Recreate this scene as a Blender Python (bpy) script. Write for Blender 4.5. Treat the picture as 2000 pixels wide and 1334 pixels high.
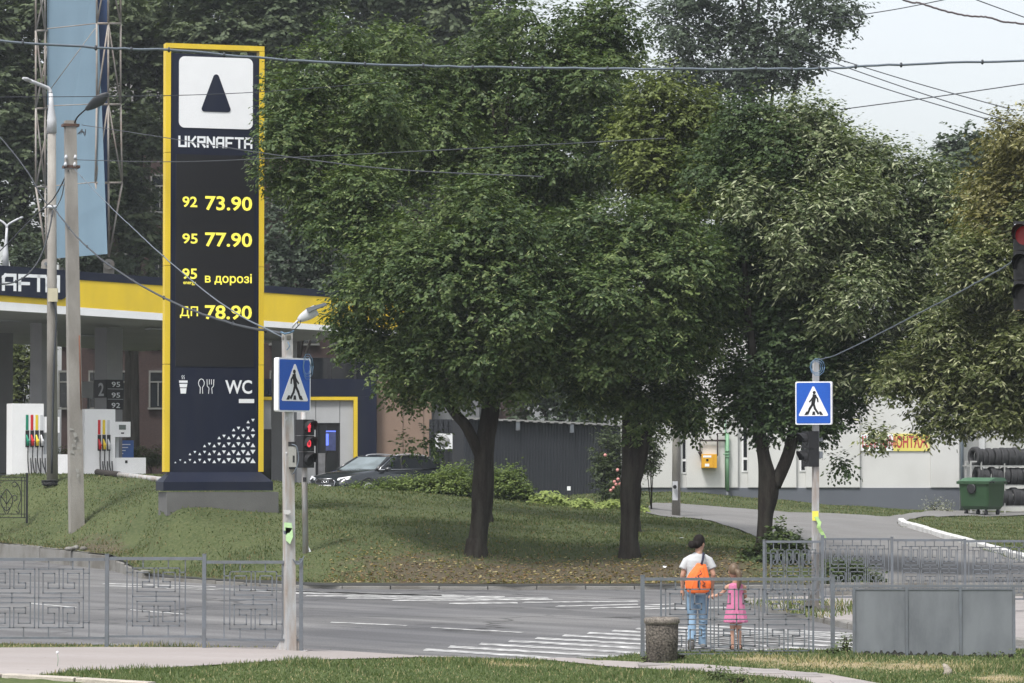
import bpy, bmesh, math, random
import numpy as np
from mathutils import Vector, Matrix
for o in list(bpy.data.objects): bpy.data.objects.remove(o)
sc = bpy.context.scene
COL = sc.collection
R = math.radians
rng = random.Random(7)

# ------------------------------------------------------------------ camera
FOC = 6667.0; CAMZ = 2.8; TH = math.atan(225.0/FOC)
cam = bpy.data.objects.new('camera', bpy.data.cameras.new('camera')); COL.objects.link(cam)
cam.location = (0, 0, CAMZ); cam.rotation_euler = (math.pi/2 + TH, 0, 0)
cam.data.sensor_width = 36; cam.data.lens = FOC/2000*36
cam.data.clip_start = 0.5; cam.data.clip_end = 3000
sc.camera = cam
# ------------------------------------------------------------------ world, sun, exposure
SUN_EL, SUN_AZ = 61, 212          # elevation; compass bearing the light comes from (0 = +Y, clockwise)
world = bpy.data.worlds.new('World'); sc.world = world; world.use_nodes = True
wn = world.node_tree.nodes; wl = world.node_tree.links
bg = wn['Background']
sky = wn.new('ShaderNodeTexSky'); sky.sky_type = 'NISHITA'; sky.sun_disc = False
sky.sun_elevation = R(SUN_EL); sky.sun_rotation = R(SUN_AZ)
sky.air_density = 1.0; sky.dust_density = 3.0; sky.ozone_density = 1.0
hs = wn.new('ShaderNodeHueSaturation'); hs.inputs['Saturation'].default_value = 0.30
wl.new(sky.outputs[0], hs.inputs['Color']); wl.new(hs.outputs[0], bg.inputs[0])
bg.inputs[1].default_value = 0.138
sl = bpy.data.lights.new('sun', 'SUN'); sl.energy = 2.0; sl.angle = R(12); sl.color = (1.0, 0.975, 0.93)
so = bpy.data.objects.new('sun', sl); COL.objects.link(so)
sd = Vector((math.sin(R(SUN_AZ))*math.cos(R(SUN_EL)), math.cos(R(SUN_AZ))*math.cos(R(SUN_EL)), math.sin(R(SUN_EL))))
so.rotation_euler = sd.to_track_quat('Z', 'Y').to_euler(); so.location = (0, 0, 60)
sc.view_settings.view_transform = 'Standard'; sc.view_settings.look = 'None'
sc.view_settings.exposure = 0.8; sc.view_settings.gamma = 1.0; sc.view_settings.use_curve_mapping = False
sc.render.engine = 'CYCLES'
sc.cycles.use_denoising = True
sc.cycles.max_bounces = 6; sc.cycles.transparent_max_bounces = 8

# ------------------------------------------------------------------ geometry helpers
CT, ST = math.cos(TH), math.sin(TH)
def ray(px, py):
    u = (px-1000)/FOC; v = (667-py)/FOC
    return Vector((u, CT - v*ST, ST + v*CT))
def P(px, py, Y):
    d = ray(px, py); t = Y/d.y
    return Vector((d.x*t, Y, CAMZ + d.z*t))
def PX(px, Y): return (px-1000)/FOC*Y
def S(Y): return FOC/Y           # photo pixels per metre

class Frame:
    def __init__(s, o, yaw=0.0):
        s.o = Vector(o); a = R(yaw)
        s.ex = Vector((math.cos(a), math.sin(a), 0)); s.ey = Vector((-math.sin(a), math.cos(a), 0)); s.ez = Vector((0, 0, 1))
    def p(s, u, d, v): return s.o + s.ex*u + s.ey*d + s.ez*v
F0 = Frame((0, 0, 0))

def catmull(pts, n=4):
    pts = [tuple(p) for p in pts]
    if len(pts) < 3 or n < 2: return pts
    out = []
    for i in range(len(pts)-1):
        p0 = pts[max(i-1, 0)]; p1 = pts[i]; p2 = pts[i+1]; p3 = pts[min(i+2, len(pts)-1)]
        for k in range(n):
            t = k/n
            out.append(tuple(0.5*(2*b + (-a+c)*t + (2*a-5*b+4*c-d)*t*t + (-a+3*b-3*c+d)*t**3) for a, b, c, d in zip(p0, p1, p2, p3)))
    out.append(pts[-1])
    return out

class MB:
    def __init__(s): s.v = []; s.f = []; s.m = []; s.sm = []
    def face(s, idx, m=0, smooth=False): s.f.append(idx); s.m.append(m); s.sm.append(smooth)
    def add(s, vs): b = len(s.v); s.v.extend(Vector(x) for x in vs); return b
    def hexa(s, c, m=0):
        b = s.add(c)
        for q in ((0,3,2,1),(4,5,6,7),(0,1,5,4),(1,2,6,5),(2,3,7,6),(3,0,4,7)): s.face([b+i for i in q], m)
    def box(s, fr, u0, u1, d0, d1, v0, v1, m=0):
        s.hexa([fr.p(u0,d0,v0), fr.p(u1,d0,v0), fr.p(u1,d1,v0), fr.p(u0,d1,v0), fr.p(u0,d0,v1), fr.p(u1,d0,v1), fr.p(u1,d1,v1), fr.p(u0,d1,v1)], m)
    def poly(s, pts, m=0): b = s.add(pts); s.face(list(range(b, b+len(pts))), m)
    def prism(s, pts, ext, m=0, smooth=False):
        n = len(pts); b = s.add(pts); ext = Vector(ext); t = s.add([Vector(p)+ext for p in pts])
        s.face([b+i for i in range(n)][::-1], m); s.face([t+i for i in range(n)], m)
        for i in range(n): s.face([b+i, b+(i+1)%n, t+(i+1)%n, t+i], m, smooth)
    def tube(s, pts, rad, n=8, m=0, smooth=True, flat=None, res=1, caps=True):
        pts = [Vector(p) for p in pts]
        if not hasattr(rad, '__len__'): rad = [rad]*len(pts)
        if res > 1:
            c = catmull([(*p, r) for p, r in zip(pts, rad)], res)
            pts = [Vector(x[:3]) for x in c]; rad = [max(x[3], 1e-4) for x in c]
        N = len(pts); ref = None; rings = []
        for i in range(N):
            t = (pts[min(i+1, N-1)] - pts[max(i-1, 0)])
            if t.length < 1e-9: t = Vector((0, 0, 1))
            t.normalize()
            if ref is None: ref = Vector((1, 0, 0)) if abs(t.x) < 0.8 else Vector((0, 1, 0))
            a = (ref - t*ref.dot(t)).normalized(); ref = a; bb = t.cross(a)
            k = flat if flat else (1, 1)
            rings.append(s.add([pts[i] + (a*math.cos(2*math.pi*j/n)*k[0] + bb*math.sin(2*math.pi*j/n)*k[1])*rad[i] for j in range(n)]))
        for i in range(N-1):
            for j in range(n):
                s.face([rings[i]+j, rings[i]+(j+1)%n, rings[i+1]+(j+1)%n, rings[i+1]+j], m, smooth)
        if caps:
            s.face([rings[0]+j for j in range(n)][::-1], m); s.face([rings[-1]+j for j in range(n)], m)
    def cyl(s, a, b, r, n=12, m=0, r2=None): s.tube([a, b], [r, r if r2 is None else r2], n, m)
    def bar(s, a, b, w, fr=F0, h=None, m=0):
        """square bar between two points; section axis along frame depth"""
        a = Vector(a); b = Vector(b); t = (b-a).normalized(); d = fr.ey
        if abs(t.dot(d)) > 0.9: d = Vector((0, 0, 1))
        d = (d - t*t.dot(d)).normalized(); q = t.cross(d); h = h or w
        o = [q*w/2 + d*h/2, -q*w/2 + d*h/2, -q*w/2 - d*h/2, q*w/2 - d*h/2]
        s.hexa([a+x for x in o] + [b+x for x in o], m)
    def path(s, fr, pts, w, dep, m=0):
        """polyline of (u,v) in a frame as welded square bars"""
        for (u0, v0), (u1, v1) in zip(pts, pts[1:]):
            a, b = (min(u0,u1)-w/2, max(u0,u1)+w/2), (min(v0,v1)-w/2, max(v0,v1)+w/2)
            s.box(fr, a[0], a[1], dep-w/2, dep+w/2, b[0], b[1], m)
    def ell(s, c, r, n=12, k=8, m=0, rot=None):
        c = Vector(c); rings = []
        for i in range(1, k):
            ph = math.pi*i/k
            q = []
            for j in range(n):
                th = 2*math.pi*j/n
                p = Vector((r[0]*math.sin(ph)*math.cos(th), r[1]*math.sin(ph)*math.sin(th), r[2]*math.cos(ph)))
                q.append(c + (rot @ p if rot else p))
            rings.append(s.add(q))
        up = Vector((0, 0, r[2])); up = rot @ up if rot else up
        t = s.add([c+up]); b = s.add([c-up])
        for j in range(n):
            s.face([t, rings[0]+j, rings[0]+(j+1)%n], m, True); s.face([b, rings[-1]+(j+1)%n, rings[-1]+j], m, True)
        for i in range(k-2):
            for j in range(n): s.face([rings[i]+j, rings[i+1]+j, rings[i+1]+(j+1)%n, rings[i]+(j+1)%n], m, True)
    def lathe(s, c, prof, n=20, m=0, smooth=True):
        c = Vector(c); rings = []
        for r, z in prof: rings.append(s.add([c + Vector((r*math.cos(2*math.pi*j/n), r*math.sin(2*math.pi*j/n), z)) for j in range(n)]))
        for i in range(len(prof)-1):
            for j in range(n): s.face([rings[i]+j, rings[i]+(j+1)%n, rings[i+1]+(j+1)%n, rings[i+1]+j], m, smooth)
        s.face([rings[-1]+j for j in range(n)], m); s.face([rings[0]+j for j in range(n)][::-1], m)
    def mesh(s, name, off=Vector((0,0,0)), mats=()):
        me = bpy.data.meshes.new(name)
        me.from_pydata([tuple(v-off) for v in s.v], [], s.f)
        me.polygons.foreach_set('use_smooth', s.sm)
        for mt in mats: me.materials.append(mt)
        if len(mats) > 1: me.polygons.foreach_set('material_index', s.m)
        me.update()
        return me

ORG = {}
def props(o, label=None, cat=None, group=None, kind=None):
    if label: o['label'] = label
    if cat: o['category'] = cat
    if group: o['group'] = group
    if kind: o['kind'] = kind
    return o
def thing(name, label, cat, loc=(0,0,0), group=None, yaw=0):
    o = bpy.data.objects.new(name, None); COL.objects.link(o); o.location = loc; o.empty_display_size = 0.2
    o.rotation_euler = (0, 0, R(yaw)); ORG[o.name] = Vector(loc)
    return props(o, label, cat, group)
def link(o, parent=None):
    COL.objects.link(o)
    if parent: o.parent = parent
    return o
def mk(name, mb, mats, parent=None, loc=None, local=False, **kw):
    """one mesh object; vertices given in world space unless local"""
    if not isinstance(mats, (list, tuple)): mats = [mats]
    if parent is not None:
        off = Vector((0,0,0)) if local else ORG[parent.name]
        o = bpy.data.objects.new(name, mb.mesh(name, off, mats)); link(o, parent)
        ORG[o.name] = ORG[parent.name]
    else:
        if loc is None:
            xs = [v.x for v in mb.v]; ys = [v.y for v in mb.v]
            loc = Vector(((min(xs)+max(xs))/2, (min(ys)+max(ys))/2, min(v.z for v in mb.v)))
        loc = Vector(loc)
        o = bpy.data.objects.new(name, mb.mesh(name, loc, mats)); link(o); o.location = loc; ORG[o.name] = loc
    return props(o, **kw)
def copy_tree(o, parent=None):
    c = o.copy(); COL.objects.link(c); c.parent = parent
    for ch in list(o.children): copy_tree(ch, c)
    return c
def np_mesh(name, V, F, mats, tint=None):
    me = bpy.data.meshes.new(name); V = np.asarray(V, np.float32); F = np.asarray(F, np.int32)
    me.vertices.add(len(V)); me.vertices.foreach_set('co', V.ravel())
    me.loops.add(F.size); me.loops.foreach_set('vertex_index', F.ravel())
    me.polygons.add(len(F)); me.polygons.foreach_set('loop_start', np.arange(0, F.size, F.shape[1], dtype=np.int32))
    me.update(calc_edges=True)
    if tint is not None:
        at = me.attributes.new('tint', 'FLOAT_COLOR', 'POINT')
        at.data.foreach_set('color', np.concatenate([tint, np.ones((len(tint), 1))], 1).astype(np.float32).ravel())
    for m in mats: me.materials.append(m)
    return me
def text_mb(s, fr, u0, u1, v0, v1, dep, mb, m=0, bold=0.0):
    """lettering fitted to a rectangle of a frame"""
    cu = bpy.data.curves.new('t', 'FONT'); cu.body = s; cu.size = 1; cu.offset = bold; cu.resolution_u = 3
    ob = bpy.data.objects.new('t', cu); COL.objects.link(ob)
    me = bpy.data.meshes.new_from_object(ob.evaluated_get(bpy.context.evaluated_depsgraph_get()))
    xs = [v.co.x for v in me.vertices]; ys = [v.co.y for v in me.vertices]
    x0, x1, y0, y1 = min(xs), max(xs), min(ys), max(ys)
    b = mb.add([fr.p(u0+(v.co.x-x0)/(x1-x0)*(u1-u0), dep, v0+(v.co.y-y0)/(y1-y0)*(v1-v0)) for v in me.vertices])
    for p in me.polygons: mb.face([b+i for i in p.vertices], m)
    bpy.data.objects.remove(ob); bpy.data.curves.remove(cu); bpy.data.meshes.remove(me)

# ------------------------------------------------------------------ materials
def M(name, col, rough=0.6, metal=0.0, var=0.12, scale=3.0, fine=0.08, fscale=60.0, bump=0.0, bscale=40.0, spec=0.4, stretch=None,
      dirt=None, dirt_amt=0.0, dirt_scale=2.0, emit=None, coat=0.0):
    m = bpy.data.materials.new(name); m.use_nodes = True; nt = m.node_tree; N = nt.nodes; L = nt.links
    b = N['Principled BSDF']; b.inputs['Roughness'].default_value = rough; b.inputs['Metallic'].default_value = metal
    b.inputs['Specular IOR Level'].default_value = spec; b.inputs['Coat Weight'].default_value = coat
    if emit:
        b.inputs['Emission Color'].default_value = (*emit[0], 1); b.inputs['Emission Strength'].default_value = emit[1]
    tc = N.new('ShaderNodeTexCoord'); src = tc.outputs['Object']
    if stretch:
        mp = N.new('ShaderNodeMapping'); mp.inputs['Scale'].default_value = stretch; L.new(src, mp.inputs[0]); src = mp.outputs[0]
    def noise(sc_, det=4):
        n = N.new('ShaderNodeTexNoise'); n.inputs['Scale'].default_value = sc_; n.inputs['Detail'].default_value = det; L.new(src, n.inputs['Vector']); return n.outputs['Fac']
    def math_(op, a, bb):
        n = N.new('ShaderNodeMath'); n.operation = op
        for i, x in enumerate((a, bb)):
            if hasattr(x, 'is_linked'): L.new(x, n.inputs[i])
            else: n.inputs[i].default_value = x
        return n.outputs[0]
    v = math_('MULTIPLY', math_('SUBTRACT', noise(scale), 0.5), 4*var)
    v2 = math_('MULTIPLY', math_('SUBTRACT', noise(fscale, 2), 0.5), 4*fine)
    f = math_('ADD', math_('ADD', v, v2), 1.0)
    mul = N.new('ShaderNodeVectorMath'); mul.operation = 'SCALE'; mul.inputs[0].default_value = col[:3]; L.new(f, mul.inputs['Scale'])
    out = mul.outputs[0]
    if dirt:
        rp = N.new('ShaderNodeValToRGB'); rp.color_ramp.elements[0].position = 0.5-dirt_amt*0.3; rp.color_ramp.elements[1].position = 0.72-dirt_amt*0.2
        L.new(noise(dirt_scale, 8), rp.inputs[0])
        mx = N.new('ShaderNodeMixRGB'); L.new(math_('MULTIPLY', rp.outputs[0], min(1, dirt_amt*1.6)), mx.inputs[0]); L.new(out, mx.inputs[1]); mx.inputs[2].default_value = (*dirt, 1)
        out = mx.outputs[0]
    L.new(out, b.inputs['Base Color'])
    if bump:
        bp = N.new('ShaderNodeBump'); bp.inputs['Strength'].default_value = bump; bp.inputs['Distance'].default_value = 0.02
        L.new(noise(bscale, 5), bp.inputs['Height']); L.new(bp.outputs[0], b.inputs['Normal'])
    return m
def leafmat(name, trans=0.3, rough=0.45, gloss=0.35):
    m = bpy.data.materials.new(name); m.use_nodes = True; N = m.node_tree.nodes; L = m.node_tree.links
    b = N['Principled BSDF']; b.inputs['Roughness'].default_value = rough; b.inputs['Specular IOR Level'].default_value = gloss
    a = N.new('ShaderNodeAttribute'); a.attribute_name = 'tint'
    L.new(a.outputs['Color'], b.inputs['Base Color'])
    t = N.new('ShaderNodeBsdfTranslucent'); tm = N.new('ShaderNodeVectorMath'); tm.operation = 'MULTIPLY'; tm.inputs[1].default_value = (1.15, 1.3, 0.5)
    L.new(a.outputs['Color'], tm.inputs[0]); L.new(tm.outputs[0], t.inputs[0])
    mx = N.new('ShaderNodeMixShader'); mx.inputs[0].default_value = trans
    L.new(b.outputs[0], mx.inputs[1]); L.new(t.outputs[0], mx.inputs[2]); L.new(mx.outputs[0], N['Material Output'].inputs[0])
    return m
def groundmat(name, cols, dry=None, scale=0.6):
    """cols: dark, light; attribute tint.r mixes towards the dry colour"""
    m = bpy.data.materials.new(name); m.use_nodes = True; N = m.node_tree.nodes; L = m.node_tree.links
    b = N['Principled BSDF']; b.inputs['Roughness'].default_value = 0.95; b.inputs['Specular IOR Level'].default_value = 0.1
    tc = N.new('ShaderNodeTexCoord')
    def noise(s, d=6, r=0.6):
        n = N.new('ShaderNodeTexNoise'); n.inputs['Scale'].default_value = s; n.inputs['Detail'].default_value = d; n.inputs['Roughness'].default_value = r
        L.new(tc.outputs['Object'], n.inputs['Vector']); return n.outputs['Fac']
    def ramp(x, a, c):
        r = N.new('ShaderNodeValToRGB'); r.color_ramp.elements[0].position = a; r.color_ramp.elements[1].position = c; L.new(x, r.inputs[0]); return r.outputs[0]
    def mix(f, a, c):
        x = N.new('ShaderNodeMixRGB')
        for i, q in enumerate((f, a, c)):
            if hasattr(q, 'is_linked'): L.new(q, x.inputs[i])
            elif isinstance(q, tuple): x.inputs[i].default_value = (*q, 1)
            else: x.inputs[i].default_value = q
        return x.outputs[0]
    c = mix(ramp(noise(scale), 0.35, 0.65), cols[0], cols[1])
    c = mix(ramp(noise(14, 4), 0.45, 0.75), c, cols[2])
    if dry:
        at = N.new('ShaderNodeAttribute'); at.attribute_name = 'tint'
        sp = N.new('ShaderNodeSeparateColor'); L.new(at.outputs['Color'], sp.inputs[0])
        n2 = N.new('ShaderNodeMath'); n2.operation = 'MULTIPLY_ADD'; L.new(noise(2.2, 8, 0.7), n2.inputs[0]); n2.inputs[1].default_value = 1.6; n2.inputs[2].default_value = -0.8
        n3 = N.new('ShaderNodeMath'); n3.operation = 'ADD'; n3.use_clamp = True; L.new(n2.outputs[0], n3.inputs[0]); L.new(sp.outputs[0], n3.inputs[1])
        c = mix(ramp(n3.outputs[0], 0.3, 0.7), c, mix(ramp(noise(25, 3), 0.4, 0.7), dry[0], dry[1]))
    L.new(c, b.inputs['Base Color'])
    bp = N.new('ShaderNodeBump'); bp.inputs['Strength'].default_value = 0.5; bp.inputs['Distance'].default_value = 0.05
    L.new(noise(18, 6, 0.7), bp.inputs['Height']); L.new(bp.outputs[0], b.inputs['Normal'])
    return m
navy = M('navy_paint', (0.007, 0.011, 0.028), 0.42, var=0.10, scale=1.2, spec=0.3, dirt=(0.016,0.019,0.033), dirt_amt=0.4, dirt_scale=1.6, stretch=(1.5,1.5,.4))
yellow = M('yellow_panel', (0.74, 0.53, 0.03), 0.5, var=0.05, scale=1, fine=0.03, dirt=(0.58,0.42,0.04), dirt_amt=0.3, dirt_scale=1.2, stretch=(1.5,1.5,.4))
white = M('white_panel', (0.78, 0.79, 0.80), 0.5, var=0.03, fine=0.02)
offwhite = M('grey_white_panel', (0.44, 0.45, 0.46), 0.5, var=0.04)
screenblk = M('display_black', (0.015, 0.015, 0.017), 0.35, var=0.05, spec=0.35)
led = M('yellow_numerals', (0.75, 0.68, 0.08), 0.6, var=0.0, fine=0.0, emit=((1.0, 0.86, 0.10), 0.30))
letterw = M('white_lettering', (0.8, 0.82, 0.84), 0.5, var=0.0, fine=0.0)
concrete = M('concrete', (0.30, 0.285, 0.26), 0.9, var=0.14, scale=1.5, fine=0.12, fscale=90, bump=0.3, dirt=(0.14,0.125,0.11), dirt_amt=0.35, stretch=(1,1,0.35))
concdark = M('plinth_concrete', (0.125, 0.125, 0.122), 0.9, var=0.15, scale=1.5, bump=0.3)
kerbm = M('kerb_concrete', (0.27, 0.265, 0.25), 0.9, var=0.25, scale=1.2, fine=0.15, bump=0.5, dirt=(0.10,0.09,0.075), dirt_amt=0.5, dirt_scale=1.2)
galv = M('grey_paint_steel', (0.135, 0.15, 0.17), 0.55, var=0.12, scale=2, fine=0.08, dirt=(0.10,0.095,0.09), dirt_amt=0.25, dirt_scale=5)
lightsteel = M('pale_painted_pole', (0.42, 0.43, 0.44), 0.6, var=0.10, scale=3, dirt=(0.28,0.20,0.14), dirt_amt=0.4, dirt_scale=4, stretch=(3,3,0.6))
zinc = M('zinc_lamp', (0.50, 0.51, 0.53), 0.45, metal=0.0, var=0.06)
blackm = M('black_plastic', (0.018, 0.018, 0.02), 0.5, var=0.1)
darkiron = M('black_iron', (0.012, 0.013, 0.015), 0.5)
rubber = M('tyre_rubber', (0.034, 0.034, 0.036), 0.8, var=0.15, bump=0.2)
wire_m = M('cable_sheath', (0.045, 0.05, 0.058), 0.6)
wirel = M('grey_cable', (0.13, 0.155, 0.185), 0.55)
bark = M('tree_bark', (0.034, 0.029, 0.025), 0.95, var=0.35, scale=3, fine=0.35, fscale=16, bump=1.0, bscale=9, spec=0.1, stretch=(4,4,0.7), dirt=(0.065,0.062,0.052), dirt_amt=0.35, dirt_scale=1.6)
glassd = M('dark_glass', (0.012, 0.014, 0.017), 0.06, var=0.0, fine=0.0, spec=0.6)
# ------------------------------------------------------------------ terrain
KX = np.array([-250,-70,-30,-14.2,-9.96,-8.48,-6.7,-4.13,0,3.25,5.26,7.8,12,30,250.])
KY = np.array([330,200,130,95,84.5,78.4,75.3,72.4,72,72.2,73,73,73,73,73.])
def kerbY(X): return np.interp(X, KX, KY)
def zat(py, Y): return CAMZ - (py-892)*Y/FOC
ctrl = []
for px, py, Y in [(930,1088,76),(1230,1088,76),(1495,1083,76),(420,1001,81.3),(322,998,81.0),(535,1006,81.6),(420,985,84),(322,985,84),(150,1022,93),(30,1013,97),
    (100,932,101),(0,932,104),(250,937,98),(420,942,93),(560,951,95),(600,954,97),(650,957,98),(700,959,98.5),(760,962,98.5),(850,967,96),(1000,985,97),(1100,987,97.5),(1200,993,98),
    (1280,1000,98),(1320,1008,97),(1400,1020,93),(1470,1045,88),(1560,1075,82),(1650,1110,77),(1300,985,106),(1480,998,107),(1660,1006,108),
    (1760,1015,107),(1900,1008,112),(2000,1010,112),(1300,962,113),(1600,985,115),(1870,1000,116),(1760,1030,100),(1880,1062,92),(2000,1098,84),
    (2100,1120,79),(620,977,108),(850,977,113),(200,931,107),(60,931,107),(700,1060,76.5),(600,1040,79),(780,1010,84),(1080,1030,84),(1300,1050,82)]:
    ctrl.append((PX(px, Y), Y, zat(py, Y)))
for i in range(3, 11): ctrl.append((KX[i], KY[i], 0.40 if i == 3 else 0.33 if i == 4 else 0.13))
for X in (7.8, 12, 20): ctrl.append((X, 73.5, 0.03))
ctrl += [(-20,125,2.15),(-9,125,1.9),(-4,125,1.45),(2,125,1.4),(-24,112,2.1),(-30,150,2.0),(0,150,1.4),(30,150,0.9),(40,100,0.3),(30,84,0.15)]
for X in (-60,-30,0,30,60): ctrl += [(X,190,1.5)]
C_ = np.array(ctrl)
def tps_k(d2): return 0.5*d2*np.log(np.maximum(d2, 1e-9))
def tps_fit(C):
    n = len(C); A = np.zeros((n+3, n+3)); d2 = ((C[:,None,:2]-C[None,:,:2])**2).sum(-1)
    A[:n,:n] = tps_k(d2) + np.eye(n)*0.15; A[:n,n] = 1; A[:n,n+1:] = C[:,:2]; A[n:,:n] = A[:n,n:].T
    return np.linalg.solve(A, np.concatenate([C[:,2], [0,0,0]]))
W_ = tps_fit(C_)
def H(X, Y):
    X = np.atleast_1d(np.asarray(X, float)); Y = np.atleast_1d(np.asarray(Y, float)); sh = np.broadcast(X, Y).shape
    x = np.broadcast_to(X, sh).ravel(); y = np.broadcast_to(Y, sh).ravel()
    d2 = (x[:,None]-C_[None,:,0])**2 + (y[:,None]-C_[None,:,1])**2
    z = tps_k(d2) @ W_[:-3] + W_[-3] + W_[-2]*x + W_[-1]*y
    far = np.clip((y-150)/40, 0, 1) + np.clip((np.abs(x)-45)/25, 0, 1)
    far = np.clip(far, 0, 1)
    z = z*(1-far) + 1.5*far
    sl = (kerbY(x+.05)-kerbY(x-.05))/.1; dk = np.maximum(y-kerbY(x), 0)/np.sqrt(1+sl*sl)
    s = np.clip(dk/2.2, 0, 1); s = s*s*(3-2*s)
    zk = np.interp(x, [-14.2,-9.5,-8.5,5,7.8], [.41,.38,.14,.12,.02])
    z = z + .03*np.sin(x*1.7+y*.9)*np.sin(y*1.3-x*.6) + .014*np.sin(x*4.1-y*2.3)*np.sin(y*3.1+x*1.9)
    return np.clip(zk*(1-s) + z*s, 0.012, 2.24).reshape(sh)
def h(X, Y): return float(H(X, Y)[0])
NX = np.array([-40,-8,-5.3,-3,-1.35,0,1.15,1.75,2.4,8,40.]); NZ = np.array([.34,.34,.30,.25,.12,.045,.04,.11,.16,.17,.17])
def zN(X): return np.interp(X, NX, NZ)
def nearY(X): return np.interp(X, [-40,-8,-3,-1.35,0,1.2,2.5,8,40], [45.0,45.4,45.6,46.0,46.6,46.8,46.6,46.6,46.6])
def HH(X, Y):
    if Y < nearY(X): return float(zN(X))
    if Y < kerbY(X): return 0.0
    return h(X, Y)
def G(px, py, lo=30.0, hi=150.0):
    """the ground point seen at a photo pixel"""
    d = ray(px, py); Y = lo
    while Y < hi:
        if CAMZ + d.z*Y/d.y <= HH(d.x*Y/d.y, Y):
            a, b = Y-0.25, Y
            for _ in range(18):
                c = (a+b)/2
                if CAMZ + d.z*c/d.y <= HH(d.x*c/d.y, c): b = c
                else: a = c
            return Vector((d.x*b/d.y, b, HH(d.x*b/d.y, b)))
        Y += 0.25
    return Vector((d.x*hi/d.y, hi, HH(d.x*hi/d.y, hi)))
def GZ(px, py, z):
    d = ray(px, py); t = (z-CAMZ)/d.z
    return Vector((d.x*t, d.y*t, z))

def roadmat():
    m = bpy.data.materials.new('asphalt'); m.use_nodes = True; N = m.node_tree.nodes; L = m.node_tree.links
    p = N['Principled BSDF']; p.inputs['Roughness'].default_value = .9; p.inputs['Specular IOR Level'].default_value = .2
    tc = N.new('ShaderNodeTexCoord')
    def mapped(rot, s):
        q = N.new('ShaderNodeMapping'); q.vector_type = 'TEXTURE'; q.inputs['Rotation'].default_value = (0, 0, R(rot)); q.inputs['Scale'].default_value = s; L.new(tc.outputs['Object'], q.inputs[0]); return q.outputs[0]
    def noise(v, s, d=5, r=.6):
        q = N.new('ShaderNodeTexNoise'); q.inputs['Scale'].default_value = s; q.inputs['Detail'].default_value = d; q.inputs['Roughness'].default_value = r; L.new(v, q.inputs['Vector']); return q.outputs['Fac']
    def ramp(x, lo, hi, c0, c1):
        q = N.new('ShaderNodeValToRGB'); e = q.color_ramp.elements; e[0].position = lo; e[1].position = hi; e[0].color = (*c0, 1); e[1].color = (*c1, 1); L.new(x, q.inputs[0]); return q.outputs[0]
    def mix(f, x, y, t='MIX'):
        q = N.new('ShaderNodeMixRGB'); q.blend_type = t
        if hasattr(f, 'is_linked'): L.new(f, q.inputs[0])
        else: q.inputs[0].default_value = f
        L.new(x, q.inputs[1]); L.new(y, q.inputs[2]); return q.outputs[0]
    o = tc.outputs['Object']
    base = ramp(noise(o, .16, 7), .36, .64, (.112,.112,.118), (.172,.170,.170))
    tracks = ramp(noise(mapped(-50, (14, .9, 1)), 1.0, 4), .40, .62, (.78,.78,.78), (1.16,1.16,1.15))
    c = mix(1.0, base, tracks, 'MULTIPLY')
    c = mix(1.0, c, ramp(noise(o, 30, 3), .3, .7, (.72,.72,.72), (1.28,1.28,1.28)), 'MULTIPLY')
    wob = N.new('ShaderNodeVectorMath'); wob.operation = 'MULTIPLY_ADD'; nn = N.new('ShaderNodeTexNoise'); nn.inputs['Scale'].default_value = .9; nn.inputs['Detail'].default_value = 6; L.new(o, nn.inputs['Vector'])
    L.new(nn.outputs['Color'], wob.inputs[0]); wob.inputs[1].default_value = (2.4, 2.4, 0); L.new(o, wob.inputs[2])
    vo = N.new('ShaderNodeTexVoronoi'); vo.feature = 'DISTANCE_TO_EDGE'; vo.inputs['Scale'].default_value = .22; L.new(wob.outputs[0], vo.inputs['Vector'])
    crack = ramp(vo.outputs['Distance'], .006, .022, (.42,.42,.42), (1,1,1))
    c = mix(ramp(noise(o, .11, 3), .47, .56, (0,0,0), (1,1,1)), c, mix(1.0, c, crack, 'MULTIPLY'))
    stain = ramp(noise(o, .55, 6, .7), .60, .70, (1,1,1), (.74,.74,.75)); c = mix(1.0, c, stain, 'MULTIPLY')
    L.new(c, p.inputs['Base Color'])
    bp = N.new('ShaderNodeBump'); bp.inputs['Strength'].default_value = .35; bp.inputs['Distance'].default_value = .02; L.new(noise(o, 60, 4), bp.inputs['Height']); L.new(bp.outputs[0], p.inputs['Normal'])
    return m
asphalt = roadmat()
asphalt2 = M('old_asphalt', (0.185, 0.182, 0.178), 0.9, var=0.12, scale=0.4, fine=0.14, fscale=40, bump=0.3, spec=0.2, dirt=(0.15,0.145,0.14), dirt_amt=0.4, dirt_scale=0.8)
paint = M('road_paint', (0.62, 0.62, 0.61), 0.8, var=0.10, scale=2, fine=0.16, fscale=14, dirt=(0.20,0.20,0.20), dirt_amt=0.62, dirt_scale=4.5)
pavem = M('pink_pavement', (0.315, 0.285, 0.274), 0.9, var=0.10, scale=0.8, fine=0.10, fscale=30, bump=0.25, dirt=(0.27,0.24,0.225), dirt_amt=0.4, dirt_scale=0.9, stretch=(0.3,1,1))
slabm = M('pavement_slab', (0.28, 0.258, 0.25), 0.9, var=0.14, scale=1.1, fine=0.10, fscale=40, bump=0.25)
grassg = groundmat('meadow_ground', ((0.048,0.066,0.028),(0.078,0.096,0.041),(0.128,0.134,0.067)), dry=((0.070,0.060,0.042),(0.135,0.108,0.072)), scale=0.5)
verge_g = groundmat('verge_ground', ((0.065,0.094,0.034),(0.092,0.120,0.046),(0.13,0.14,0.065)), dry=((0.26,0.215,0.13),(0.36,0.30,0.19)), scale=0.9)

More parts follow.
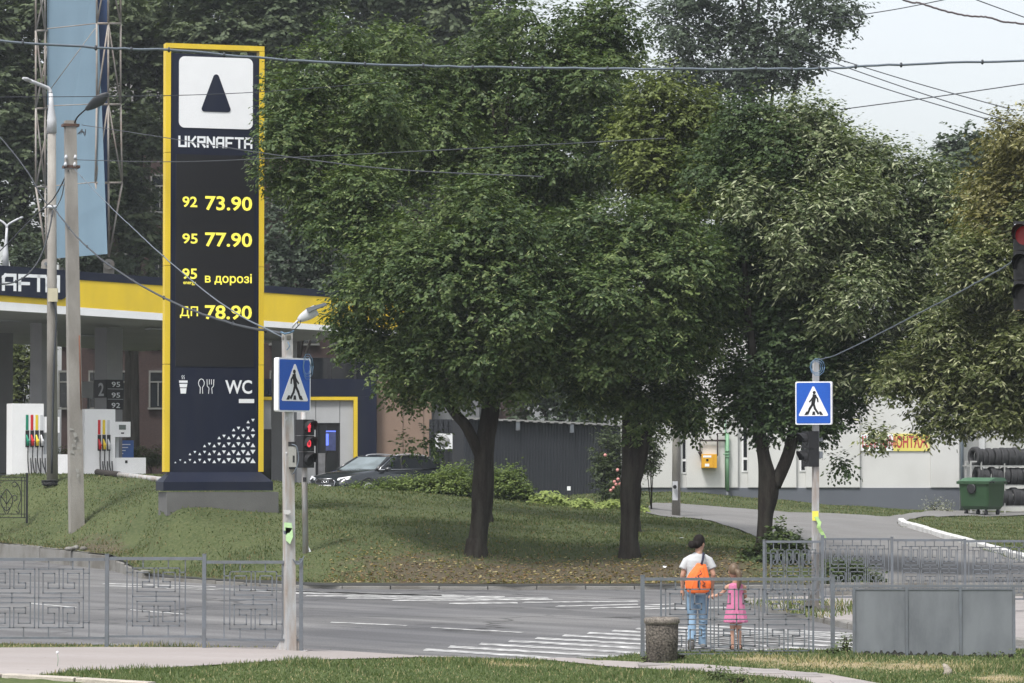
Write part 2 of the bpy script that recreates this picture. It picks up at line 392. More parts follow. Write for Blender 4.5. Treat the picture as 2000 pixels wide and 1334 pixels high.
def drape(name, poly, dz, mat, step=0.6, hf=None, parent=None, kind='structure'):
    """a sheet laid on the ground inside a plan polygon (clipped grid)"""
    bm = bmesh.new(); vs = [bm.verts.new((p[0], p[1], 0)) for p in poly]; bm.faces.new(vs)
    xs = [p[0] for p in poly]; ys = [p[1] for p in poly]
    for ax, a, b in ((0, min(xs), max(xs)), (1, min(ys), max(ys))):
        n = max(1, int((b-a)/(step*(1 if ax == 0 else 1.6))))
        for i in range(1, n):
            co = [0,0,0]; no = [0,0,0]; co[ax] = a+(b-a)*i/n; no[ax] = 1
            bmesh.ops.bisect_plane(bm, geom=bm.verts[:]+bm.edges[:]+bm.faces[:], plane_co=co, plane_no=no)
    hf = hf or (lambda X, Y: H(X, Y))
    bm.verts.ensure_lookup_table()
    X = np.array([v.co.x for v in bm.verts]); Y = np.array([v.co.y for v in bm.verts]); Z = hf(X, Y)
    for v, z in zip(bm.verts, Z): v.co.z = z + dz
    bmesh.ops.recalc_face_normals(bm, faces=bm.faces[:])
    if bm.faces and sum(f.normal.z for f in bm.faces) < 0: bmesh.ops.reverse_faces(bm, faces=bm.faces[:])
    me = bpy.data.meshes.new(name); bm.to_mesh(me); bm.free(); me.materials.append(mat)
    o = bpy.data.objects.new(name, me); link(o, parent)
    if kind: o['kind'] = kind
    return o
# meadow and everything beyond: one sheet from the far kerb to the horizon
cols = np.concatenate([np.linspace(-600,-60,12), np.arange(-50,-26,2.0), np.arange(-26,26,0.4), np.arange(26,60,2.5), np.linspace(65,600,12)])
tt = np.concatenate([np.linspace(0,1,90)**1.35*55, [60,66,74,85,100,130,200,300,450,600]])
GX = np.repeat(cols[:,None], len(tt), 1); GY = kerbY(cols)[:,None] + tt[None,:]
GZz = H(GX.ravel(), GY.ravel()).reshape(GX.shape)
ns = np.random.default_rng(3)
GZz = GZz + np.where((GX > -40) & (GX < 40), ns.normal(0, 0.006, GX.shape), 0)
V = np.stack([GX, GY, GZz], -1).reshape(-1, 3)
ni, nj = GX.shape; ii, jj = np.meshgrid(np.arange(ni-1), np.arange(nj-1), indexing='ij'); q = ii*nj+jj
F = np.stack([q, q+nj, q+nj+1, q+1], -1).reshape(-1, 4)
# dryness by place: bare litter under the trees near the kerb, trampled patches on the left bank
def dryness(X, Y):
    d = Y-kerbY(X)
    a = np.exp(-((d-1.2)/3.0)**2)*np.clip((X+5.0)/3.0, 0, 1)*np.clip((6.5-X)/2, 0, 1)*0.85
    b = 0.8*np.exp(-((X+10.6)/1.3)**2-((d-1.6)/2.6)**2)
    c = 0.45*np.exp(-((d-0.4)/0.7)**2)
    return np.clip(np.maximum(np.maximum(a, b), c), 0, 1)
dv = dryness(V[:,0], V[:,1])
gm = np_mesh('meadow', V, F, [grassg], np.stack([dv, dv, dv], 1))
gm.polygons.foreach_set('use_smooth', [True]*len(gm.polygons))
meadow = bpy.data.objects.new('grass_bank', gm); link(meadow); meadow['kind'] = 'structure'

# carriageway
mb = MB()
rx = [-600,-250,-70,-30,-14.2,-9.96,-8.48,-6.7,-4.13,0,3.25,5.26,7.8,12,30,250,600]
for a, b in zip(rx, rx[1:]):
    ya, yb = kerbY(a)+0.15, kerbY(b)+0.15
    mb.poly([(a, 20, 0), (b, 20, 0), (b, yb, 0), (a, ya, 0)])
road = mk('road', mb, asphalt, loc=(0,0,0), kind='structure')

# side road, forecourt and right-hand lawn edge
def gp(*pts): return [G(px, py) for px, py in pts]
SIDEP = gp((1262,1003),(1400,1022),(1468,1046),(1500,1062),(1560,1080),(1640,1110),(1716,1141)) + [Vector((14,73.2,0)), Vector((16,80,0))] + \
       gp((2000,1100),(1880,1064),(1760,1031),(1752,1022),(1790,1013),(1900,1009)) + [Vector((18,113,0)), Vector((18,118,0)), Vector((14.5,116,0))] + gp((1740,1010),(1660,1006),(1480,997),(1300,984),(1270,985))
drape("side_road", SIDEP, 0.03, asphalt2)
fore = [Vector(p) for p in ((-30,104.5,0),(-13.2,104.0,0),(-11.7,104.2,0),(-11.9,112,0),(-13.0,116,0),(-15.5,121,0),(-30,123,0))]
drape('forecourt', fore, 0.010, asphalt2)
fore2 = [Vector(p) for p in ((-7.6,103.5,0),(-6.5,101.5,0),(-4.0,103,0),(-1.6,106,0),(-1.2,112,0),(-1.0,135,0),(-9.5,135,0),(-8.6,115,0))]
drape('forecourt', fore2, 0.010, asphalt2)
# kerbs
def kerb_line(name, pts, w, hgt, mat, seg=1.0, gap=0.012, below=0.15, **kw):
    """separate kerb stones along a plan line; pts are Vectors at the foot of the road face"""
    parent = bpy.data.objects.new(name, None); COL.objects.link(parent); parent.location = pts[0]; ORG[parent.name] = Vector(pts[0]); props(parent, **kw)
    dist = [0]
    for a, b in zip(pts, pts[1:]): dist.append(dist[-1] + (b-a).length)
    n = max(1, int(dist[-1]/seg))
    def at(s):
        for i in range(len(pts)-1):
            if s <= dist[i+1] or i == len(pts)-2: return pts[i].lerp(pts[i+1], (s-dist[i])/(dist[i+1]-dist[i]))
    for i in range(n):
        a = at(dist[-1]*i/n); b = at(dist[-1]*(i+1)/n); t = (b-a); L = t.length; t.normalize()
        nn = Vector((-t.y, t.x, 0)).normalized()
        hh = hgt(0.5*(i+0.5)/n*2) if callable(hgt) else hgt
        hh += rng.uniform(-.012, .012); j = nn*rng.uniform(-.01, .012)
        a2 = a + t*gap + j; b2 = b - t*gap + j; m = MB(); c = min(0.03, hh*.2)
        base = [a2+Vector((0,0,-below)), b2+Vector((0,0,-below)), b2+nn*w+Vector((0,0,-below)), a2+nn*w+Vector((0,0,-below))]
        mid = [p+Vector((0,0,below+hh-c)) for p in base]
        top = [a2+nn*c+Vector((0,0,hh)), b2+nn*c+Vector((0,0,hh)), b2+nn*w+Vector((0,0,hh)), a2+nn*w+Vector((0,0,hh))]
        m.hexa(base+mid); m.hexa([p+Vector((0,0,0.0005)) for p in mid]+top)
        mk('kerb_stone', m, mat, parent)
    return parent
lk = [Vector((x, kerbY(x), 0)) for x in (-30,-22,-14.2,-12,-9.96,-9.2,-8.50)]
kerb_line('retaining_kerb', lk, 0.22, lambda t: 0.40 if t < .84 else 0.40-(t-.84)*1.6, kerbm, seg=1.6, kind='structure')
fk = [Vector((x, kerbY(x), 0)) for x in (-8.55,-7.6,-6.7,-5.4,-4.13,-2,0,1.6,3.25,5.26,7.6)]
kerb_line('far_kerb', fk, 0.16, 0.075, kerbm, seg=1.0, kind='structure')
wkm = M('whitewashed_kerb', (0.60,0.60,0.59), 0.85, var=0.06, fine=0.1, fscale=20, bump=0.3, dirt=(0.4,0.39,0.37), dirt_amt=0.35, dirt_scale=4)
wk = gp((2100,1134),(2000,1098),(1940,1080),(1880,1062),(1820,1046),(1775,1033),(1757,1028)) + [G(1754,1022)]
wk = wk[::-1]
kerb_line('whitewashed_kerb', [p+Vector((0,0,0.0)) for p in wk], 0.17, 0.17, wkm, seg=1.0, kind='structure')

# traffic island with pavement on the right
isl = [GZ(*p, 0.0) for p in ((1438,1172),(1456,1184),(1490,1194),(1545,1203),(1595,1214),(1640,1226),(1700,1237),(1800,1248),(1900,1254),(2000,1262),(2150,1276))]
kerb_line('island_kerb', isl, 0.18, 0.10, kerbm, seg=0.9, kind='structure')
back = [Vector((12,66,0)), Vector((9,66.5,0)), Vector((6.6,66.6,0)), Vector((5.2,66.0,0)), Vector((4.3,65.0,0))]
ipoly = [p+Vector((0,0,0)) for p in isl] + back
drape('island_pavement', [(p.x, p.y+0.12) for p in isl]+[(p.x,p.y) for p in back], 0.10, slabm, step=1.0, hf=lambda X, Y: np.zeros_like(X))
# low retaining wall behind the island
mb = MB(); mb.box(F0, 6.3, 14, 66.62, 66.9, 0.0, 0.34); mk('low_wall', mb, kerbm, label='low grey concrete wall behind the meander railing on the island', cat='wall')

# near ground
cols = np.concatenate([np.linspace(-300,-12,8), np.arange(-9,9,0.12), np.linspace(12,300,8)])
tt = np.linspace(0, 1, 60)
NXg = np.repeat(cols[:,None], len(tt), 1); NYg = 28 + (nearY(cols)[:,None]-28)*tt[None,:]
NZg = zN(NXg) + ns.normal(0, 0.006, NXg.shape)
NZg[:, -1] = np.minimum(NZg[:, -1], zN(cols)); 
V = np.stack([NXg, NYg, NZg], -1).reshape(-1, 3)
ni, nj = NXg.shape; ii, jj = np.meshgrid(np.arange(ni-1), np.arange(nj-1), indexing='ij'); q = ii*nj+jj
F = np.stack([q, q+nj, q+nj+1, q+1], -1).reshape(-1, 4)
# small vertical edge to the road
e0 = len(V); V = np.concatenate([V, np.stack([cols, nearY(cols), np.full(len(cols), -0.1)], -1)])
last = np.arange(ni)*nj + nj-1
F = np.concatenate([F, np.stack([last[:-1], last[1:], e0+1+np.arange(ni-1), e0+np.arange(ni-1)], -1)])
def pxpy(X, Y, Z):
    dy = Y*CT + (Z-CAMZ)*ST; dz = -Y*ST + (Z-CAMZ)*CT
    return 1000+FOC*X/dy, 667-FOC*dz/dy
vpx, vpy = pxpy(V[:,0], np.maximum(V[:,1], 1), V[:,2])
STRAW = [(1620,1298,130,9),(1790,1302,120,9),(1490,1288,80,6),(1950,1326,60,8),(1000,1300,60,4)]
def straw(X, Y):
    d = np.zeros_like(X)
    for px, py, rx_, ry_ in STRAW:
        c = G(px, py); e = G(px, py-ry_)
        d = np.maximum(d, 0.9*np.exp(-((X-c.x)/(rx_*c.y/FOC))**2-((Y-c.y)/max(abs(e.y-c.y), .3))**2))
    return d
sv = straw(V[:,0], V[:,1])
vg = np_mesh('near_verge', V, F, [verge_g], np.stack([sv, sv, sv], 1))
verge = bpy.data.objects.new('verge', vg); link(verge); verge['kind'] = 'structure'
hfN = lambda X, Y: zN(X)
path_top = [(-200,1267),(0,1267),(300,1266),(560,1267),(700,1270),(830,1275),(1000,1281),(1120,1287),(1185,1292),(1280,1297),(1400,1302),(1500,1309),(1620,1319),(1760,1345)]
path_bot = [(1600,1345),(1560,1330),(1480,1322),(1400,1316),(1320,1312),(1240,1307),(1160,1300),(1060,1290),(940,1285),(820,1285),(640,1290),(480,1297),(330,1306),(160,1312),(60,1322),(-200,1330)]
def gn(px, py):
    d = ray(px, py); z = 0.2
    for _ in range(12):
        t = (z-CAMZ)/d.z; z = float(zN(d.x*t))
    t = (z-CAMZ)/d.z
    return Vector((d.x*t, d.y*t, z))
PATH = [gn(*p) for p in path_top] + [gn(*p) for p in path_bot]
PATH = [Vector((p.x, min(p.y, float(nearY(p.x))-0.02), 0)) for p in PATH]
drape('pavement', PATH, 0.016, pavem, step=0.25, hf=hfN)
# paving slabs that show on the right end of the path
sp = bpy.data.objects.new('slab_path', None); COL.objects.link(sp); sp['kind'] = 'structure'; ORG[sp.name] = Vector((0,0,0))
def inpoly(x, y, poly):
    c = False; n = len(poly)
    for i in range(n):
        a, b = poly[i], poly[i-1]
        if (a.y > y) != (b.y > y) and x < (b.x-a.x)*(y-a.y)/(b.y-a.y)+a.x: c = not c
    return c
k = 0
for i in range(-2, 16):
    for j in range(0, 16):
        cx = 1.4+i*0.42; cy = 38.2+j*0.42 + (0.21 if i % 2 else 0)
        if not inpoly(cx, cy, PATH) or not inpoly(cx+.16, cy+.16, PATH) or not inpoly(cx-.16, cy-.16, PATH): continue
        m = MB(); zz = float(zN(cx))+0.016; g = 0.2; tl = rng.uniform(0.004, 0.016)
        m.hexa([(cx-g,cy-g,zz-.02),(cx+g,cy-g,zz-.02),(cx+g,cy+g,zz-.02),(cx-g,cy+g,zz-.02),(cx-g,cy-g,zz+tl),(cx+g,cy-g,zz+tl+rng.uniform(-.004,.004)),(cx+g,cy+g,zz+tl),(cx-g,cy+g,zz+tl+rng.uniform(-.004,.004))])
        mk('paving_slab', m, slabm, sp)
# foreground kerb at the lower left
nk = [gn(-160,1318), gn(0,1322), gn(160,1331), gn(300,1340), gn(420,1350)]
kerb_line('near_kerb', [p+Vector((0,-.15,0)) for p in nk], 0.16, 0.035, M('pale_kerb', (0.42,0.38,0.33), 0.9, var=0.15, fine=0.15, bump=0.4), seg=1.0, kind='structure')

# ------------------------------------------------------------------ painted markings (thin sheets on the road)
road_marks = []
def quad_mark(name, a, b, c, d, n=6):
    m = MB()
    p = [GZ(*q, 0.0) for q in (a, b, c, d)]
    for i in range(n):
        f, g = i/n, (i+1)/n
        m.poly([p[0].lerp(p[1], f)+Vector((0,0,.006)), p[0].lerp(p[1], g)+Vector((0,0,.006)), p[3].lerp(p[2], g)+Vector((0,0,.006)), p[3].lerp(p[2], f)+Vector((0,0,.006))])
    o = mk(name, m, paint, road); return o
def stripe(x0, y0, x1, y1, t0, t1, name='crossing_stripe'):
    quad_mark(name, (x0, y0), (x1, y1), (x1+2, y1+t1), (x0-6, y0+t0))
# near crossing: 14 stripes
left = [(832,1267),(880,1261.6),(940,1256),(998,1250.3),(1050,1245),(1103,1239.8),(1152,1235),(1200,1230.6),(1246,1226.6),(1292,1223),(1336,1219.6)]
for i, (x, y) in enumerate(left):
    t = 4.2 - i*0.17
    ln = 405 - i*4
    stripe(x, y, x+ln*(1.0 if i else .9), y + ln*0.0600*(1-i*.012), t, t*.98)
for i in range(6):
    x = 1300+i*62; y = 1249-i*0.6+i*2.4
for (x, y) in [(1420,1226.0),(1520,1229.0)]: pass
# stripes beyond the middle of the crossing, running on to the right
for (x0, y0, x1, y1, t) in [(1310,1250,1680,1271,3.4),(1360,1245.3,1700,1264.4,3.2),(1405,1240.6,1720,1258,3.1),(1450,1236,1740,1251.6,3.0),(1495,1231.6,1760,1245.6,2.9),(1290,1256,1640,1277,3.6)]:
    stripe(x0, y0, x1, y1, t, t)
# far crossing over the side carriageway
for (x0, y0, x1, y1, t) in [(205,1139.5,420,1145.5,1.6),(212,1143.5,700,1157.5,2.0),(330,1148,800,1160.5,2.0),(480,1153,862,1162.6,2.2),(560,1157.5,905,1162.6,2.2),(600,1163,985,1164.6,2.4),(680,1167.6,1070,1167.4,2.4),(770,1172,1078,1170.0,2.4),(880,1178,1010,1176.6,2.6),(1025,1176,1245,1173.6,2.0),(1090,1183.5,1245,1179.8,2.2),(1160,1187,1290,1184,2.2),(1255,1188,1420,1185.4,2.8),(1262,1181.5,1340,1178,2.0)]:
    stripe(x0, y0, x1, y1, t, t)
for (x0, y0, x1, y1) in [(60,1178,152,1186.4),(256,1190.6,362,1199.4),(648,1215,798,1221.6),(844,1225.4,1024,1235.2)]:
    quad_mark('lane_dash', (x0, y0), (x1, y1), (x1-6, y1+1.5), (x0-4, y0+1.3))
# ------------------------------------------------------------------ price pylon
PY_ = 82.0
pyl = Frame((PX(323.5, 82), 81.75, h(PX(420,82), 82)-0.25), 17)
S0 = S(82.0)
PW = (513-326)/S0/math.cos(R(17))*1.008
zb = pyl.o.z
def pu(px): return (px-326)/(513-326)*PW
def pv(py, px=420):
    Y = 81.75 + (px-326)/187*PW*math.sin(R(17))
    return P(px, py, Y).z - zb
T = thing('price_pylon', 'tall navy fuel price pylon with yellow edges on the grass bank', 'price sign', pyl.p(PW/2, .3, 0))
m = MB(); m.box(pyl, -.02, PW+.28, -.42, .62, 0, pv(961)); mk('concrete_plinth', m, concdark, T)
m = MB(); vb = pv(958); vt = pv(941); vs = pv(922)
m.box(pyl, -.09, PW+.16, -.34, .58, vb, vt)
q0 = [pyl.p(-.09,-.34,vt+.001), pyl.p(PW+.16,-.34,vt+.001), pyl.p(PW+.16,.58,vt+.001), pyl.p(-.09,.58,vt+.001)]
q1 = [pyl.p(.13,-.02,vs), pyl.p(PW-.08,-.02,vs), pyl.p(PW-.08,.3,vs), pyl.p(.13,.3,vs)]
m.hexa(q0+q1); mk('base_skirt', m, navy, T)
top = pv(97)
m = MB(); m.box(pyl, .13, PW-.13, .0, .26, vs-.02, top-.12); mk('cabinet', m, navy, T)
joints = [vs, pv(712), pv(520), pv(300), pv(190), top]
for u0, u1 in ((0, .125), (PW-.125, PW)):
    for a, b in zip(joints, joints[1:]):
        m = MB(); m.box(pyl, u0, u1, -.02, .28, a+.006, b-.006); mk('yellow_edge_panel', m, yellow, T)
m = MB(); m.box(pyl, .002, PW-.002, -.022, .282, top+.002, top+.12); mk('yellow_top_panel', m, yellow, T)
m = MB(); m.box(pyl, .16, .18, -.012, .0, vs, top-.15); m.box(pyl, PW-.18, PW-.16, -.012, .0, vs, top-.15); mk('side_trim', m, navy, T)
def rrect(fr, u0, u1, v0, v1, r, d, n=6):
    pts = []
    for cu, cv, a0 in ((u1-r, v0+r, -90), (u1-r, v1-r, 0), (u0+r, v1-r, 90), (u0+r, v0+r, 180)):
        for i in range(n+1):
            a = R(a0+90*i/n); pts.append(fr.p(cu+r*math.cos(a), d, cv+r*math.sin(a)))
    return pts
m = MB(); m.prism(rrect(pyl, pu(351), pu(491), pv(251), pv(112), .14, -.015), pyl.ey*.03)
logo = mk('logo_panel', m, white, T)
m = MB(); r = .07; pts = []
for (a, b, a0, a1) in ((pu(421), pv(151), 20, 160), (pu(399), pv(213), 160, 270), (pu(443), pv(213), -90, 20)):
    for i in range(7):
        an = R(a0+(a1-a0)*i/6); pts.append(pyl.p(a+r*math.cos(an), -.028, b+r*math.sin(an)))
m.prism(pts, pyl.ey*.012); mk('logo_triangle', m, navy, logo)
# wordmark in squared strokes: U K R N A F T A
GLY = {'U': [[(0,1),(0,0),(.8,0),(.8,1)]], 'K': [[(0,0),(0,1)],[(0,.5),(.35,.5),(.8,1)],[(.35,.5),(.8,0)]], 'R': [[(0,0),(0,1),(.8,1),(.8,.5),(0,.5)],[(.4,.5),(.8,0)]],
       'N': [[(0,0),(0,1),(.8,0),(.8,1)]], 'A': [[(0,0),(0,.85),(.15,1),(.8,1),(.8,0)],[(0,.4),(.8,.4)]], 'F': [[(0,0),(0,1),(.8,1)],[(0,.45),(.6,.45)]], 'T': [[(0,1),(.9,1)],[(.45,0),(.45,1)]]}
def stroke_text(mb, word, fr, u0, u1, v0, v1, dep, w):
    n = len(word); cw = (u1-u0)/n
    for i, ch in enumerate(word):
        for st in GLY[ch]:
            pts = [(u0+cw*i+w/2+x*(cw-w*.35)*.92, v0+w/2+y*(v1-v0-w)) for x, y in st]
            for k, (a, b) in enumerate(zip(pts, pts[1:])):
                A = Vector((a[0], 0, a[1])); B = Vector((b[0], 0, b[1])); t = (B-A).normalized(); nn = Vector((-t.z, 0, t.x))*w/2; e = t*w/2
                q = [A-e+nn, A-e-nn, B+e-nn, B+e+nn]
                mb.poly([fr.p(p.x, dep-.0006*k, p.z) for p in q][::-1])
m = MB(); stroke_text(m, 'UKRNAFTA', pyl, pu(350), pu(492), pv(289), pv(267), -.016, .05); mk('wordmark', m, letterw, T)
m = MB(); m.box(pyl, pu(346), pu(494), -.014, .01, pv(716), pv(303)); disp = mk('price_display', m, screenblk, T)
for s_, x0, x1, y0, y1, bd in (('92',358,386,406,385,.018),('73.90',401,490,411,383,.02),('95',358,387,477,457,.018),('77.90',401,490,482,454,.02),('95',358,386,546,525,.018),('energy',360,384,558,551,.015),
        ('в дорозі',401,490,557,534,.016),('ДП',354,388,622,599,.008),('78.90',401,490,624,596,.02)):
    m = MB(); text_mb(s_, pyl, pu(x0), pu(x1), pv(y0), pv(y1), -.019, m, bold=bd); mk('price_text', m, led, disp)
m = MB(); text_mb('WC', pyl, pu(440), pu(491), pv(769), pv(742), -.006, m, bold=.02); mk('wc_lettering', m, letterw, T)
m = MB()   # paper cup
for x0, x1, x2, x3, y0, y1 in ((353,369,353,369,748,743.5),(353.5,368.5,354.5,367.5,750,757),(355,367,356,366,758.5,769)):
    m.poly([pyl.p(pu(x0), -.006, pv(y0)), pyl.p(pu(x1), -.006, pv(y0)), pyl.p(pu(x3), -.006, pv(y1)), pyl.p(pu(x2), -.006, pv(y1))])
for x in (358.5, 362):
    c = [(x,741),(x+1,738.5),(x-.5,736),(x+.8,733)]
    for a, b in zip(c, c[1:]): m.bar(pyl.p(pu(a[0]), -.006, pv(a[1])), pyl.p(pu(b[0]), -.006, pv(b[1])), .012, pyl, .004)
mk('cup_icon', m, letterw, T)
m = MB()   # spoon and fork outlines
def icon(pts):
    for a, b in zip(pts, pts[1:]): m.bar(pyl.p(pu(a[0]), -.006, pv(a[1])), pyl.p(pu(b[0]), -.006, pv(b[1])), .015, pyl, .004)
icon([(392.5,769),(393,757),(390,752),(389.5,747),(391.5,742),(395,740),(398.5,742),(400.5,747),(400,752),(397,757),(397.5,769)])
icon([(408.5,769),(409.5,758),(406,754),(405.5,741)]); icon([(415.5,769),(414.5,758),(418,754),(418.5,741)]); icon([(410,741),(410,751)]); icon([(414,741),(414,751)])
mk('cutlery_icon', m, letterw, T)
m = MB(); m.box(pyl, pu(466), pu(495), -.012, -.004, pv(787), pv(779)); mk('paper_strip', m, white, T)
rows = 6; baseY = [904.5-i*15.6 for i in range(6)]
for r_ in range(6):
    for k in range(17):
        px = 346.5 + k*9.15; lim = 0.9*(k/16)**1.0*5.7
        up = (k % 2 == 0)
        if (r_ % 2) == 1: up = not up
        for half in (0, 1):
            u_ = up if half == 0 else (not up)
            if half == 1: continue
        if r_ > lim + 0.3: continue
        
        py = baseY[r_] - (0 if up else 0.0); sz = 1.9 + 3.4*(k/16)*(1-.12*r_)
        yy = py - (7.8 if not up else 0)*0.9
        pts = [(px-sz, yy), (px+sz, yy), (px, yy-sz*1.75)] if up else [(px-sz, yy-sz*1.1+2), (px, yy+sz*.65+2), (px+sz, yy-sz*1.1+2)]
        pts = [pyl.p(pu(a), -.005, pv(b)) for a, b in pts]
        m = MB(); m.poly(pts); mk('printed_triangle', m, letterw, T)

# ------------------------------------------------------------------ canopy
CA = P(-420, 583, 103.0); CB = P(790, 660, 113.5)
cdir = Vector((CB.x-CA.x, CB.y-CA.y, 0)); clen = cdir.length; cyaw = math.degrees(math.atan2(cdir.y, cdir.x))
cf = Frame((CA.x, CA.y, 0), cyaw)
T = thing('canopy', 'filling station canopy with yellow and navy fascia behind the pylon', 'canopy', cf.p(clen/2, 5, h(-10, 112)))
def cpt(px, py):
    """(u, z) on the canopy's front plane for a photo pixel"""
    d = ray(px, py); n = cf.ey; t = (cf.o-Vector((0,0,CAMZ))).dot(Vector((n.x,n.y,0)))/d.dot(n)
    p = Vector((0,0,CAMZ)) + d*t; return (p-cf.o).dot(cf.ex), p.z
uL = -1.0; uR, _ = cpt(790, 660)
def band(y, dep, thick, mat, name, cut=None):
    m = MB(); n = 14
    for i in range(n):
        a = uL+(uR-uL)*i/n; b = uL+(uR-uL)*(i+1)/n
        m.hexa([cf.p(a,dep,y[0](a)), cf.p(b,dep,y[0](b)), cf.p(b,dep+thick,y[0](b)), cf.p(a,dep+thick,y[0](a)), cf.p(a,dep,y[1](a)), cf.p(b,dep,y[1](b)), cf.p(b,dep+thick,y[1](b)), cf.p(a,dep+thick,y[1](a))])
    return mk(name, m, mat, T)
def fit(pts):
    q = [cpt(*p) for p in pts]; A = np.polyfit([a for a, _ in q], [b for _, b in q], 1); return lambda u: float(A[0]*u+A[1])
zTop = fit([(0,520),(324,539.5),(515,557.8),(645,568)])
zNav = fit([(160,549),(324,554.6),(515,571.3),(645,581)])
zWt = fit([(0,590.5),(324,610),(515,625.5),(640,637)])
zWb = fit([(0,607),(324,623.5),(515,638.7),(645,647)])
band((zWb, zWt), 0.0, .15, white, 'white_edge'); band((lambda u: zWt(u)+.002, lambda u: zNav(u)-.002), .012, .15, yellow, 'yellow_fascia'); band((zNav, zTop), -.01, .17, navy, 'navy_fascia')
# navy sign board with rounded corner on the fascia
ub, _ = cpt(133, 560); m = MB(); r_ = .32
zl = lambda u: zWt(u)+.20
pts = [cf.p(uL, -.06, zl(uL)), cf.p(ub-r_, -.06, zl(ub-r_))]
for i in range(1, 7):
    a = R(-90+90*i/6); pts.append(cf.p(ub-r_+r_*math.cos(a), -.06, zl(ub)+r_+r_*math.sin(a)))
pts += [cf.p(ub, -.06, zTop(ub)), cf.p(uL, -.06, zTop(uL))]
m.prism(pts, cf.ey*.05); board = mk('fascia_sign', m, navy, T)
m = MB()
def slant_text(word, pxs, wpx, y0, y1, slope, w):
    for ch, px in zip(word, pxs):
        ua, za = cpt(px, y1 + slope*px); ub2, _ = cpt(px+wpx, y1+slope*px); _, zt = cpt(px, y0+slope*px)
        for st in GLY[ch]:
            pp = [(ua+x*(ub2-ua)/.85, za+w/2+y*(zt-za-w)) for x, y in st]
            for k, (a, b) in enumerate(zip(pp, pp[1:])):
                A = Vector((a[0],0,a[1])); B = Vector((b[0],0,b[1])); t = (B-A).normalized(); nn = Vector((-t.z,0,t.x))*w/2; e = t*w/2
                m.poly([cf.p(p.x, -.066-.0007*k, p.z) for p in (A-e+nn, A-e-nn, B+e-nn, B+e+nn)][::-1])
slant_text('NAFTA', (-34,5,37,61,90), 24, 534, 568, .035, .10)
mk('wordmark', m, letterw, board)
# soffit: ribbed sheet, roof
soff = M('soffit_sheet', (0.40,0.40,0.39), 0.45, var=0.08, scale=.5)
m = MB(); DEP = 22.0
m.hexa([cf.p(uL,.17,zTop(uL)-.25), cf.p(uR,.17,zTop(uR)-.25), cf.p(uR,DEP,zTop(uR)-.1), cf.p(uL,DEP,zTop(uL)-.1), cf.p(uL,.17,zTop(uL)-.06), cf.p(uR,.17,zTop(uR)-.06), cf.p(uR,DEP,zTop(uR)), cf.p(uL,DEP,zTop(uL))])
mk('roof', m, navy, T)
m = MB(); n = 74
for i in range(n):
    d0 = .16+(DEP-.2)*i/n; d1 = .16+(DEP-.2)*(i+1)/n; k = .035 if i % 2 else 0
    m.hexa([cf.p(uL,d0,zWb(uL)+.05+k), cf.p(uR,d0,zWb(uR)+.05+k), cf.p(uR,d1,zWb(uR)+.05+k), cf.p(uL,d1,zWb(uL)+.05+k), cf.p(uL,d0,zWb(uL)+.12), cf.p(uR,d0,zWb(uR)+.12), cf.p(uR,d1,zWb(uR)+.12), cf.p(uL,d1,zWb(uL)+.12)])
mk('soffit', m, soff, T)
for u, d in ((9,6),(9,12),(15,5),(15,12),(20,8),(20,14),(5,9)):
    m = MB(); m.box(cf, u-.9, u+.9, d-.25, d+.25, zWb(u)-.02, zWb(u)+.045); mk('soffit_lamp', m, offwhite, T)
colm = M('column_cladding', (0.26,0.26,0.265), 0.5, var=0.05); cold = M('column_cladding_shaded', (0.20,0.20,0.205), 0.5, var=0.05)  # second cladding holds the shaded column tone in its colour, unassigned
ci = 0
for px, Y, wd in ((84,112.5,.62),(211.5,114,.66),(555,119,.62),(0,120,.62)):
    o = P(px, 900, Y); g = h(o.x, o.y); fr = Frame((o.x, o.y, g-.1), 45)
    m = MB(); m.box(fr, -wd/2, wd/2, -wd/2, wd/2, 0, zWb((o-cf.o).dot(cf.ex))+.06-g); c = mk('column', m, colm, T)
    if ci == 1:
        s_ = wd/2+.012
        v = lambda py: P(px, py, Y).z-g+.1
        m = MB(); m.box(fr, -s_, s_, -s_-.02, -s_+.01, v(800), v(742)); pl = mk('grade_plate', m, blackm, c)
        for t_, a, b in (('95',756,746),('95',777,767),('92',797,787)):
            m = MB(); text_mb(t_, fr, -.16, .2, v(a), v(b), -s_-.024, m, bold=.01); mk('plate_text', m, letterw, c)
        m = MB()
        for yy in (760, 780): m.box(fr, -s_+.02, s_-.02, -s_-.026, -s_-.02, v(yy+.5), v(yy-.5))
        mk('plate_rule', m, offwhite, c)
        m = MB(); m.box(fr, -s_-.02, -s_+.01, -s_+.012, s_, v(777), v(742)); mk('number_plate', m, blackm, c)
        m = MB(); fr2 = Frame(fr.p(-s_-.026, s_, 0), 45-90); text_mb('2', fr2, .26, .56, v(774), v(748), 0, m, bold=.02); mk('plate_text', m, offwhite, c)
    ci += 1

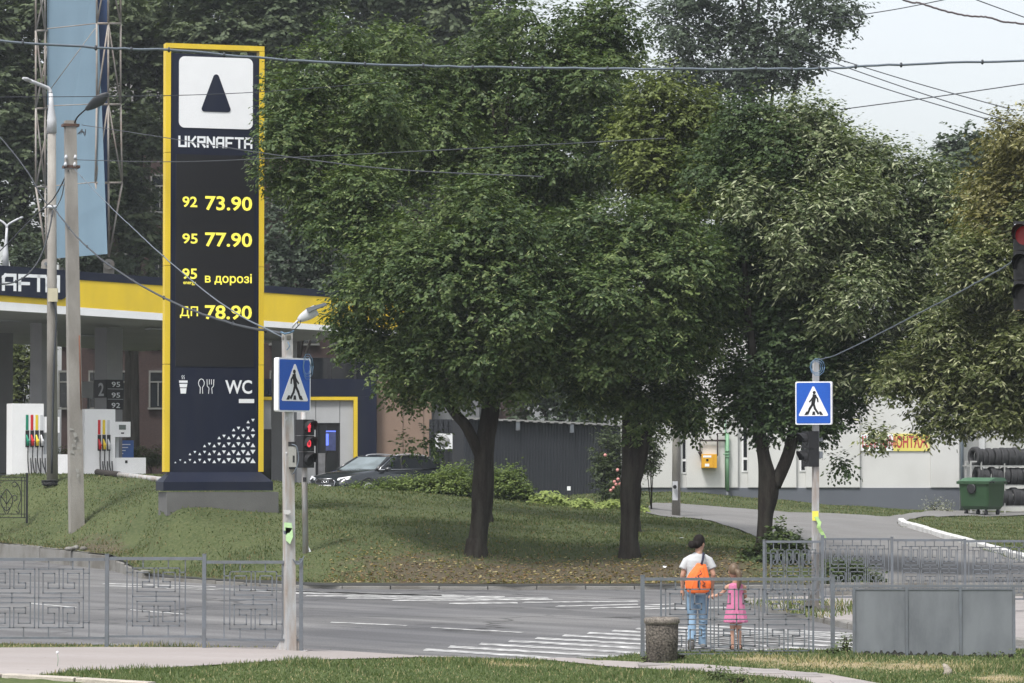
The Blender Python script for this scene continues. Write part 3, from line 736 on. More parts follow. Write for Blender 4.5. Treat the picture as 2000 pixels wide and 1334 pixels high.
# ------------------------------------------------------------------ fuel pumps
gcol = {'g': (0.01,0.22,0.13), 'r': (0.55,0.02,0.025), 'y': (0.75,0.55,0.03), 'w': (0.55,0.56,0.57)}
gm_ = {k: M('grade_'+k, v, .5, var=.02, fine=0) for k, v in gcol.items()}
pumpw = M('pump_white_enamel', (0.80,0.80,0.80), 0.4, var=0.03)
def pump(pxl, pxr, pyt, pyb, Y, split, grades, label):
    o = P(pxl, pyb, Y); zg = h(o.x, Y)+.01; fr = Frame((o.x, Y, zg), 24)
    s_ = S(Y); W = (pxr-pxl)/s_; Hh = P(pxl, pyt, Y).z-zg
    # body seen on its corner: narrow side on the left, nozzle face on the right
    sd_ = .62; fw = 1.02
    T = thing('fuel_pump', label, 'fuel pump', fr.p(.5,.3,0), 'fuel pumps under the canopy')
    m = MB(); m.box(fr, 0, fw, 0, sd_, 0, .06); mk('base', m, offwhite, T)
    m = MB(); m.box(fr, 0, fw, 0, sd_, .062, Hh); mk('body', m, pumpw, T)
    ff = Frame(fr.p(0, -.006, 0), 24)
    n = len(grades); x0 = .44
    for i, g in enumerate(grades):
        u = x0+i*.155
        m = MB(); m.box(ff, u, u+.085, -.004, .004, Hh*.635, Hh*.845); mk('grade_strip', m, gm_[g], T)
        m = MB(); m.box(ff, u-.01, u+.11, -.005, .004, Hh*.40, Hh*.63); mk('nozzle_holster', m, blackm, T)
        m = MB(); m.tube([ff.p(u+.02,-.02,Hh*.57), ff.p(u+.045,-.05,Hh*.51), ff.p(u+.06,-.06,Hh*.42)], [.018,.04,.05], 8); m.tube([ff.p(u+.05,-.07,Hh*.50), ff.p(u+.09,-.09,Hh*.47)], [.04,.03], 8)
        nz = mk('nozzle', m, gm_[g], T)
        m = MB(); m.tube([ff.p(u+.06,-.05,Hh*.40), ff.p(u+.05,-.09,Hh*.2), ff.p(u+.09+.03*i,-.10,.06), ff.p(u+.16,-.08,.10), ff.p(u+.15,-.05,Hh*.25)], .019, 6, res=3); mk('hose', m, blackm, T)
    m = MB(); m.box(fr, fw+.002, fw+1.05, .05, .55, 0, Hh*.30); mk('lower_cabinet', m, pumpw, T)
    m = MB(); m.box(fr, fw+.35, fw+.43, .04, .05, Hh*.22, Hh*.26); mk('cabinet_badge', m, blackm, T)
    m = MB(); m.box(fr, fw+.002, fw+.52, .02, .22, Hh*.60, Hh*.82); hd = mk('display_head', m, pumpw, T)
    m = MB(); m.box(fr, fw+.13, fw+.36, .008, .02, Hh*.705, Hh*.775); mk('display', m, M('lcd_grey', (0.12,0.14,0.13), .3), hd)
    m = MB(); m.box(fr, fw+.2, fw+.3, .008, .02, Hh*.645, Hh*.665); mk('keypad', m, blackm, hd)
    m = MB(); m.box(fr, fw+.1, fw+.2, .25, .4, Hh*.3, Hh*.6); mk('post', m, offwhite, T)
    return T
pump(23, 115, 788, 931, 106.5, 57, 'gryw', 'white fuel pump with four coloured grade strips, behind the taller lamp pole')
pump(165, 240, 799, 930, 109.5, 183, 'ryw', 'white fuel pump with three grade strips, left of the price pylon')
# advert stand, sign boards, pipe, cable coil
bx = P(240, 930, 114); T = thing('advert_stand', 'blue and green advert panel standing behind the second fuel pump', 'advert stand', (bx.x, 114, h(bx.x,114)))
fr = Frame((bx.x, 114, h(bx.x,114)), 0)
m = MB(); m.box(fr, -.35, .35, 0, .1, .35, 1.35); mk('panel', m, M('advert_blue', (0.07,0.16,0.45), .5, var=.25, scale=1.2), T)
m = MB(); m.box(fr, -.35, .35, -.004, -.001, .36, .72); mk('green_photo', m, M('advert_green', (0.05,0.10,0.06), .5, var=.4, scale=3), T)
m = MB()
for k in range(4): m.box(fr, -.25, .25-.08*k, -.006, -.001, 1.2-.1*k, 1.23-.1*k)
mk('print_lines', m, letterw, T)
m = MB(); m.box(fr, -.4, .4, -.02, .12, 0, .34); mk('foot', m, blackm, T)
bx = P(173, 770, 122); m = MB(); fr = Frame((bx.x, 122, h(bx.x,122)), 0)
T = thing('notice_board', 'white notice board on a post behind the filling station columns', 'sign', (bx.x,122,h(bx.x,122)))
v1 = P(173,745,122).z-fr.o.z; v0 = P(173,777,122).z-fr.o.z
m.box(fr, -.32, .16, 0, .04, v0, v1); mk('board', m, offwhite, T); m = MB(); m.box(fr, -.05, .03, .042, .1, 0, v1); mk('post', m, galv, T)
m = MB(); a = P(190,931,100.5); b = P(325,934,96.5); z0 = h(a.x,a.y)+.1; z1 = h(b.x,b.y)+.1; a.z = z0; b.z = z1
T = thing('barrier_pipe', 'white pipe with a dark end lying on the crest by the second pump', 'pipe', a)
c = a.lerp(b, .33); m.cyl(c, b, .085, 12); mk('white_pipe', m, lightsteel, T); m = MB(); m.cyl(a, c, .1, 12); mk('dark_end', m, M('burnt_pipe', (0.03,0.025,0.022), .8), T)

# ------------------------------------------------------------------ shop building
sY = 126.0; so_ = P(505, 950, sY); sz = h(-6, 125)-.05
sf = Frame((so_.x, sY, sz), 0); SS = S(sY)
def su(px): return (px-505)/SS
def sv_(py): return P(600, py, sY).z - sz
T = thing('shop', 'navy and white filling station shop with yellow portal, behind the black car', 'shop', sf.p(4, 3, 0))
m = MB(); m.box(sf, su(505), su(733), .35, 9, 0, sv_(742)); mk('wall', m, navy, T)
m = MB(); m.box(sf, su(505), su(735), 0, .348, sv_(774), sv_(740)); mk('portal_beam', m, navy, T)
m = MB(); m.box(sf, su(698.5), su(735), 0, .348, 0, sv_(774)-.003); mk('portal_leg', m, navy, T)
m = MB(); m.box(sf, su(505), su(698), -.01, .34, sv_(781.5), sv_(775)); mk('yellow_band', m, yellow, T)
m = MB(); m.box(sf, su(690), su(698), -.012, .338, 0, sv_(781.5)-.003); mk('yellow_jamb', m, yellow, T)
for a, b in ((505,529),(529,575),(575,616),(616,663),(663,689.6)):
    y0 = 838 if a == 505 else (826 if a == 616 else 960)
    m = MB(); m.box(sf, su(a)+.01, su(b)-.01, .12, .34, 0 if y0 == 960 else sv_(y0), sv_(782)); mk('wall_panel', m, offwhite, T)
m = MB(); m.box(sf, su(616.5), su(663), .2, .34, 0, sv_(826.5)); dr = mk('glass_door', m, glassd, T)
m = MB(); m.box(sf, su(616.5), su(620), .17, .2, 0, sv_(826.5)); m.box(sf, su(660), su(663), .17, .2, 0, sv_(826.5)); m.box(sf, su(620), su(660), .17, .2, sv_(829), sv_(826.5)); m.box(sf, su(636), su(637.5), .18, .2, 0, sv_(829)); mk('door_frame', m, blackm, dr)
m = MB(); m.box(sf, su(635.5), su(655), .150, .165, sv_(880), sv_(842)); mk('shelves_behind_glass', m, M('cool_lit_shelf', (0.05,0.06,0.12), .4, var=.5, scale=6, emit=((0.10,0.14,0.5), .08)), dr)
m = MB(); m.box(sf, su(636), su(655), .14, .149, sv_(843.5), sv_(841)); m.box(sf, su(636), su(641), .14, .149, sv_(870), sv_(847)); mk('screen', m, M('blue_lit_screen', (0.08,0.1,0.4), .4, var=.3, scale=8, emit=((0.12,0.2,0.95), .8)), dr)
m = MB(); m.box(sf, su(621), su(634.5), .14, .19, 0, sv_(885)); mk('door_poster', m, M('grey_poster', (0.2,0.2,0.21), .5, var=.3, scale=4), dr)
m = MB(); m.box(sf, su(505.5), su(528.5), .2, .34, 0, sv_(838.5)); mk('dark_opening', m, glassd, T)
brown = M('brown_cladding', (0.235,0.165,0.125), 0.6, var=0.05)
m = MB(); m.box(sf, su(733.5), su(842), .5, 9, 0, sv_(745)); mk('brown_wall', m, brown, T)
for a, b in ((734,785.5),(787,826),(827.5,842)):
    m = MB(); m.box(sf, su(a), su(b), .44, .498, 0, sv_(743)); mk('brown_panel', m, brown, T)
m = MB(); m.box(sf, su(560), su(735), 1.2, 1.5, sv_(742)+.01, sv_(697)); mk('dark_upper_glazing', m, glassd, T)
for px in (560, 600, 640, 690, 733):
    m = MB(); m.box(sf, su(px)-.05, su(px)+.05, 1.15, 1.198, sv_(742)+.01, sv_(697)); mk('glazing_bar', m, blackm, T)
m = MB(); m.box(sf, su(842.5), su(935), 1.0, 9, 0, sv_(762)); mk('grey_annex', m, M('grey_annex', (0.13,0.135,0.14), .7), T)

# dark slatted enclosure and shed
dslat = M('dark_metal_slat', (0.020,0.022,0.027), 0.55, var=0.12, scale=1)
T = thing('slatted_enclosure', 'dark vertical slat enclosure between brown wall and shed', 'enclosure', P(870,975,119))
e0 = P(838, 975, 120.5); fr = Frame((e0.x, 120.5, h(e0.x,120.5)-.1), 0); ev = P(860,819,120.5).z-fr.o.z
m = MB(); m.box(fr, 0, 2.3, .06, .12, 0, ev); mk('backing', m, dslat, T)
for i in range(13):
    m = MB(); m.box(fr, i*.176, i*.176+.13, 0, .058, 0, ev+rng.uniform(-.01,.01)); mk('slat', m, dslat, T)
a0 = P(906, 975, 111.5); a1 = P(1212, 975, 112.4); sl_ = Vector((a1.x-a0.x, a1.y-a0.y, 0)); ya = math.degrees(math.atan2(sl_.y, sl_.x))
fr = Frame((a0.x, a0.y, h(a0.x,a0.y)-.35), ya); L_ = sl_.length
zt0 = P(908, 819.5, 111.5).z-fr.o.z; zt1 = P(1212, 833, 112.4).z-fr.o.z
zs = lambda u: zt0+(zt1-zt0)*u/L_
T = thing('metal_shed', 'dark profiled metal shed behind the two lindens', 'shed', fr.p(L_/2, 1, 0))
shedm = M('dark_profiled_sheet', (0.027,0.030,0.037), 0.5, var=0.10, scale=.7)
m = MB(); n = int(L_/.1)
prof = []
for i in range(n):
    u = L_*i/n; k = L_/n; prof += [(u, 0), (u+.5*k, 0), (u+.6*k, .03), (u+.9*k, .03)]
prof.append((L_, 0))
ring = m.add([fr.p(u, d, 0) for u, d in prof]); rt = m.add([fr.p(u, d, zs(u)) for u, d in prof])
for i in range(len(prof)-1): m.face([ring+i, ring+i+1, rt+i+1, rt+i])
mk('profiled_wall', m, shedm, T)
def tilt(m, u0, u1, d0, d1, a, b):
    m.hexa([fr.p(u0,d0,a(u0)), fr.p(u1,d0,a(u1)), fr.p(u1,d1,a(u1)), fr.p(u0,d1,a(u0)), fr.p(u0,d0,b(u0)), fr.p(u1,d0,b(u1)), fr.p(u1,d1,b(u1)), fr.p(u0,d1,b(u0))])
m = MB(); tilt(m, 0, L_, .05, 2.4, lambda u: 0, lambda u: zs(u)-.01); mk('body', m, shedm, T)
m = MB(); n = int(L_/.14)
for i in range(n):
    k = .03 if i % 2 else 0
    tilt(m, L_*i/n, L_*(i+1)/n, -.22, 2.5, lambda u: zs(u)+.005+k, lambda u: zs(u)+.05+k)
mk('corrugated_roof', m, M('pale_roof_sheet', (0.24,0.24,0.235), .6), T)
for u in (1.7, 3.5):
    m = MB(); m.box(fr, u, u+.12, -.2, -.01, zs(u)-.28, zs(u)); mk('roof_bracket', m, galv, T)
# wall air conditioner
m = MB(); o = P(850, 877, 118.5); fr = Frame((o.x, 118.5, o.z), 0)
T = thing('air_conditioner', 'white wall air conditioner on the dark slats, half behind leaves', 'air conditioner', o)
m.box(fr, 0, .83, 0, .3, 0, .54); mk('casing', m, white, T); m = MB(); m.lathe((0,0,0), [(.20,0),(.20,.02),(.05,.03)], 20)
m.v = [fr.p(.3+v.x, -.012-v.z*.5, .28+v.y) for v in m.v]; mk('fan_grille', m, M('ac_grille', (.34,.34,.34), .6), T)
m = MB(); m.box(fr, .1, .16, .3, 2.0, -.06, 0); m.box(fr, .66, .72, .3, 2.0, -.06, 0); mk('bracket', m, galv, T)
o = G(1111, 978); m = MB(); T = thing('garden_lamp', 'small pale bollard lamp on a thin stem before the dark shed', 'lamp', o)
hh = P(1111, 958, o.y).z-o.z; m.cyl(o, o+Vector((0,0,hh)), .02, 8); mk('stem', m, blackm, T)
m = MB(); m.box(Frame(o), -.055, .055, -.055, .055, hh+.002, hh+.13); mk('lamp_head', m, white, T)
# ------------------------------------------------------------------ tyre workshop (white building)
wY = 117.0; wo = P(1225, 953, wY); wz = 0.3
wf = Frame((wo.x, wY, wz), 0); WS = S(wY)
def wu(px): return (px-1225)/WS
def wv(py): return P(1500, py, wY).z - wz
render_ = M('white_render', (0.56,0.56,0.545), 0.85, var=0.05, scale=.6, fine=0.06, fscale=50, bump=0.15, dirt=(0.46,0.455,0.44), dirt_amt=0.25, dirt_scale=1.0)
plinth_ = M('grey_plinth', (0.105,0.115,0.135), 0.8, var=0.10, scale=.8)
wframe = M('white_window_frame', (0.75,0.75,0.75), 0.4, var=0.02)
T = thing('workshop_building', 'white rendered tyre workshop with grey plinth behind the right-hand trees', 'building', wf.p(5,4,0))
m = MB(); m.box(wf, 0, wu(1873), .14, 12, wv(953)+.004, wv(640)); mk('wall', m, render_, T)
m = MB(); m.box(wf, 0, wu(1874), .05, 12, 0, wv(953)); mk('plinth', m, plinth_, T)
for a, b in ((1225,1329),(1341,1441),(1461,1555),(1574,1679),(1818,1873)):
    m = MB(); m.box(wf, wu(a), wu(b), 0, .138, wv(952), wv(642)); mk('wall_pilaster', m, render_, T)
for a, b, y0, y1 in ((1330,1341,800,925),(1449,1461,800,922),(1562,1574,800,921)):
    m = MB(); m.box(wf, wu(a), wu(b)-.004, .115, .138, wv(y1), wv(y0)); w = mk('window', m, wframe, T)
    m = MB(); m.box(wf, wu(a)+.06, wu(b)-.03, .105, .114, wv(y1-3), wv(y1-24)); m.box(wf, wu(a)+.06, wu(b)-.03, .105, .114, wv(y1-29), wv(y0)-.05); mk('pane', m, glassd, w)
m = MB(); m.box(wf, wu(1885), wu(2150), 3.0, 12, 0, wv(660)); mk('annex_wall', m, render_, T)
for a, b in ((1934,1946),): 
    m = MB(); m.box(wf, wu(a), wu(b), 2.9, 2.998, 0, wv(700)); mk('wall_pilaster', m, wframe, T)
m = MB(); m.box(wf, wu(1996), wu(2030), 2.85, 2.99, wv(850), wv(835)); mk('sign_strip', m, white, T)
m = MB(); m.tube([wf.p(wu(1878.5),-.02,.45), wf.p(wu(1878.5),-.02,wv(660))], .06, 8); mk('downpipe', m, M('downpipe_blue_grey',(0.16,0.19,0.22),.5), T)
# lettered sign
ysign = M('sign_yellow', (0.66,0.58,0.12), 0.6, var=0.05, scale=1.5, dirt=(0.72,0.70,0.6), dirt_amt=0.25, dirt_scale=.7); redl = M('red_lettering', (0.42,0.05,0.055), 0.6, var=0.05)
T = thing('workshop_sign', 'yellow board with red Cyrillic lettering on the white workshop, half under leaves', 'sign', wf.p(wu(1748), .1, wv(881)))
m = MB(); m.box(wf, wu(1680.5), wu(1816.5), .10, .137, wv(881), wv(847)); mk('board', m, ysign, T)
m = MB(); m.box(wf, wu(1681), wu(1745), .0965, .0995, wv(880.5), wv(847.5)); mk('faded_white_half', m, white, T)
m = MB(); text_mb('ШИНОМОНТАЖ', wf, wu(1684.5), wu(1813), wv(875), wv(851), .094, m, bold=.03); mk('lettering', m, redl, T)
# gas cabinet and pipes
gasy = M('gas_cabinet_yellow', (0.66,0.34,0.02), 0.5, var=0.05); pipeb = M('brown_pipe', (0.035,0.022,0.022), .5); pipeg = M('green_pipe', (0.17,0.33,0.20), .5, var=.1)
T = thing('gas_cabinet', 'yellow gas meter cabinet on the white workshop wall', 'gas meter', wf.p(wu(1384), -.3, wv(915)))
m = MB(); m.box(wf, wu(1369.5), wu(1399), -.34, -.001, wv(914), wv(887)); mk('case', m, gasy, T)
m = MB(); m.box(wf, wu(1370.5), wu(1392), -.36, -.341, wv(913), wv(888)); dr = mk('door', m, gasy, T)
m = MB(); m.box(wf, wu(1372), wu(1388), -.366, -.361, wv(893.5), wv(889.5)); m.box(wf, wu(1375.5), wu(1384), -.366, -.361, wv(911), wv(905.5)); mk('paper_label', m, letterw, dr)
m = MB(); m.box(wf, wu(1378), wu(1382.5), -.368, -.361, wv(900.5), wv(896.5)); mk('meter_window', m, glassd, dr)
T = thing('gas_pipe', 'thin brown gas pipes looping above the yellow cabinet', 'pipe', wf.p(wu(1384), -.1, wv(890)))
m = MB()
m.tube([wf.p(wu(1369), -.1, wv(891)), wf.p(wu(1367), -.1, wv(888)), wf.p(wu(1367), -.1, wv(860.5)), wf.p(wu(1419), -.1, wv(860.5))], .032, 6, res=1)
mk('lower_run', m, pipeb, T)
m = MB(); m.tube([wf.p(wu(1397), -.12, wv(893)), wf.p(wu(1401), -.12, wv(889)), wf.p(wu(1401), -.12, wv(846.5)), wf.p(wu(1423), -.12, wv(846.5))], .026, 6); mk('upper_run', m, pipeb, T)
m = MB(); m.ell(wf.p(wu(1367), -.1, wv(884)), (.07,.07,.06), 8, 6); m.box(wf, wu(1364), wu(1367), -.13, -.1, wv(885), wv(883)); mk('tap', m, pipeb, T)
T = thing('green_gas_riser', 'pale green gas riser with valve on the white workshop wall', 'pipe', wf.p(wu(1421), -.15, .5))
m = MB(); m.cyl(wf.p(wu(1420.5), -.13, wv(958)), wf.p(wu(1420.5), -.13, wv(846)), .058, 10); mk('pipe', m, pipeg, T)
m = MB(); m.cyl(wf.p(wu(1416.5), -.06, wv(953)), wf.p(wu(1416.5), -.06, wv(800)), .02, 6); mk('thin_pipe', m, pipeg, T)
m = MB()
for y in (882, 888, 893): m.cyl(wf.p(wu(1420.5), -.13, wv(y)), wf.p(wu(1420.5), -.13, wv(y-2.4)), .085, 12)
m.cyl(wf.p(wu(1412), -.13, wv(887)), wf.p(wu(1420), -.13, wv(887)), .02, 6); mk('valve', m, pipeg, T)
m = MB(); m.cyl(wf.p(wu(1418.5), -.13, .45), wf.p(wu(1419.8), -.13, wv(958)), .03, 6); m.cyl(wf.p(wu(1421.5), -.13, .45), wf.p(wu(1421), -.13, wv(958)), .02, 6); mk('lower_stub', m, galv, T)

# ------------------------------------------------------------------ tyre rack and tyres
rY = 115.0; ro = P(1890, 990, rY); rz = h(ro.x, rY); rf = Frame((ro.x, rY, rz), 12); RS = S(rY)
def ru(px): return (px-1890)/RS/math.cos(R(12))
def rv(py): return P(1950, py, rY).z - rz
T = thing('tyre_rack', 'grey metal rack of tyres beside the white workshop', 'rack', rf.p(1.2,.3,0))
rackm = M('rack_steel', (0.36,0.36,0.35), 0.5, var=0.1)
for y in (910, 948, 989):
    for d in (0, .42):
        m = MB(); m.box(rf, ru(1889), ru(2120), d, d+.04, rv(y)-.02, rv(y)+.02); mk('rail', m, rackm, T)
for px in (1964, 2040, 2118):
    for d in (-.03, .47):
        m = MB(); m.box(rf, ru(px)-.02, ru(px)+.02, d-.02, d+.02, 0, rv(905)); mk('post', m, rackm, T)
for d in (-.03, .47):
    m = MB(); m.box(rf, ru(1896)-.025, ru(1896)+.025, d-.02, d+.02, 0, rv(900)); m.box(rf, ru(1917)-.025, ru(1917)+.025, d-.02, d+.02, 0, rv(900)); m.box(rf, ru(1896)+.025, ru(1917)-.025, d-.02, d+.02, rv(900)-.05, rv(900)); mk('end_frame', m, rackm, T)
def tyre_mesh():
    m = MB(); prof = [(.19,-.085),(.205,-.10),(.27,-.105),(.30,-.09),(.315,-.06),(.306,-.052),(.318,-.03),(.309,-.012),(.309,.012),(.318,.03),(.306,.052),(.315,.06),(.30,.09),(.27,.105),(.205,.10),(.19,.085)]
    n = 22; rings = []
    for r_, x in prof: rings.append(m.add([(x, r_*math.cos(2*math.pi*j/n), r_*math.sin(2*math.pi*j/n)) for j in range(n)]))
    for i in range(len(prof)):
        a, b = rings[i], rings[(i+1) % len(prof)]
        for j in range(n): m.face([a+j, a+(j+1)%n, b+(j+1)%n, b+j], 0, True)
    return m.mesh('tyre', mats=[rubber])
tm = tyre_mesh()
for row, (y, x0, nt, txt) in enumerate(((910,1910,13,'top shelf'),(948,1916,13,'middle shelf'),(989,1962,9,'bottom shelf'))):
    u = ru(x0)
    for k in range(nt):
        o = bpy.data.objects.new('tyre', tm); link(o)
        sc_ = rng.uniform(.93, 1.06) if k else 1.08
        if row == 0 and k in (3,): u += .05
        o.location = rf.p(u, .21, rv(y)+.02+.27*sc_); o.scale = (rng.uniform(.9,1.1), sc_, sc_)
        o.rotation_euler = (rng.uniform(0,6), rng.uniform(-.06,.06), R(12+rng.uniform(-5,5)) + (0.35 if (row == 0 and k < 2) else 0.12))
        props(o, ('first worn tyre at the open left end of the rack '+txt) if k == 0 else 'black worn tyre standing in the row on the rack '+txt, 'tyre', 'tyres on the rack '+txt)
        u += rng.uniform(.205, .245)

# ------------------------------------------------------------------ green waste container
dgreen = M('container_green', (0.022,0.058,0.024), 0.4, var=0.08, scale=2, spec=.5)
o = G(1918, 1006, 80); DS = S(o.y); df = Frame((o.x, o.y, h(o.x, o.y)), -40)
T = thing('waste_container', 'green wheeled waste container beside the tyre rack', 'bin', df.o)
m = MB(); b0 = .19; t0 = 1.08
def ringp(hx, hy, z, c=.1): return [df.p(a*hx+(0 if k else 0), b*hy, z) for k, (a, b) in enumerate(((-1+c,-1),(1-c,-1),(1,-1+c),(1,1-c),(1-c,1),(-1+c,1),(-1,1-c),(-1,-1+c)))]
r0 = m.add(ringp(.47,.42,b0)); r1 = m.add(ringp(.53,.49,.30)); r2 = m.add(ringp(.585,.54,t0))
for a, b in ((r0,r1),(r1,r2)):
    for j in range(8): m.face([a+j, a+(j+1)%8, b+(j+1)%8, b+j])
m.face([r0+j for j in range(8)][::-1]); mk('body', m, dgreen, T)
m = MB(); a = ringp(.64,.59,t0-.05,.06); b = ringp(.64,.59,t0+.04,.06); m.prism(a, (0,0,.09)); mk('rim', m, dgreen, T)
m = MB(); q = ringp(.62,.57,t0+.045,.06); q2 = ringp(.60,.30,t0+.16,.06); q2 = [p+df.ey*.18 for p in q2]; r0 = m.add(q); r1 = m.add(q2)
for j in range(8): m.face([r0+j, r0+(j+1)%8, r1+(j+1)%8, r1+j])
m.face([r1+j for j in range(8)]); mk('lid', m, M('container_lid_green', (0.045,0.115,0.06), 0.45, var=.06), T)
for s_ in (-.45, .45):
    m = MB(); m.tube([df.p(.65,s_-.1,t0), df.p(.72,s_-.1,t0+.03), df.p(.72,s_+.1,t0+.03), df.p(.65,s_+.1,t0)], .02, 6); mk('handle', m, blackm, T)
m = MB(); m.lathe((0,0,0), [(.12,-.02),(.17,-.02),(.17,.02),(.12,.02)], 18); m.v = [df.p(-.05+v.x, -.565+v.z, .88+v.y) for v in m.v]; mk('lift_ring', m, blackm, T)
for a, b in ((-.38,-.36),(.38,-.36),(.38,.36),(-.38,.36)):
    w = MB(); w.box(df, a-.03, a+.03, b-.04, b+.04, .13, b0+.02); fk_ = mk('castor', w, blackm, T)
    w = MB(); w.cyl(df.p(a-.03, b, .085), df.p(a+.03, b, .085), .085, 14); mk('wheel', w, rubber, fk_)

# ------------------------------------------------------------------ poles
def pole(name, label, cat, base, toppx, Y, r0, r1, mat, n=10):
    t = P(toppx[0], toppx[1], Y); T = thing(name, label, cat, base)
    m = MB(); m.tube([base-Vector((0,0,.2)), t], [r0, r1], n, smooth=(n > 6)); mk('shaft', m, mat, T); return T, t
b = G(103, 936, 80); b = Vector((PX(103, 100), 100, h(PX(103,100),100)))
T, t = pole('lamp_pole', 'tall round concrete lamp pole with white bracket, left of the square concrete pole', 'lamp post', b, (101, 258), 100, .17, .125, concrete)
m = MB(); m.tube([P(101,260,100), P(101,235,100), P(100,205,100), P(99,182,100)], [.145,.14,.075,.06], 10); br = mk('lamp_bracket', m, zinc, T)
m = MB(); m.tube([P(99,182,100), P(95,173,100), P(84,168,99.9), P(58,157.5,99.6)], .055, 8, res=3); mk('arm', m, zinc, br)
m = MB(); m.tube([P(60,158.5,99.6), P(52,155,99.5), P(45,152.5,99.4)], [.05,.09,.05], 8, flat=(1,.6)); mk('lamp_head', m, zinc, T)
m = MB(); m.box(Frame(P(104,588,99.8)), -.14, .14, -.12, .0, -.02, .37); mk('junction_box', m, M('cream_box', (0.50,0.46,0.33), .5), T)
m = MB(); m.tube([P(103,590,99.78), P(110,620,99.8), P(106,700,99.82), P(103,800,99.83), P(101,925,99.83)], .03, 6, res=3); mk('down_cable', m, wire_m, T)
m = MB(); m.tube([P(92,403,99.82), P(104,405,99.8), P(110,403,99.85)], .05, 6); m.tube([P(84,407,99.7), P(88,405,99.8), P(93,404,99.85)], .02, 6); mk('clamp', m, zinc, T)
T = thing('cable_coil', 'tangled coil of black cable at the foot of the round lamp pole', 'cable', P(98, 932, 99.3))
m = MB(); cc = Vector((PX(98,99.3), 99.3, h(PX(98,99.3),99.3)))
for k in range(16):
    a0 = rng.uniform(0, 6.28); rr = rng.uniform(.1,.24); tl = rng.uniform(-.7,.7); zc = rng.uniform(.06,.17)
    m.tube([cc+Vector((rr*math.cos(a0+j*.7)*1.1, rr*math.sin(a0+j*.7)*.7, zc+.07*tl*math.sin(a0+j*.7))) for j in range(10)], .016, 5)
mk('coil', m, blackm, T)
b = Vector((PX(151, 93), 93, h(PX(151,93),93)))
T = thing('concrete_pole', 'square weathered concrete utility pole with rust streak on the left bank', 'utility pole', b)
m = MB(); t = P(137,236,93); fr = Frame(b, 18)
w0, w1 = .19, .145
m.hexa([b+fr.ex*a*w0+fr.ey*c*w0-Vector((0,0,.3)) for a, c in ((-1,-1),(1,-1),(1,1),(-1,1))] + [t+fr.ex*a*w1+fr.ey*c*w1 for a, c in ((-1,-1),(1,-1),(1,1),(-1,1))])
mk('shaft', m, concrete, T)
m = MB()
for py in (245, 326):
    c = P(137.5 if py < 300 else 139, py, 93); m.box(Frame(c, 18), -.22, .22, -.17, .17, -.035, .035)
mk('steel_collar', m, M('rusty_steel', (0.10,0.055,0.04), .7, var=.25), T)
for px, py in ((128,325),(146,325),(129,311),(147,311)):
    m = MB(); c = P(px, py, 92.75); m.tube([c, c+Vector((0,0,.05)), c+Vector((0,0,.12))], [.035,.05,.02], 8); mk('insulator', m, zinc, T)
m = MB(); c0 = P(155, 655, 92.8); c1 = P(158.5, 800, 92.8); m.tube([c0, c0.lerp(c1,.5), c1], .02, 6); mk('rust_strip', m, M('rust', (0.14,0.055,0.03), .8, var=.2), T)
m = MB(); m.tube([P(146,240,92.9), P(150,230,92.8), P(160,220,92.6), P(172,210,92.4)], .022, 6, res=2); ar = mk('lamp_arm', m, darkiron, T)
m = MB(); m.tube([P(168,214,92.4), P(180,206,92.3), P(196,194,92.1), P(211,182,92.0)], [.05,.13,.17,.05], 10, flat=(1,.55), res=3); mk('lamp_head', m, M('dark_lamp', (0.05,0.053,0.058), .5), T)
m = MB()
for k in range(3): m.tube([P(152+k*3,262,92.8), P(156+k*2,258-k*3,92.7), P(166,258+k*4,92.7), P(167,252,92.7)], .012, 5, res=3)
mk('loose_wire', m, wire_m, T)
# posters left on the pole
m = MB()
for _ in range(9):
    px = 139+rng.uniform(0,15); py = rng.uniform(828, 935); c = P(px, py, 92.78); fr2 = Frame(c, 18); m.poly([fr2.p(-.07*rng.random(),-.004,-.09*rng.random()), fr2.p(.07*rng.random(),-.004,-.08*rng.random()), fr2.p(.05,-.004,.02), fr2.p(.01,-.004,.09*rng.random()), fr2.p(-.05,-.004,.05)])
mk('poster_scraps', m, M('torn_paper', (0.30,0.295,0.275), .9, var=.25, scale=9), T)
b = Vector((PX(1320, 97), 97, h(PX(1320,97),97)))
T, t = pole('concrete_post', 'slender concrete post with steel switch box beside the side road', 'utility pole', b, (1322, 640), 97, .125, .10, concrete, 8)
m = MB(); m.box(Frame(P(1318.5,977,96.8)), -.075, .075, -.05, .05, 0, P(1318,940,96.8).z-P(1318,977,96.8).z); bx = mk('switch_box', m, zinc, T)
m = MB(); c = P(1318,951,96.7); m.cyl(c, c+Vector((0,-.08,0)), .055, 10); mk('dark_knob', m, blackm, bx)
# double street lamp behind the canopy
T = thing('double_street_lamp', 'white twin-armed street lamp above the canopy at the left', 'lamp post', Vector((PX(11,132),132,2)))
m = MB(); m.tube([Vector((PX(11,132),132,1.8)), P(11,505,132)], [.13,.11], 10); mk('shaft', m, concrete, T)
m = MB(); m.tube([P(11,520,132), P(11,495,132), P(12,470,132), P(13.5,445,132)], [.13,.11,.05,.05], 8); mk('bracket', m, zinc, T)
for pts in (((13.5,450),(15,440),(25,433),(37,427)),((13.5,450),(12,440),(3,432),(-8,427))):
    m = MB(); m.tube([P(*p, 132) for p in pts], .04, 6, res=3); mk('arm', m, zinc, T)
for a, b in (((37,427),(45,424)),((-8,427),(-16,424))):
    m = MB(); m.tube([P(*a,132), P((a[0]+b[0])/2, (a[1]+b[1])/2, 132), P(*b,132)], [.05,.1,.05], 8, flat=(1,.5)); mk('lamp_head', m, zinc, T)

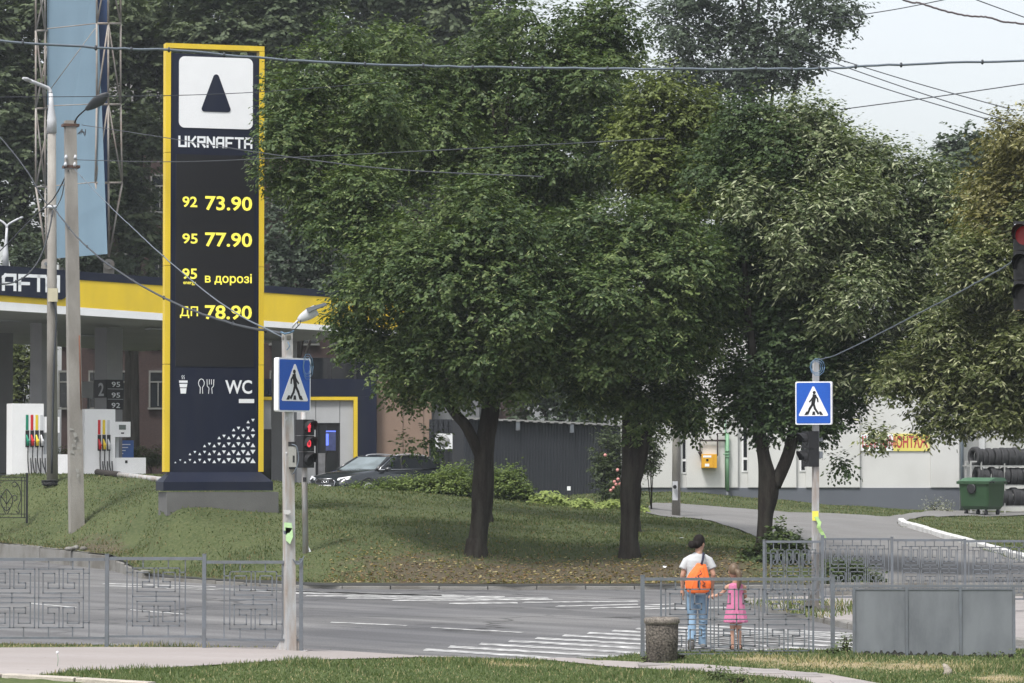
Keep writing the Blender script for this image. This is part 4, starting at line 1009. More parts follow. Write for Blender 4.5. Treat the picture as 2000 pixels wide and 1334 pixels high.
# ------------------------------------------------------------------ banner tower behind the canopy
bY = 138.0
bluep = M('pale_blue_sheet', (0.155,0.235,0.30), 0.55, var=0.10, scale=.15, dirt=(0.11,0.17,0.22), dirt_amt=.35, dirt_scale=.35, stretch=(2,2,.35))
blued = M('deep_blue_sheet', (0.025,0.06,0.16), 0.5, var=0.10, scale=.4)
latm = M('weathered_lattice', (0.30,0.28,0.255), 0.7, var=.12, dirt=(0.2,0.13,0.09), dirt_amt=.3)
base = Vector((PX(145,bY), bY, 2))
T = thing('banner_tower', 'pale blue advertising tower between two lattice masts, above the canopy', 'billboard', base)
m = MB(); m.hexa([P(92,506,bY+.6), P(210,496,bY-1.1), P(210,496,bY-.8), P(92,506,bY+.9), P(92,-70,bY+.6), P(188,-70,bY-.3), P(188,-70,bY), P(92,-70,bY+.9)])
mk('blue_panel', m, bluep, T)
m = MB(); m.hexa([P(193,496,bY), P(210,496,bY), P(210,496,bY+.5), P(193,496,bY+.5), P(190,-70,bY+.1), P(209,-70,bY+.1), P(209,-70,bY+.6), P(190,-70,bY+.6)]); mk('deep_blue_column', m, blued, T)
def bar3(a, b, r_, name, par=T):
    m = MB(); m.tube([a, b], r_, 6); return mk(name, m, latm, par)
for side in (0, 1):
    ch = [(189,bY-.7),(211.5,bY-.5),(235.5,bY+.1)] if side else [(70,bY),(88,bY+.4),(100,bY+1.0)]
    levels = [-70, 46, 204, 357] if side else [-70, 60, 212, 365]
    apex = (212.5, 502) if side else (91, 505)
    wd = [[P(px + ((px-211)*.12 if side and y > 300 else 0), y, Y) for y in levels] for px, Y in ch]
    ap = P(*apex, bY)
    for c in wd:
        for a, b in zip(c, c[1:]): bar3(a, b, .042, 'chord')
        bar3(c[-1], ap, .042, 'chord')
    for k in range(1, len(levels)):
        for i in range(3): bar3(wd[i][k], wd[(i+1)%3][k], .05, 'ring_bar')
    for k in range(len(levels)-1):
        if side: bar3(wd[1][k], wd[0][k+1] if k % 2 == 0 else wd[0][k+1], .035, 'brace'); bar3(wd[1][k], wd[2][k+1], .035, 'brace')
        else: bar3(wd[0][k], wd[1][k+1], .035, 'brace'); bar3(wd[2][k], wd[0][k+1], .035, 'brace')
    m = MB(); c = P(apex[0]+.5, 516, bY-.2); m.cyl(c-Vector((0,.15,0)), c+Vector((0,.15,0)), .21, 18); pv_ = mk('pivot_disc', m, latm, T)
    m = MB(); m.cyl(c-Vector((0,.28,0)), c-Vector((0,.15,0)), .07, 10); mk('pivot_bolt', m, galv, pv_)
    m = MB(); c = P(apex[0], 520, bY+.25); m.box(Frame((c.x, c.y, 0)), -.2, .2, -.2, .2, 1.5, c.z); mk('support_column', m, concrete, T)
for (x0,y0),(x1,y1) in (((92,56),(186,46)),((92,207),(186,203)),((92,364),(186,356))):
    bar3(P(x0,y0,bY-.6), P(x1,y1,bY-1.4), .022, 'tie_rod')
bar3(P(98,175,bY-.7), P(186,55,bY-1.4), .016, 'tie_rod')

# ------------------------------------------------------------------ brick apartment house
kY = 168.0; brick = M('shaded_red_brick', (0.040,0.024,0.022), 0.95, var=.15, scale=1, fine=.25, fscale=9, bump=.2)  # brick colour darkened to carry the shade behind the trees
ko = Vector((PX(120,kY), kY, 1.2)); kf = Frame(ko, 0); KS = S(kY)
T = thing('brick_house', 'shaded brick apartment house hidden behind the trees and canopy', 'building', kf.p(11,6,0))
kw = (1030-120)/KS; kz = P(500, 236, kY).z-1.2
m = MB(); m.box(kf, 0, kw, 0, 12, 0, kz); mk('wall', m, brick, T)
m = MB(); m.prism([kf.p(-.4,-.4,kz+.002), kf.p(kw+.4,-.4,kz+.002), kf.p(kw-2,6,kz+2.6), kf.p(2,6,kz+2.6)], (0,.15,.1)); m.prism([kf.p(-.4,12.4,kz+.002), kf.p(2,6.1,kz+2.6), kf.p(kw-2,6.1,kz+2.6), kf.p(kw+.4,12.4,kz+.002)], (0,.1,.12)); mk('roof', m, M('slate_roof', (0.13,0.125,0.12), .8), T)
wfr = M('old_grey_frame', (0.14,0.14,0.13), .6)
wm = MB(); wm.box(F0, -.40, .40, -.03, .06, 0, 1.75); wmesh = wm.mesh('window', mats=[glassd])
fm = MB(); fm.box(F0, -.46, -.38, -.08, .0, -.02, 1.8); fm.box(F0, .38, .46, -.08, .0, -.02, 1.8); fm.box(F0, -.378, .378, -.08, .0, 1.70, 1.8); fm.box(F0, -.03, .03, -.075, -.032, .06, 1.2); fm.box(F0, -.378, .378, -.075, -.032, 1.2, 1.27); fmesh = fm.mesh('frame', mats=[wfr])
smm = MB(); smm.box(F0, -.5, .5, -.2, .0, -.12, -.03); smesh = smm.mesh('sill', mats=[wfr])
for py in (412, 545, 670, 795):
    for i in range(15):
        px = 132+i*59 + (2 if py < 500 else 0)
        if px > 1010: continue
        o = bpy.data.objects.new('window', wmesh); link(o, T); o.location = kf.p((px-120)/KS, 0, P(px,py,kY).z-1.2) - ORG[T.name]
        for nm, me in (('frame', fmesh), ('sill', smesh)):
            c = bpy.data.objects.new(nm, me); link(c, o)

# ------------------------------------------------------------------ railings with meander panels
UP = [(.456,1),(.456,.333+.0),(.209,.333),(.209,.517),(.355,.517),(.355,.85),(.095,.85),(.095,.167),(.905,.167),(.905,.85),(.645,.85),(.645,.517),(.80,.517),(.80,.333),(.544,.333),(.544,1)]
def meander(mb, fr, u0, u1, v0, v1, w, dep):
    """one cell: frame, middle bar, the key figure above and mirrored below"""
    vm = v0+(v1-v0)*.51
    mb.path(fr, [(u0,v0),(u0,v1),(u1,v1),(u1,v0),(u0,v0)], w, dep); mb.path(fr, [(u0,vm),(u1,vm)], w, dep)
    um = (u0+u1)/2
    f = lambda x, y, flip: (u0+x*(u1-u0), (vm+(v1-vm)*y) if not flip else (vm-(vm-v0)*y))
    for flip in (False, True):
        pts = [f(x, y, flip) for x, y in UP]; mb.path(fr, pts, w, dep*1.0)
        mb.path(fr, [f(.5,0,flip), f(.5,.167,flip)], w, dep)
def section(T, fr, uA, uB, cells, zr, zb, pt, pb, mat, w=.016, ends=True, stubs=2, bottom_rail=True):
    """rails between two posts and the welded panel between them"""
    m = MB(); m.box(fr, uA+.03, uB-.03, -.02, .02, zr-.02, zr+.02); mk('top_rail', m, mat, T)
    if bottom_rail: m = MB(); m.box(fr, uA+.03, uB-.03, -.014, .014, zb-.014, zb+.014); mk('bottom_rail', m, mat, T)
    m = MB()
    for i, (a, b) in enumerate(cells):
        meander(m, fr, a, b, pb, pt, w, 0)
        for f_ in ((.22, .76) if stubs == 2 else (.5,)):
            u = a+(b-a)*f_
            m.path(fr, [(u,pt),(u,zr-.02)], w, 0); m.path(fr, [(u,pb),(u,zb+.01)], w, 0)
    if ends:
        for u, s_ in ((cells[0][0], -1), (cells[-1][1], 1)):
            e = u+s_*.075
            m.path(fr, [(e,zr-.02),(e,zb+.01)], w, 0)
            for v in (pt-.055, pb+.065): m.path(fr, [(e,v),(u,v)], w, 0)
    mk('meander_panel', m, mat, T)
def post(T, fr, u, z0, z1, w, mat, cap=True):
    m = MB(); m.box(fr, u-w/2, u+w/2, -w/2, w/2, z0, z1)
    if cap: m.box(fr, u-w/2-.004, u+w/2+.004, -w/2-.004, w/2+.004, z1, z1+.008)
    mk('post', m, mat, T)
# left railing along the pavement
lY = 45.0; LSc = S(lY)
lf = Frame((0, lY, 0), 0)
U = lambda px: PX(px, lY)
Zp = lambda py: P(500, py, lY).z
T = thing('meander_railing', 'grey meander-pattern railing along the pavement at the left', 'railing', (PX(210,lY), lY, .25))
post(T, lf, U(-190), .1, Zp(1083), .085, galv); post(T, lf, U(210.5), .1, Zp(1083), .05, galv); post(T, lf, U(400), .1, Zp(1083), .05, galv); post(T, lf, U(589), .1, Zp(1092), .05, galv)
section(T, lf, U(-190), U(210.5), [(U(-105),U(-15)),(U(-19.5+0),U(69.5)),(U(77.5),U(164.5))][1:], Zp(1092.5), Zp(1246), Zp(1111.5), Zp(1226), galv, .015)
section(T, lf, U(210.5), U(400), [(U(260.5),U(352))], Zp(1091), Zp(1243), Zp(1109.5), Zp(1222.5), galv, .015)
section(T, lf, U(400), U(589), [(U(450),U(541))], Zp(1098), Zp(1249.5), Zp(1116.5), Zp(1228.5), galv, .015)
# right near railing in front of the pedestrians
nY = 45.6; nf = Frame((0, nY, 0), 0); U2 = lambda px: PX(px, nY); Zn = lambda py: P(1400, py, nY).z
T = thing('meander_railing', 'grey meander-pattern railing in front of the woman and child', 'railing', (PX(1420,nY), nY, .15))
for px, w in ((1254.5,.055),(1587,.026),(1625,.055)): post(T, nf, U2(px), .02, Zn(1124 if w > .03 else 1131), w, galv, w > .03)
section(T, nf, U2(1254.5), U2(1625), [(U2(1299.5),U2(1387)),(U2(1394),U2(1481.5)),(U2(1489),U2(1578.5))], Zn(1131), Zn(1278), Zn(1151), Zn(1271), galv, .017, ends=False)
m = MB()
for px in (1290.5,):
    m.path(nf, [(U2(px), Zn(1133)), (U2(px), Zn(1270))], .026, 0)
    m.path(nf, [(U2(px), Zn(1161)), (U2(1299), Zn(1161))], .016, 0)
m.path(nf, [(U2(1481.5), Zn(1262)), (U2(1489), Zn(1262))], .016, 0); m.path(nf, [(U2(1387), Zn(1262)), (U2(1394), Zn(1262))], .016, 0); m.path(nf, [(U2(1578), Zn(1262)), (U2(1587), Zn(1262))], .016, 0)
mk('side_bar', m, galv, T)
# sheet panels next to it
sheet = M('grey_painted_sheet', (0.128,0.138,0.152), 0.55, var=.07, scale=1.2, fine=.05, fscale=25, dirt=(0.20,0.215,0.23), dirt_amt=.4, dirt_scale=1.6, stretch=(2,1,.7))
peel = M('bare_rusted_edge', (0.045,0.042,0.04), .9, var=.3, scale=8)
T = thing('sheet_railing', 'railing bay filled with three plain grey steel sheets at the lower right', 'railing', (PX(1820,nY-.4), nY-.4, .15))
pf = Frame((0, nY-.4, 0), 0); U3 = lambda px: PX(px, nY-.4); Zs = lambda py: P(1820, py, nY-.4).z
m = MB(); m.box(pf, U3(1629), U3(2140), -.018, .018, Zs(1147), Zs(1142.5)); mk('top_rail', m, galv, T)
for px in (1666.5, 1769, 1874, 1978): post(T, pf, U3(px), .05, Zs(1147.2), .036, galv, False)
post(T, pf, U3(2120), .05, Zs(1124), .055, galv)
for a, b in ((1666.5,1769),(1769,1874),(1874,1978)):
    m = MB(); n = 40; ua = U3(a)+.019; ub_ = U3(b)-.019; zt_ = Zs(1147.5)-.012
    zbm = [Zs(1274+rng.uniform(-3,3)+ (a-1666)*.024+5*math.sin(_*.31+a)*math.sin(_*.83)) for _ in range(n+1)]
    for i in range(n):
        x0 = ua+(ub_-ua)*i/n; x1 = ua+(ub_-ua)*(i+1)/n
        m.hexa([pf.p(x0,-.003,zbm[i]), pf.p(x1,-.003,zbm[i+1]), pf.p(x1,.003,zbm[i+1]), pf.p(x0,.003,zbm[i]), pf.p(x0,-.003,zt_), pf.p(x1,-.003,zt_), pf.p(x1,.003,zt_), pf.p(x0,.003,zt_)])
    pn = mk('steel_sheet', m, sheet, T)
    m = MB(); m.box(pf, ua, ub_, .004, .008, .05, Zs(1270)); mk('corroded_backing', m, peel, pn)
    m = MB(); m.box(pf, ua, ub_, -.012, -.004, zt_-.02, zt_); mk('edge_strip', m, galv, pn)
# far railing on the island
fY = 59.6; ff_ = Frame((0, fY, 0), 0); U4 = lambda px: PX(px, fY); Zf = lambda py: P(1600, py, fY).z
T = thing('meander_railing', 'grey meander-pattern railing on the far island behind the right sign pole', 'railing', (PX(1700,fY), fY, .1))
post(T, ff_, U4(1491.5), .08, Zf(1055), .045, galv); post(T, ff_, U4(1605.5), .08, Zf(1046), .055, galv); post(T, ff_, U4(1741), .08, Zf(1049), .045, galv); post(T, ff_, U4(1883), .08, Zf(1053), .045, galv); post(T, ff_, U4(2025), .08, Zf(1056), .045, galv)
def cells3(a, b, gap=4): w = (b-a-2*gap)/3; return [(U4(a+i*(w+gap)), U4(a+i*(w+gap)+w)) for i in range(3)]
section(T, ff_, U4(1491.5), U4(1605.5), cells3(1504,1592), Zf(1058), Zf(1171), Zf(1074), Zf(1160), galv, .015)
section(T, ff_, U4(1605.5), U4(1741), cells3(1620,1726), Zf(1053), Zf(1166), Zf(1066), Zf(1154), galv, .015)
section(T, ff_, U4(1741), U4(1883), cells3(1761,1869), Zf(1055), Zf(1168), Zf(1067.5), Zf(1156), galv, .015)
section(T, ff_, U4(1883), U4(2025), cells3(1899,2005), Zf(1057), Zf(1170), Zf(1069), Zf(1158), galv, .015)
# black wrought-iron fence at the far left
iY = 97.0; if_ = Frame((0, iY, 0), 0); U5 = lambda px: PX(px, iY); Zi = lambda py: P(30, py, iY).z
T = thing('wrought_iron_fence', 'black scrolled iron fence panel on the bank at the left edge', 'fence', (PX(0,iY), iY, Zi(1018)))
post(T, if_, U5(53.5), Zi(1022), Zi(924), .055, darkiron); post(T, if_, U5(-92), Zi(1022), Zi(924), .055, darkiron)
m = MB()
for y in (932, 939, 1004, 1011): m.path(if_, [(U5(-90),Zi(y)),(U5(53),Zi(y))], .022, 0)
for px in (43, 49, -82, -88): m.path(if_, [(U5(px),Zi(932)),(U5(px),Zi(1011))], .02, 0)
mk('frame', m, darkiron, T)
def scroll(mb, pts, r_=.013): mb.tube([if_.p(U5(a), 0, Zi(b)) for a, b in pts], r_, 6, res=4)
for ox in (0, -54, ):
    m = MB()
    for s_ in (-1, 1):
        cx = 14+ox
        X = lambda a: cx+s_*a
        scroll(m, [(X(10),944),(X(16),941),(X(20),946),(X(16),951),(X(11),948)]); scroll(m, [(X(16),941),(X(24),950),(X(28),972),(X(22),992),(X(26),998),(X(22),1002),(X(18),997)])
        scroll(m, [(X(0),998),(X(8),990),(X(12),975),(X(6),962),(X(0),955)]); scroll(m, [(X(0),985),(X(10),970),(X(18),968),(X(20),975),(X(15),978)]); scroll(m, [(X(2),1003),(X(6),994),(X(2),990)])
    m.path(if_, [(U5(14+ox),Zi(958)),(U5(14+ox),Zi(998))], .016, 0)
    mk('scroll_panel', m, darkiron, T)
# ------------------------------------------------------------------ crossing signs and signals
signblue = M('sign_blue', (0.010,0.085,0.42), 0.4, var=.03); signw = M('sign_white', (0.75,0.76,0.78), .45, var=.02); pict = M('sign_black', (0.012,0.012,0.014), .5, var=0)
redlamp = M('red_signal', (0.5,0.02,0.03), .4, var=0, fine=0, emit=((1.0,0.07,0.10), 0.55)); dimred = M('dim_red_lens', (0.16,0.015,0.018), .3, emit=((0.8,0.03,0.03), .04))
def crossing_sign(T, fr, w, hh, mirror):
    """box sign: fr origin at the lower left front corner"""
    m = MB(); m.prism(rrect(fr, 0, w, 0, hh, .03, 0), fr.ey*.075); bd = mk('sign_box', m, signw, T)
    m = MB(); m.prism(rrect(fr, .022, w-.022, .022, hh-.022, .025, -.004), fr.ey*.003); mk('blue_face', m, signblue, bd)
    q = lambda x, y, d: fr.p((1-x if mirror else x)*w, d, y*hh)
    def poly(pts, d, mat, name):
        m = MB(); p = [q(x, y, d) for x, y in pts]
        if mirror: p = p[::-1]
        m.prism(p[::-1], fr.ey*.0025); mk(name, m, mat, bd)
    poly([(.115,.20),(.885,.20),(.905,.225),(.52,.885),(.48,.885),(.095,.225)], -.008, signw, 'white_triangle')
    m = MB()
    def st(a, b, w_):
        A = Vector((a[0]*w,0,a[1]*hh)); B = Vector((b[0]*w,0,b[1]*hh)); t = (B-A).normalized(); nn = Vector((-t.z,0,t.x))*w_*w/2; t = t*w_*w*.3
        p = [q(x.x/w, x.z/hh, -.0115) for x in (A-t+nn, A-t-nn, B+t-nn, B+t+nn)]
        m.prism(p, fr.ey*.0025)
    c = []
    for i in range(14): a = 2*math.pi*i/14; c.append(q(.475+.042*math.cos(a)*1, .745+.042*math.sin(a)*w/hh, -.0115))
    m.prism(c, fr.ey*.0025)
    for a, b, w_ in (((.47,.675),(.505,.50),.10),((.51,.49),(.60,.37),.062),((.60,.37),(.655,.255),.056),((.49,.48),(.455,.37),.06),((.455,.37),(.365,.255),.056),
                     ((.45,.675),(.385,.60),.04),((.385,.60),(.375,.53),.038),((.50,.65),(.555,.575),.04),((.555,.575),(.605,.53),.038)): st(a, b, w_)
    mk('walking_figure', m, pict, bd)
    for x in (.285, .49, .695):
        sk = (x-.49)*-.16
        poly([(x-.045-sk*.3,.225),(x+.045-sk*.3,.225),(x+.03+sk,.305),(x-.03+sk,.305)], -.011, pict, 'stripe_mark')
# left pole
bgc = M('blue_grey_cable', (0.10,0.18,0.27), .5); bluc = M('blue_cable', (0.12,0.22,0.34), .5)
b = Vector((PX(567.5,45), 45, .24)); t = P(561, 650, 45)
T = thing('sign_pole', 'pale concrete sign pole with lamp and torn posters at the left crossing', 'pole', b)
m = MB(); fr = Frame(b, 25)
for (z0, z1, c0, c1, w) in ((0,.999,0,1,.065),):
    m.hexa([b+fr.ex*a*.068+fr.ey*c*.068-Vector((0,0,.1)) for a, c in ((-1,-1),(1,-1),(1,1),(-1,1))] + [t+fr.ex*a*.056+fr.ey*c*.056 for a, c in ((-1,-1),(1,-1),(1,1),(-1,1))])
mk('shaft', m, lightsteel, T)
m = MB(); m.tube([P(561,664,45), P(561,650,45)], [.066,.066], 12); mk('cap_collar', m, concrete, T)
m = MB()
for s_ in (-1, 1):
    m.prism([b+Vector((s_*.06,0,.27)), b+Vector((s_*.2,0,0)), b+Vector((s_*.06,0,0))] if s_ > 0 else [b+Vector((-.06,0,.27)), b+Vector((-.06,0,0)), b+Vector((-.2,0,0))], (0,.012,0))
m.box(Frame(b), -.2, .23, -.12, .12, -.02, .012)
mk('foot_gusset', m, lightsteel, T)
m = MB(); m.box(Frame(P(560.5,818,44.92)), -.012, .012, -.01, 0, 0, .02)
for y in (820, 885): c = P(559.5, y, 44.925); m.ell(c, (.014,.012,.014), 8, 6)
mk('bolt', m, zinc, T)
c = P(573, 912, 44.9); bf = Frame(c, 0); m = MB(); m.box(bf, -.062, .04, -.06, .04, 0, .27); bx = mk('switch_box', m, M('grey_box', (0.30,0.30,0.28), .5), T)
m = MB(); m.box(bf, -.064, .042, -.062, .042, .27, .33); m.box(bf, -.055, .035, -.05, .03, -.03, -.001); m.box(bf, -.005, .02, -.064, -.06, .06, .15); mk('box_cap', m, blackm, bx)
m = MB(); m.tube([P(570,868,44.84), P(579,872,44.82), P(583,890,44.83), P(582,905,44.83), P(575,922,44.84), P(571,926,44.9)], .008, 6, res=4); mk('box_cable', m, wirel, T)
stick = [(561,1000,.05,.06,(0.45,0.45,0.44)),(563,1030,.055,.13,(0.42,0.62,0.33)),(565,1045,.05,.2,(0.42,0.62,0.33)),(558,1040,.03,.05,(0.12,0.14,0.17))]
for i, (px, py, w, hh, col) in enumerate(stick):
    c = P(px, py, 44.9); m = MB(); pts = [c+Vector((-w,0,hh/2)), c+Vector((w*.8,0,hh/2*.9)), c+Vector((w,.0,-hh*.1)), c+Vector((w*.2,0,-hh*.6)), c+Vector((-w*.9,0,-hh*.35))]
    m.prism(pts[::-1], (0,.004,0)); mk('torn_poster', m, M('poster_%d' % i, col, .8, var=.12, scale=12), T)
m = MB(); m.tube([P(570,640,44.95), P(576,632,44.95), P(586,622,44.95)], .014, 8); arm = mk('lamp_arm', m, zinc, T)
ax = [P(583,626,44.95), P(590,621,44.95), P(604,613,44.95), P(618,605,44.95), P(637,594,44.95)]
m = MB(); m.tube(ax[:4], [.03,.055,.075,.07], 10, flat=(1,.55), res=2); lh = mk('lamp_head', m, zinc, T)
d = (ax[4]-ax[2]).normalized(); n_ = Vector((-d.z, 0, d.x)); m = MB()
a, c = ax[2]+n_*.05, ax[4]
m.hexa([a+Vector((0,-.09,0))-n_*.03, c+Vector((0,-.09,0))-n_*.015, c+Vector((0,.09,0))-n_*.015, a+Vector((0,.09,0))-n_*.03, a+Vector((0,-.09,0))+n_*.03, c+Vector((0,-.09,0))+n_*.02, c+Vector((0,.09,0))+n_*.02, a+Vector((0,.09,0))+n_*.03]); mk('cooling_plate', m, galv, lh)
m = MB(); m.tube([P(580,628,44.9), P(582,636,44.9), P(575,643,44.9), P(566,647,44.9)], .006, 5, res=3); m.tube([P(588,624,44.9), P(585,634,44.9), P(578,640,44.9)], .006, 5, res=3); mk('lamp_cable', m, wire_m, T)
for k in range(3):
    m = MB(); c = P(600,716,45.15); r1 = .055+.018*k; m.tube([c+Vector((r1*.8*math.cos(j*.63)+.004*k, .02*k-.05, r1*1.9*math.sin(j*.63))) for j in range(11)], .0045, 5); mk('cable_loop', m, bgc, T)
m = MB(); m.tube([P(548,648,44.9), P(556,652,44.9), P(566,650,44.92), P(574,646,44.9)], .014, 6); m.tube([P(562,668,44.92), P(566,676,44.92), P(560,684,44.92)], .007, 5)
mk('cable_end', m, bgc, T)
T = thing('crossing_sign', 'blue pedestrian crossing sign on the left pole, seen at an angle', 'traffic sign', P(570,806,44.8))
o = P(543.5, 804, 44.72); crossing_sign(T, Frame(o, 54), .665, P(560,698,44.72).z-o.z, False)
# right pole
b = GZ(1592, 1194, .1); rY_ = b.y; t = P(1593.5, 704, rY_)
T = thing('sign_pole', 'pale steel sign pole with yellow and green tape on the right island', 'pole', b)
m = MB(); fr = Frame(b, 20); m.hexa([b+fr.ex*a*.05+fr.ey*c*.05-Vector((0,0,.1)) for a, c in ((-1,-1),(1,-1),(1,1),(-1,1))] + [t+fr.ex*a*.045+fr.ey*c*.045 for a, c in ((-1,-1),(1,-1),(1,1),(-1,1))]); mk('shaft', m, lightsteel, T)
m = MB(); m.box(Frame(P(1592.5,1017,rY_-.07)), -.055, .055, -.004, 0, 0, .17); mk('yellow_notice', m, M('yellow_notice', (0.72,0.66,0.10), .7, var=.05), T)
m = MB(); p = [P(1594,1012,rY_-.08), P(1601,1022,rY_-.1), P(1598,1030,rY_-.12), P(1604,1040,rY_-.1), P(1611,1052,rY_-.11)]
for a, c in zip(p, p[1:]): m.prism([a+Vector((-.03,0,.02)), a+Vector((.03,0,.03)), c+Vector((.035,0,.0)), c+Vector((-.03,0,-.01))][::-1], (0,.004,0))
mk('green_tape', m, M('green_tape', (0.34,0.52,0.20), .6, var=.1), T)
for k in range(3):
    m = MB(); c = P(1594,717,rY_-.08); r1 = .085+.022*k; m.tube([c+Vector((r1*math.cos(j*.63)+.01*k, -.01*k, r1*1.15*math.sin(j*.63))) for j in range(11)], .006, 5); mk('cable_loop', m, bluc, T)
m = MB(); m.box(Frame(b), -.25, .25, -.06, .06, -.05, .1); m.prism([b+Vector((-.22,-.06,.05)), b+Vector((-.05,-.06,.35)), b+Vector((-.05,-.06,.05))][::-1], (0,.12,0)); mk('foot', m, concrete, T)
T = thing('crossing_sign', 'blue pedestrian crossing sign on the right pole before the dark tree', 'traffic sign', P(1590,830,rY_-.1))
o = P(1553.5, 829.5, rY_+.05-.12); crossing_sign(T, Frame(o, -20), .655, P(1560,745.5,rY_).z-P(1560,829.5,rY_).z, True)
def signal(T, fr, w, d, z0, hs, lit, vis=.18, vert=None):
    """stacked signal sections on fr: front is -d side"""
    for i, l in enumerate(lit):
        a = z0+i*hs
        m = MB(); m.box(fr, -w/2, w/2, 0, d, a+.004, a+hs-.004); s_ = mk('signal_section', m, blackm, T)
        c = fr.p(0, -.004, a+hs/2); r_ = min(w, hs)*.40
        m = MB(); m.cyl(c, c+fr.ey*.01, r_, 18); ln = mk('lens', m, l or M('unlit_lens', (0.02,0.02,0.022), .25), s_)
        m = MB(); n = 14; pts0 = []; pts1 = []
        for j in range(n+1):
            an = R(-20+220*j/n); e = fr.ex*math.cos(an)*(r_+.012)+fr.ez*math.sin(an)*(r_+.012)
            k = vis*(0.45+.55*max(0, math.sin(an)))
            pts0.append(c+e); pts1.append(c+e-fr.ey*k)
        A = m.add(pts0); B = m.add(pts1); A2 = m.add([p+fr.ez*.006 for p in pts0]); B2 = m.add([p+fr.ez*.006 for p in pts1])
        for j in range(n): m.face([A+j, A+j+1, B+j+1, B+j]); m.face([A2+j, B2+j, B2+j+1, A2+j+1]); m.face([B+j, B+j+1, B2+j+1, B2+j])
        mk('visor', m, blackm, s_)
T = thing('pedestrian_signal', 'unlit dark pedestrian signal facing left on the right sign pole', 'traffic light', P(1572,912,rY_))
signal(T, Frame(P(1573,912,rY_-.02), -68), .26, .2, 0, .315, [None, None], .16)
m = MB(); m.box(Frame(P(1584,880,rY_)), -.03, .05, -.03, .03, 0, .05); m.box(Frame(P(1600,862,rY_)), 0, .06, -.05, .05, 0, .06); m.box(Frame(P(1600,895,rY_)), 0, .06, -.05, .05, 0, .12); mk('bracket', m, galv, T)
# red pedestrian signal on the far side, left
pY = 76.0; b = Vector((PX(597.5,pY), pY, h(PX(597.5,pY),pY)-.05)); t = P(592, 744, pY)
T = thing('signal_post', 'thin pale signal post on the bank behind the left sign pole', 'pole', b)
m = MB(); m.tube([b, t], [.068,.06], 8); mk('shaft', m, lightsteel, T)
m = MB(); m.prism([b+Vector((.05,0,.22)), b+Vector((.15,0,.02)), b+Vector((.05,0,.02))], (0,.02,0)); mk('foot_gusset', m, signw, T)
m = MB(); m.box(Frame(P(595,941,pY-.07)), -.04, .04, -.005, 0, 0, .1); mk('small_plate', m, blackm, T)
T = thing('pedestrian_signal', 'black pedestrian signal showing two red lights by the left pole', 'traffic light', P(600,915,pY))
fr = Frame(P(603,914,pY-.1), 48)
signal(T, fr, .34, .26, 0, .36, [None, None, None], .20)
def red_fig(parent):
    c = fr.p(0,-.016,.36*2+.2); m = MB(); m.ell(c+fr.ez*.075, (.03,.03,.035), 10, 6)
    m.box(Frame(c,48), -.045, .045, -.004, .004, -.03, .04); m.box(Frame(c,48), -.03, .03, -.004, .004, -.12, -.031); mk('red_figure', m, redlamp, parent)
red_fig(T)
m = MB(); cfr = Frame(fr.p(0,-.014,.36+.1), 48); text_mb('0', cfr, -.07, .06, 0, .17, 0, m, bold=.04); mk('red_countdown', m, redlamp, T)
m = MB(); m.box(Frame(P(592,842,pY-.02)), -.02, .12, -.03, .03, 0, .05); mk('bracket', m, zinc, T)
# hanging vehicle signal at the right edge
tY = 37.0; b = Vector((PX(2062,tY), tY+.2, .17)); tp = P(2062, 330, tY+.2)
T = thing('vehicle_signal', 'black three-light vehicle signal with red lens at the right edge', 'traffic light', b)
m = MB(); m.tube([b, tp], [.07,.06], 10); mk('post', m, galv, T)
signal(T, Frame(P(2002,605,tY), -28), .26, .2, 0, .323, [None, None, dimred], .17)
m = MB(); fr = Frame(P(2002,605,tY), -28); m.box(fr, -.15, -.135, .185, .21, 0, .97); mk('orange_backplate', m, M('orange_edge', (0.42,0.2,0.05), .6, var=.2), T)
m = MB(); m.box(Frame(P(2020,470,tY+.1)), 0, .35, 0, .05, 0, .05); m.box(Frame(P(2020,570,tY+.1)), 0, .35, 0, .05, 0, .05); mk('bracket', m, galv, T)
m = MB(); m.box(fr, -.135+.02, -.135+.045, -.003, 0, .92, .935); mk('white_sticker', m, signw, T)

# ------------------------------------------------------------------ litter bin
binm = M('exposed_aggregate', (0.085,0.074,0.062), .9, var=.25, scale=6, fine=.9, fscale=38, bump=.9, bscale=42)
bY_ = 44.6; b = Vector((PX(1292,bY_), bY_, float(zN(PX(1292,bY_)))-.02))
T = thing('litter_bin', 'round aggregate concrete litter bin in the grass by the railing', 'bin', b)
hh = P(1292,1206,bY_).z-b.z
m = MB(); m.lathe(b, [(.185,0),(.20,.02),(.212,hh*.5),(.215,hh-.085)], 28); mk('body', m, binm, T)
m = MB(); prof = [(.21,hh-.085),(.232,hh-.07),(.235,hh-.02),(.215,hh),(.185,hh-.004),(.18,hh-.1)]
rings = []
for r_, z in prof: rings.append(m.add([b+Vector((r_*math.cos(2*math.pi*j/28), r_*math.sin(2*math.pi*j/28), z)) for j in range(28)]))
for i in range(len(prof)-1):
    for j in range(28): m.face([rings[i]+j, rings[i]+(j+1)%28, rings[i+1]+(j+1)%28, rings[i+1]+j], 0, True)
mk('rim', m, M('pale_aggregate', (0.17,0.15,0.13), .9, var=.2, scale=6, fine=.6, fscale=40, bump=.8), T)

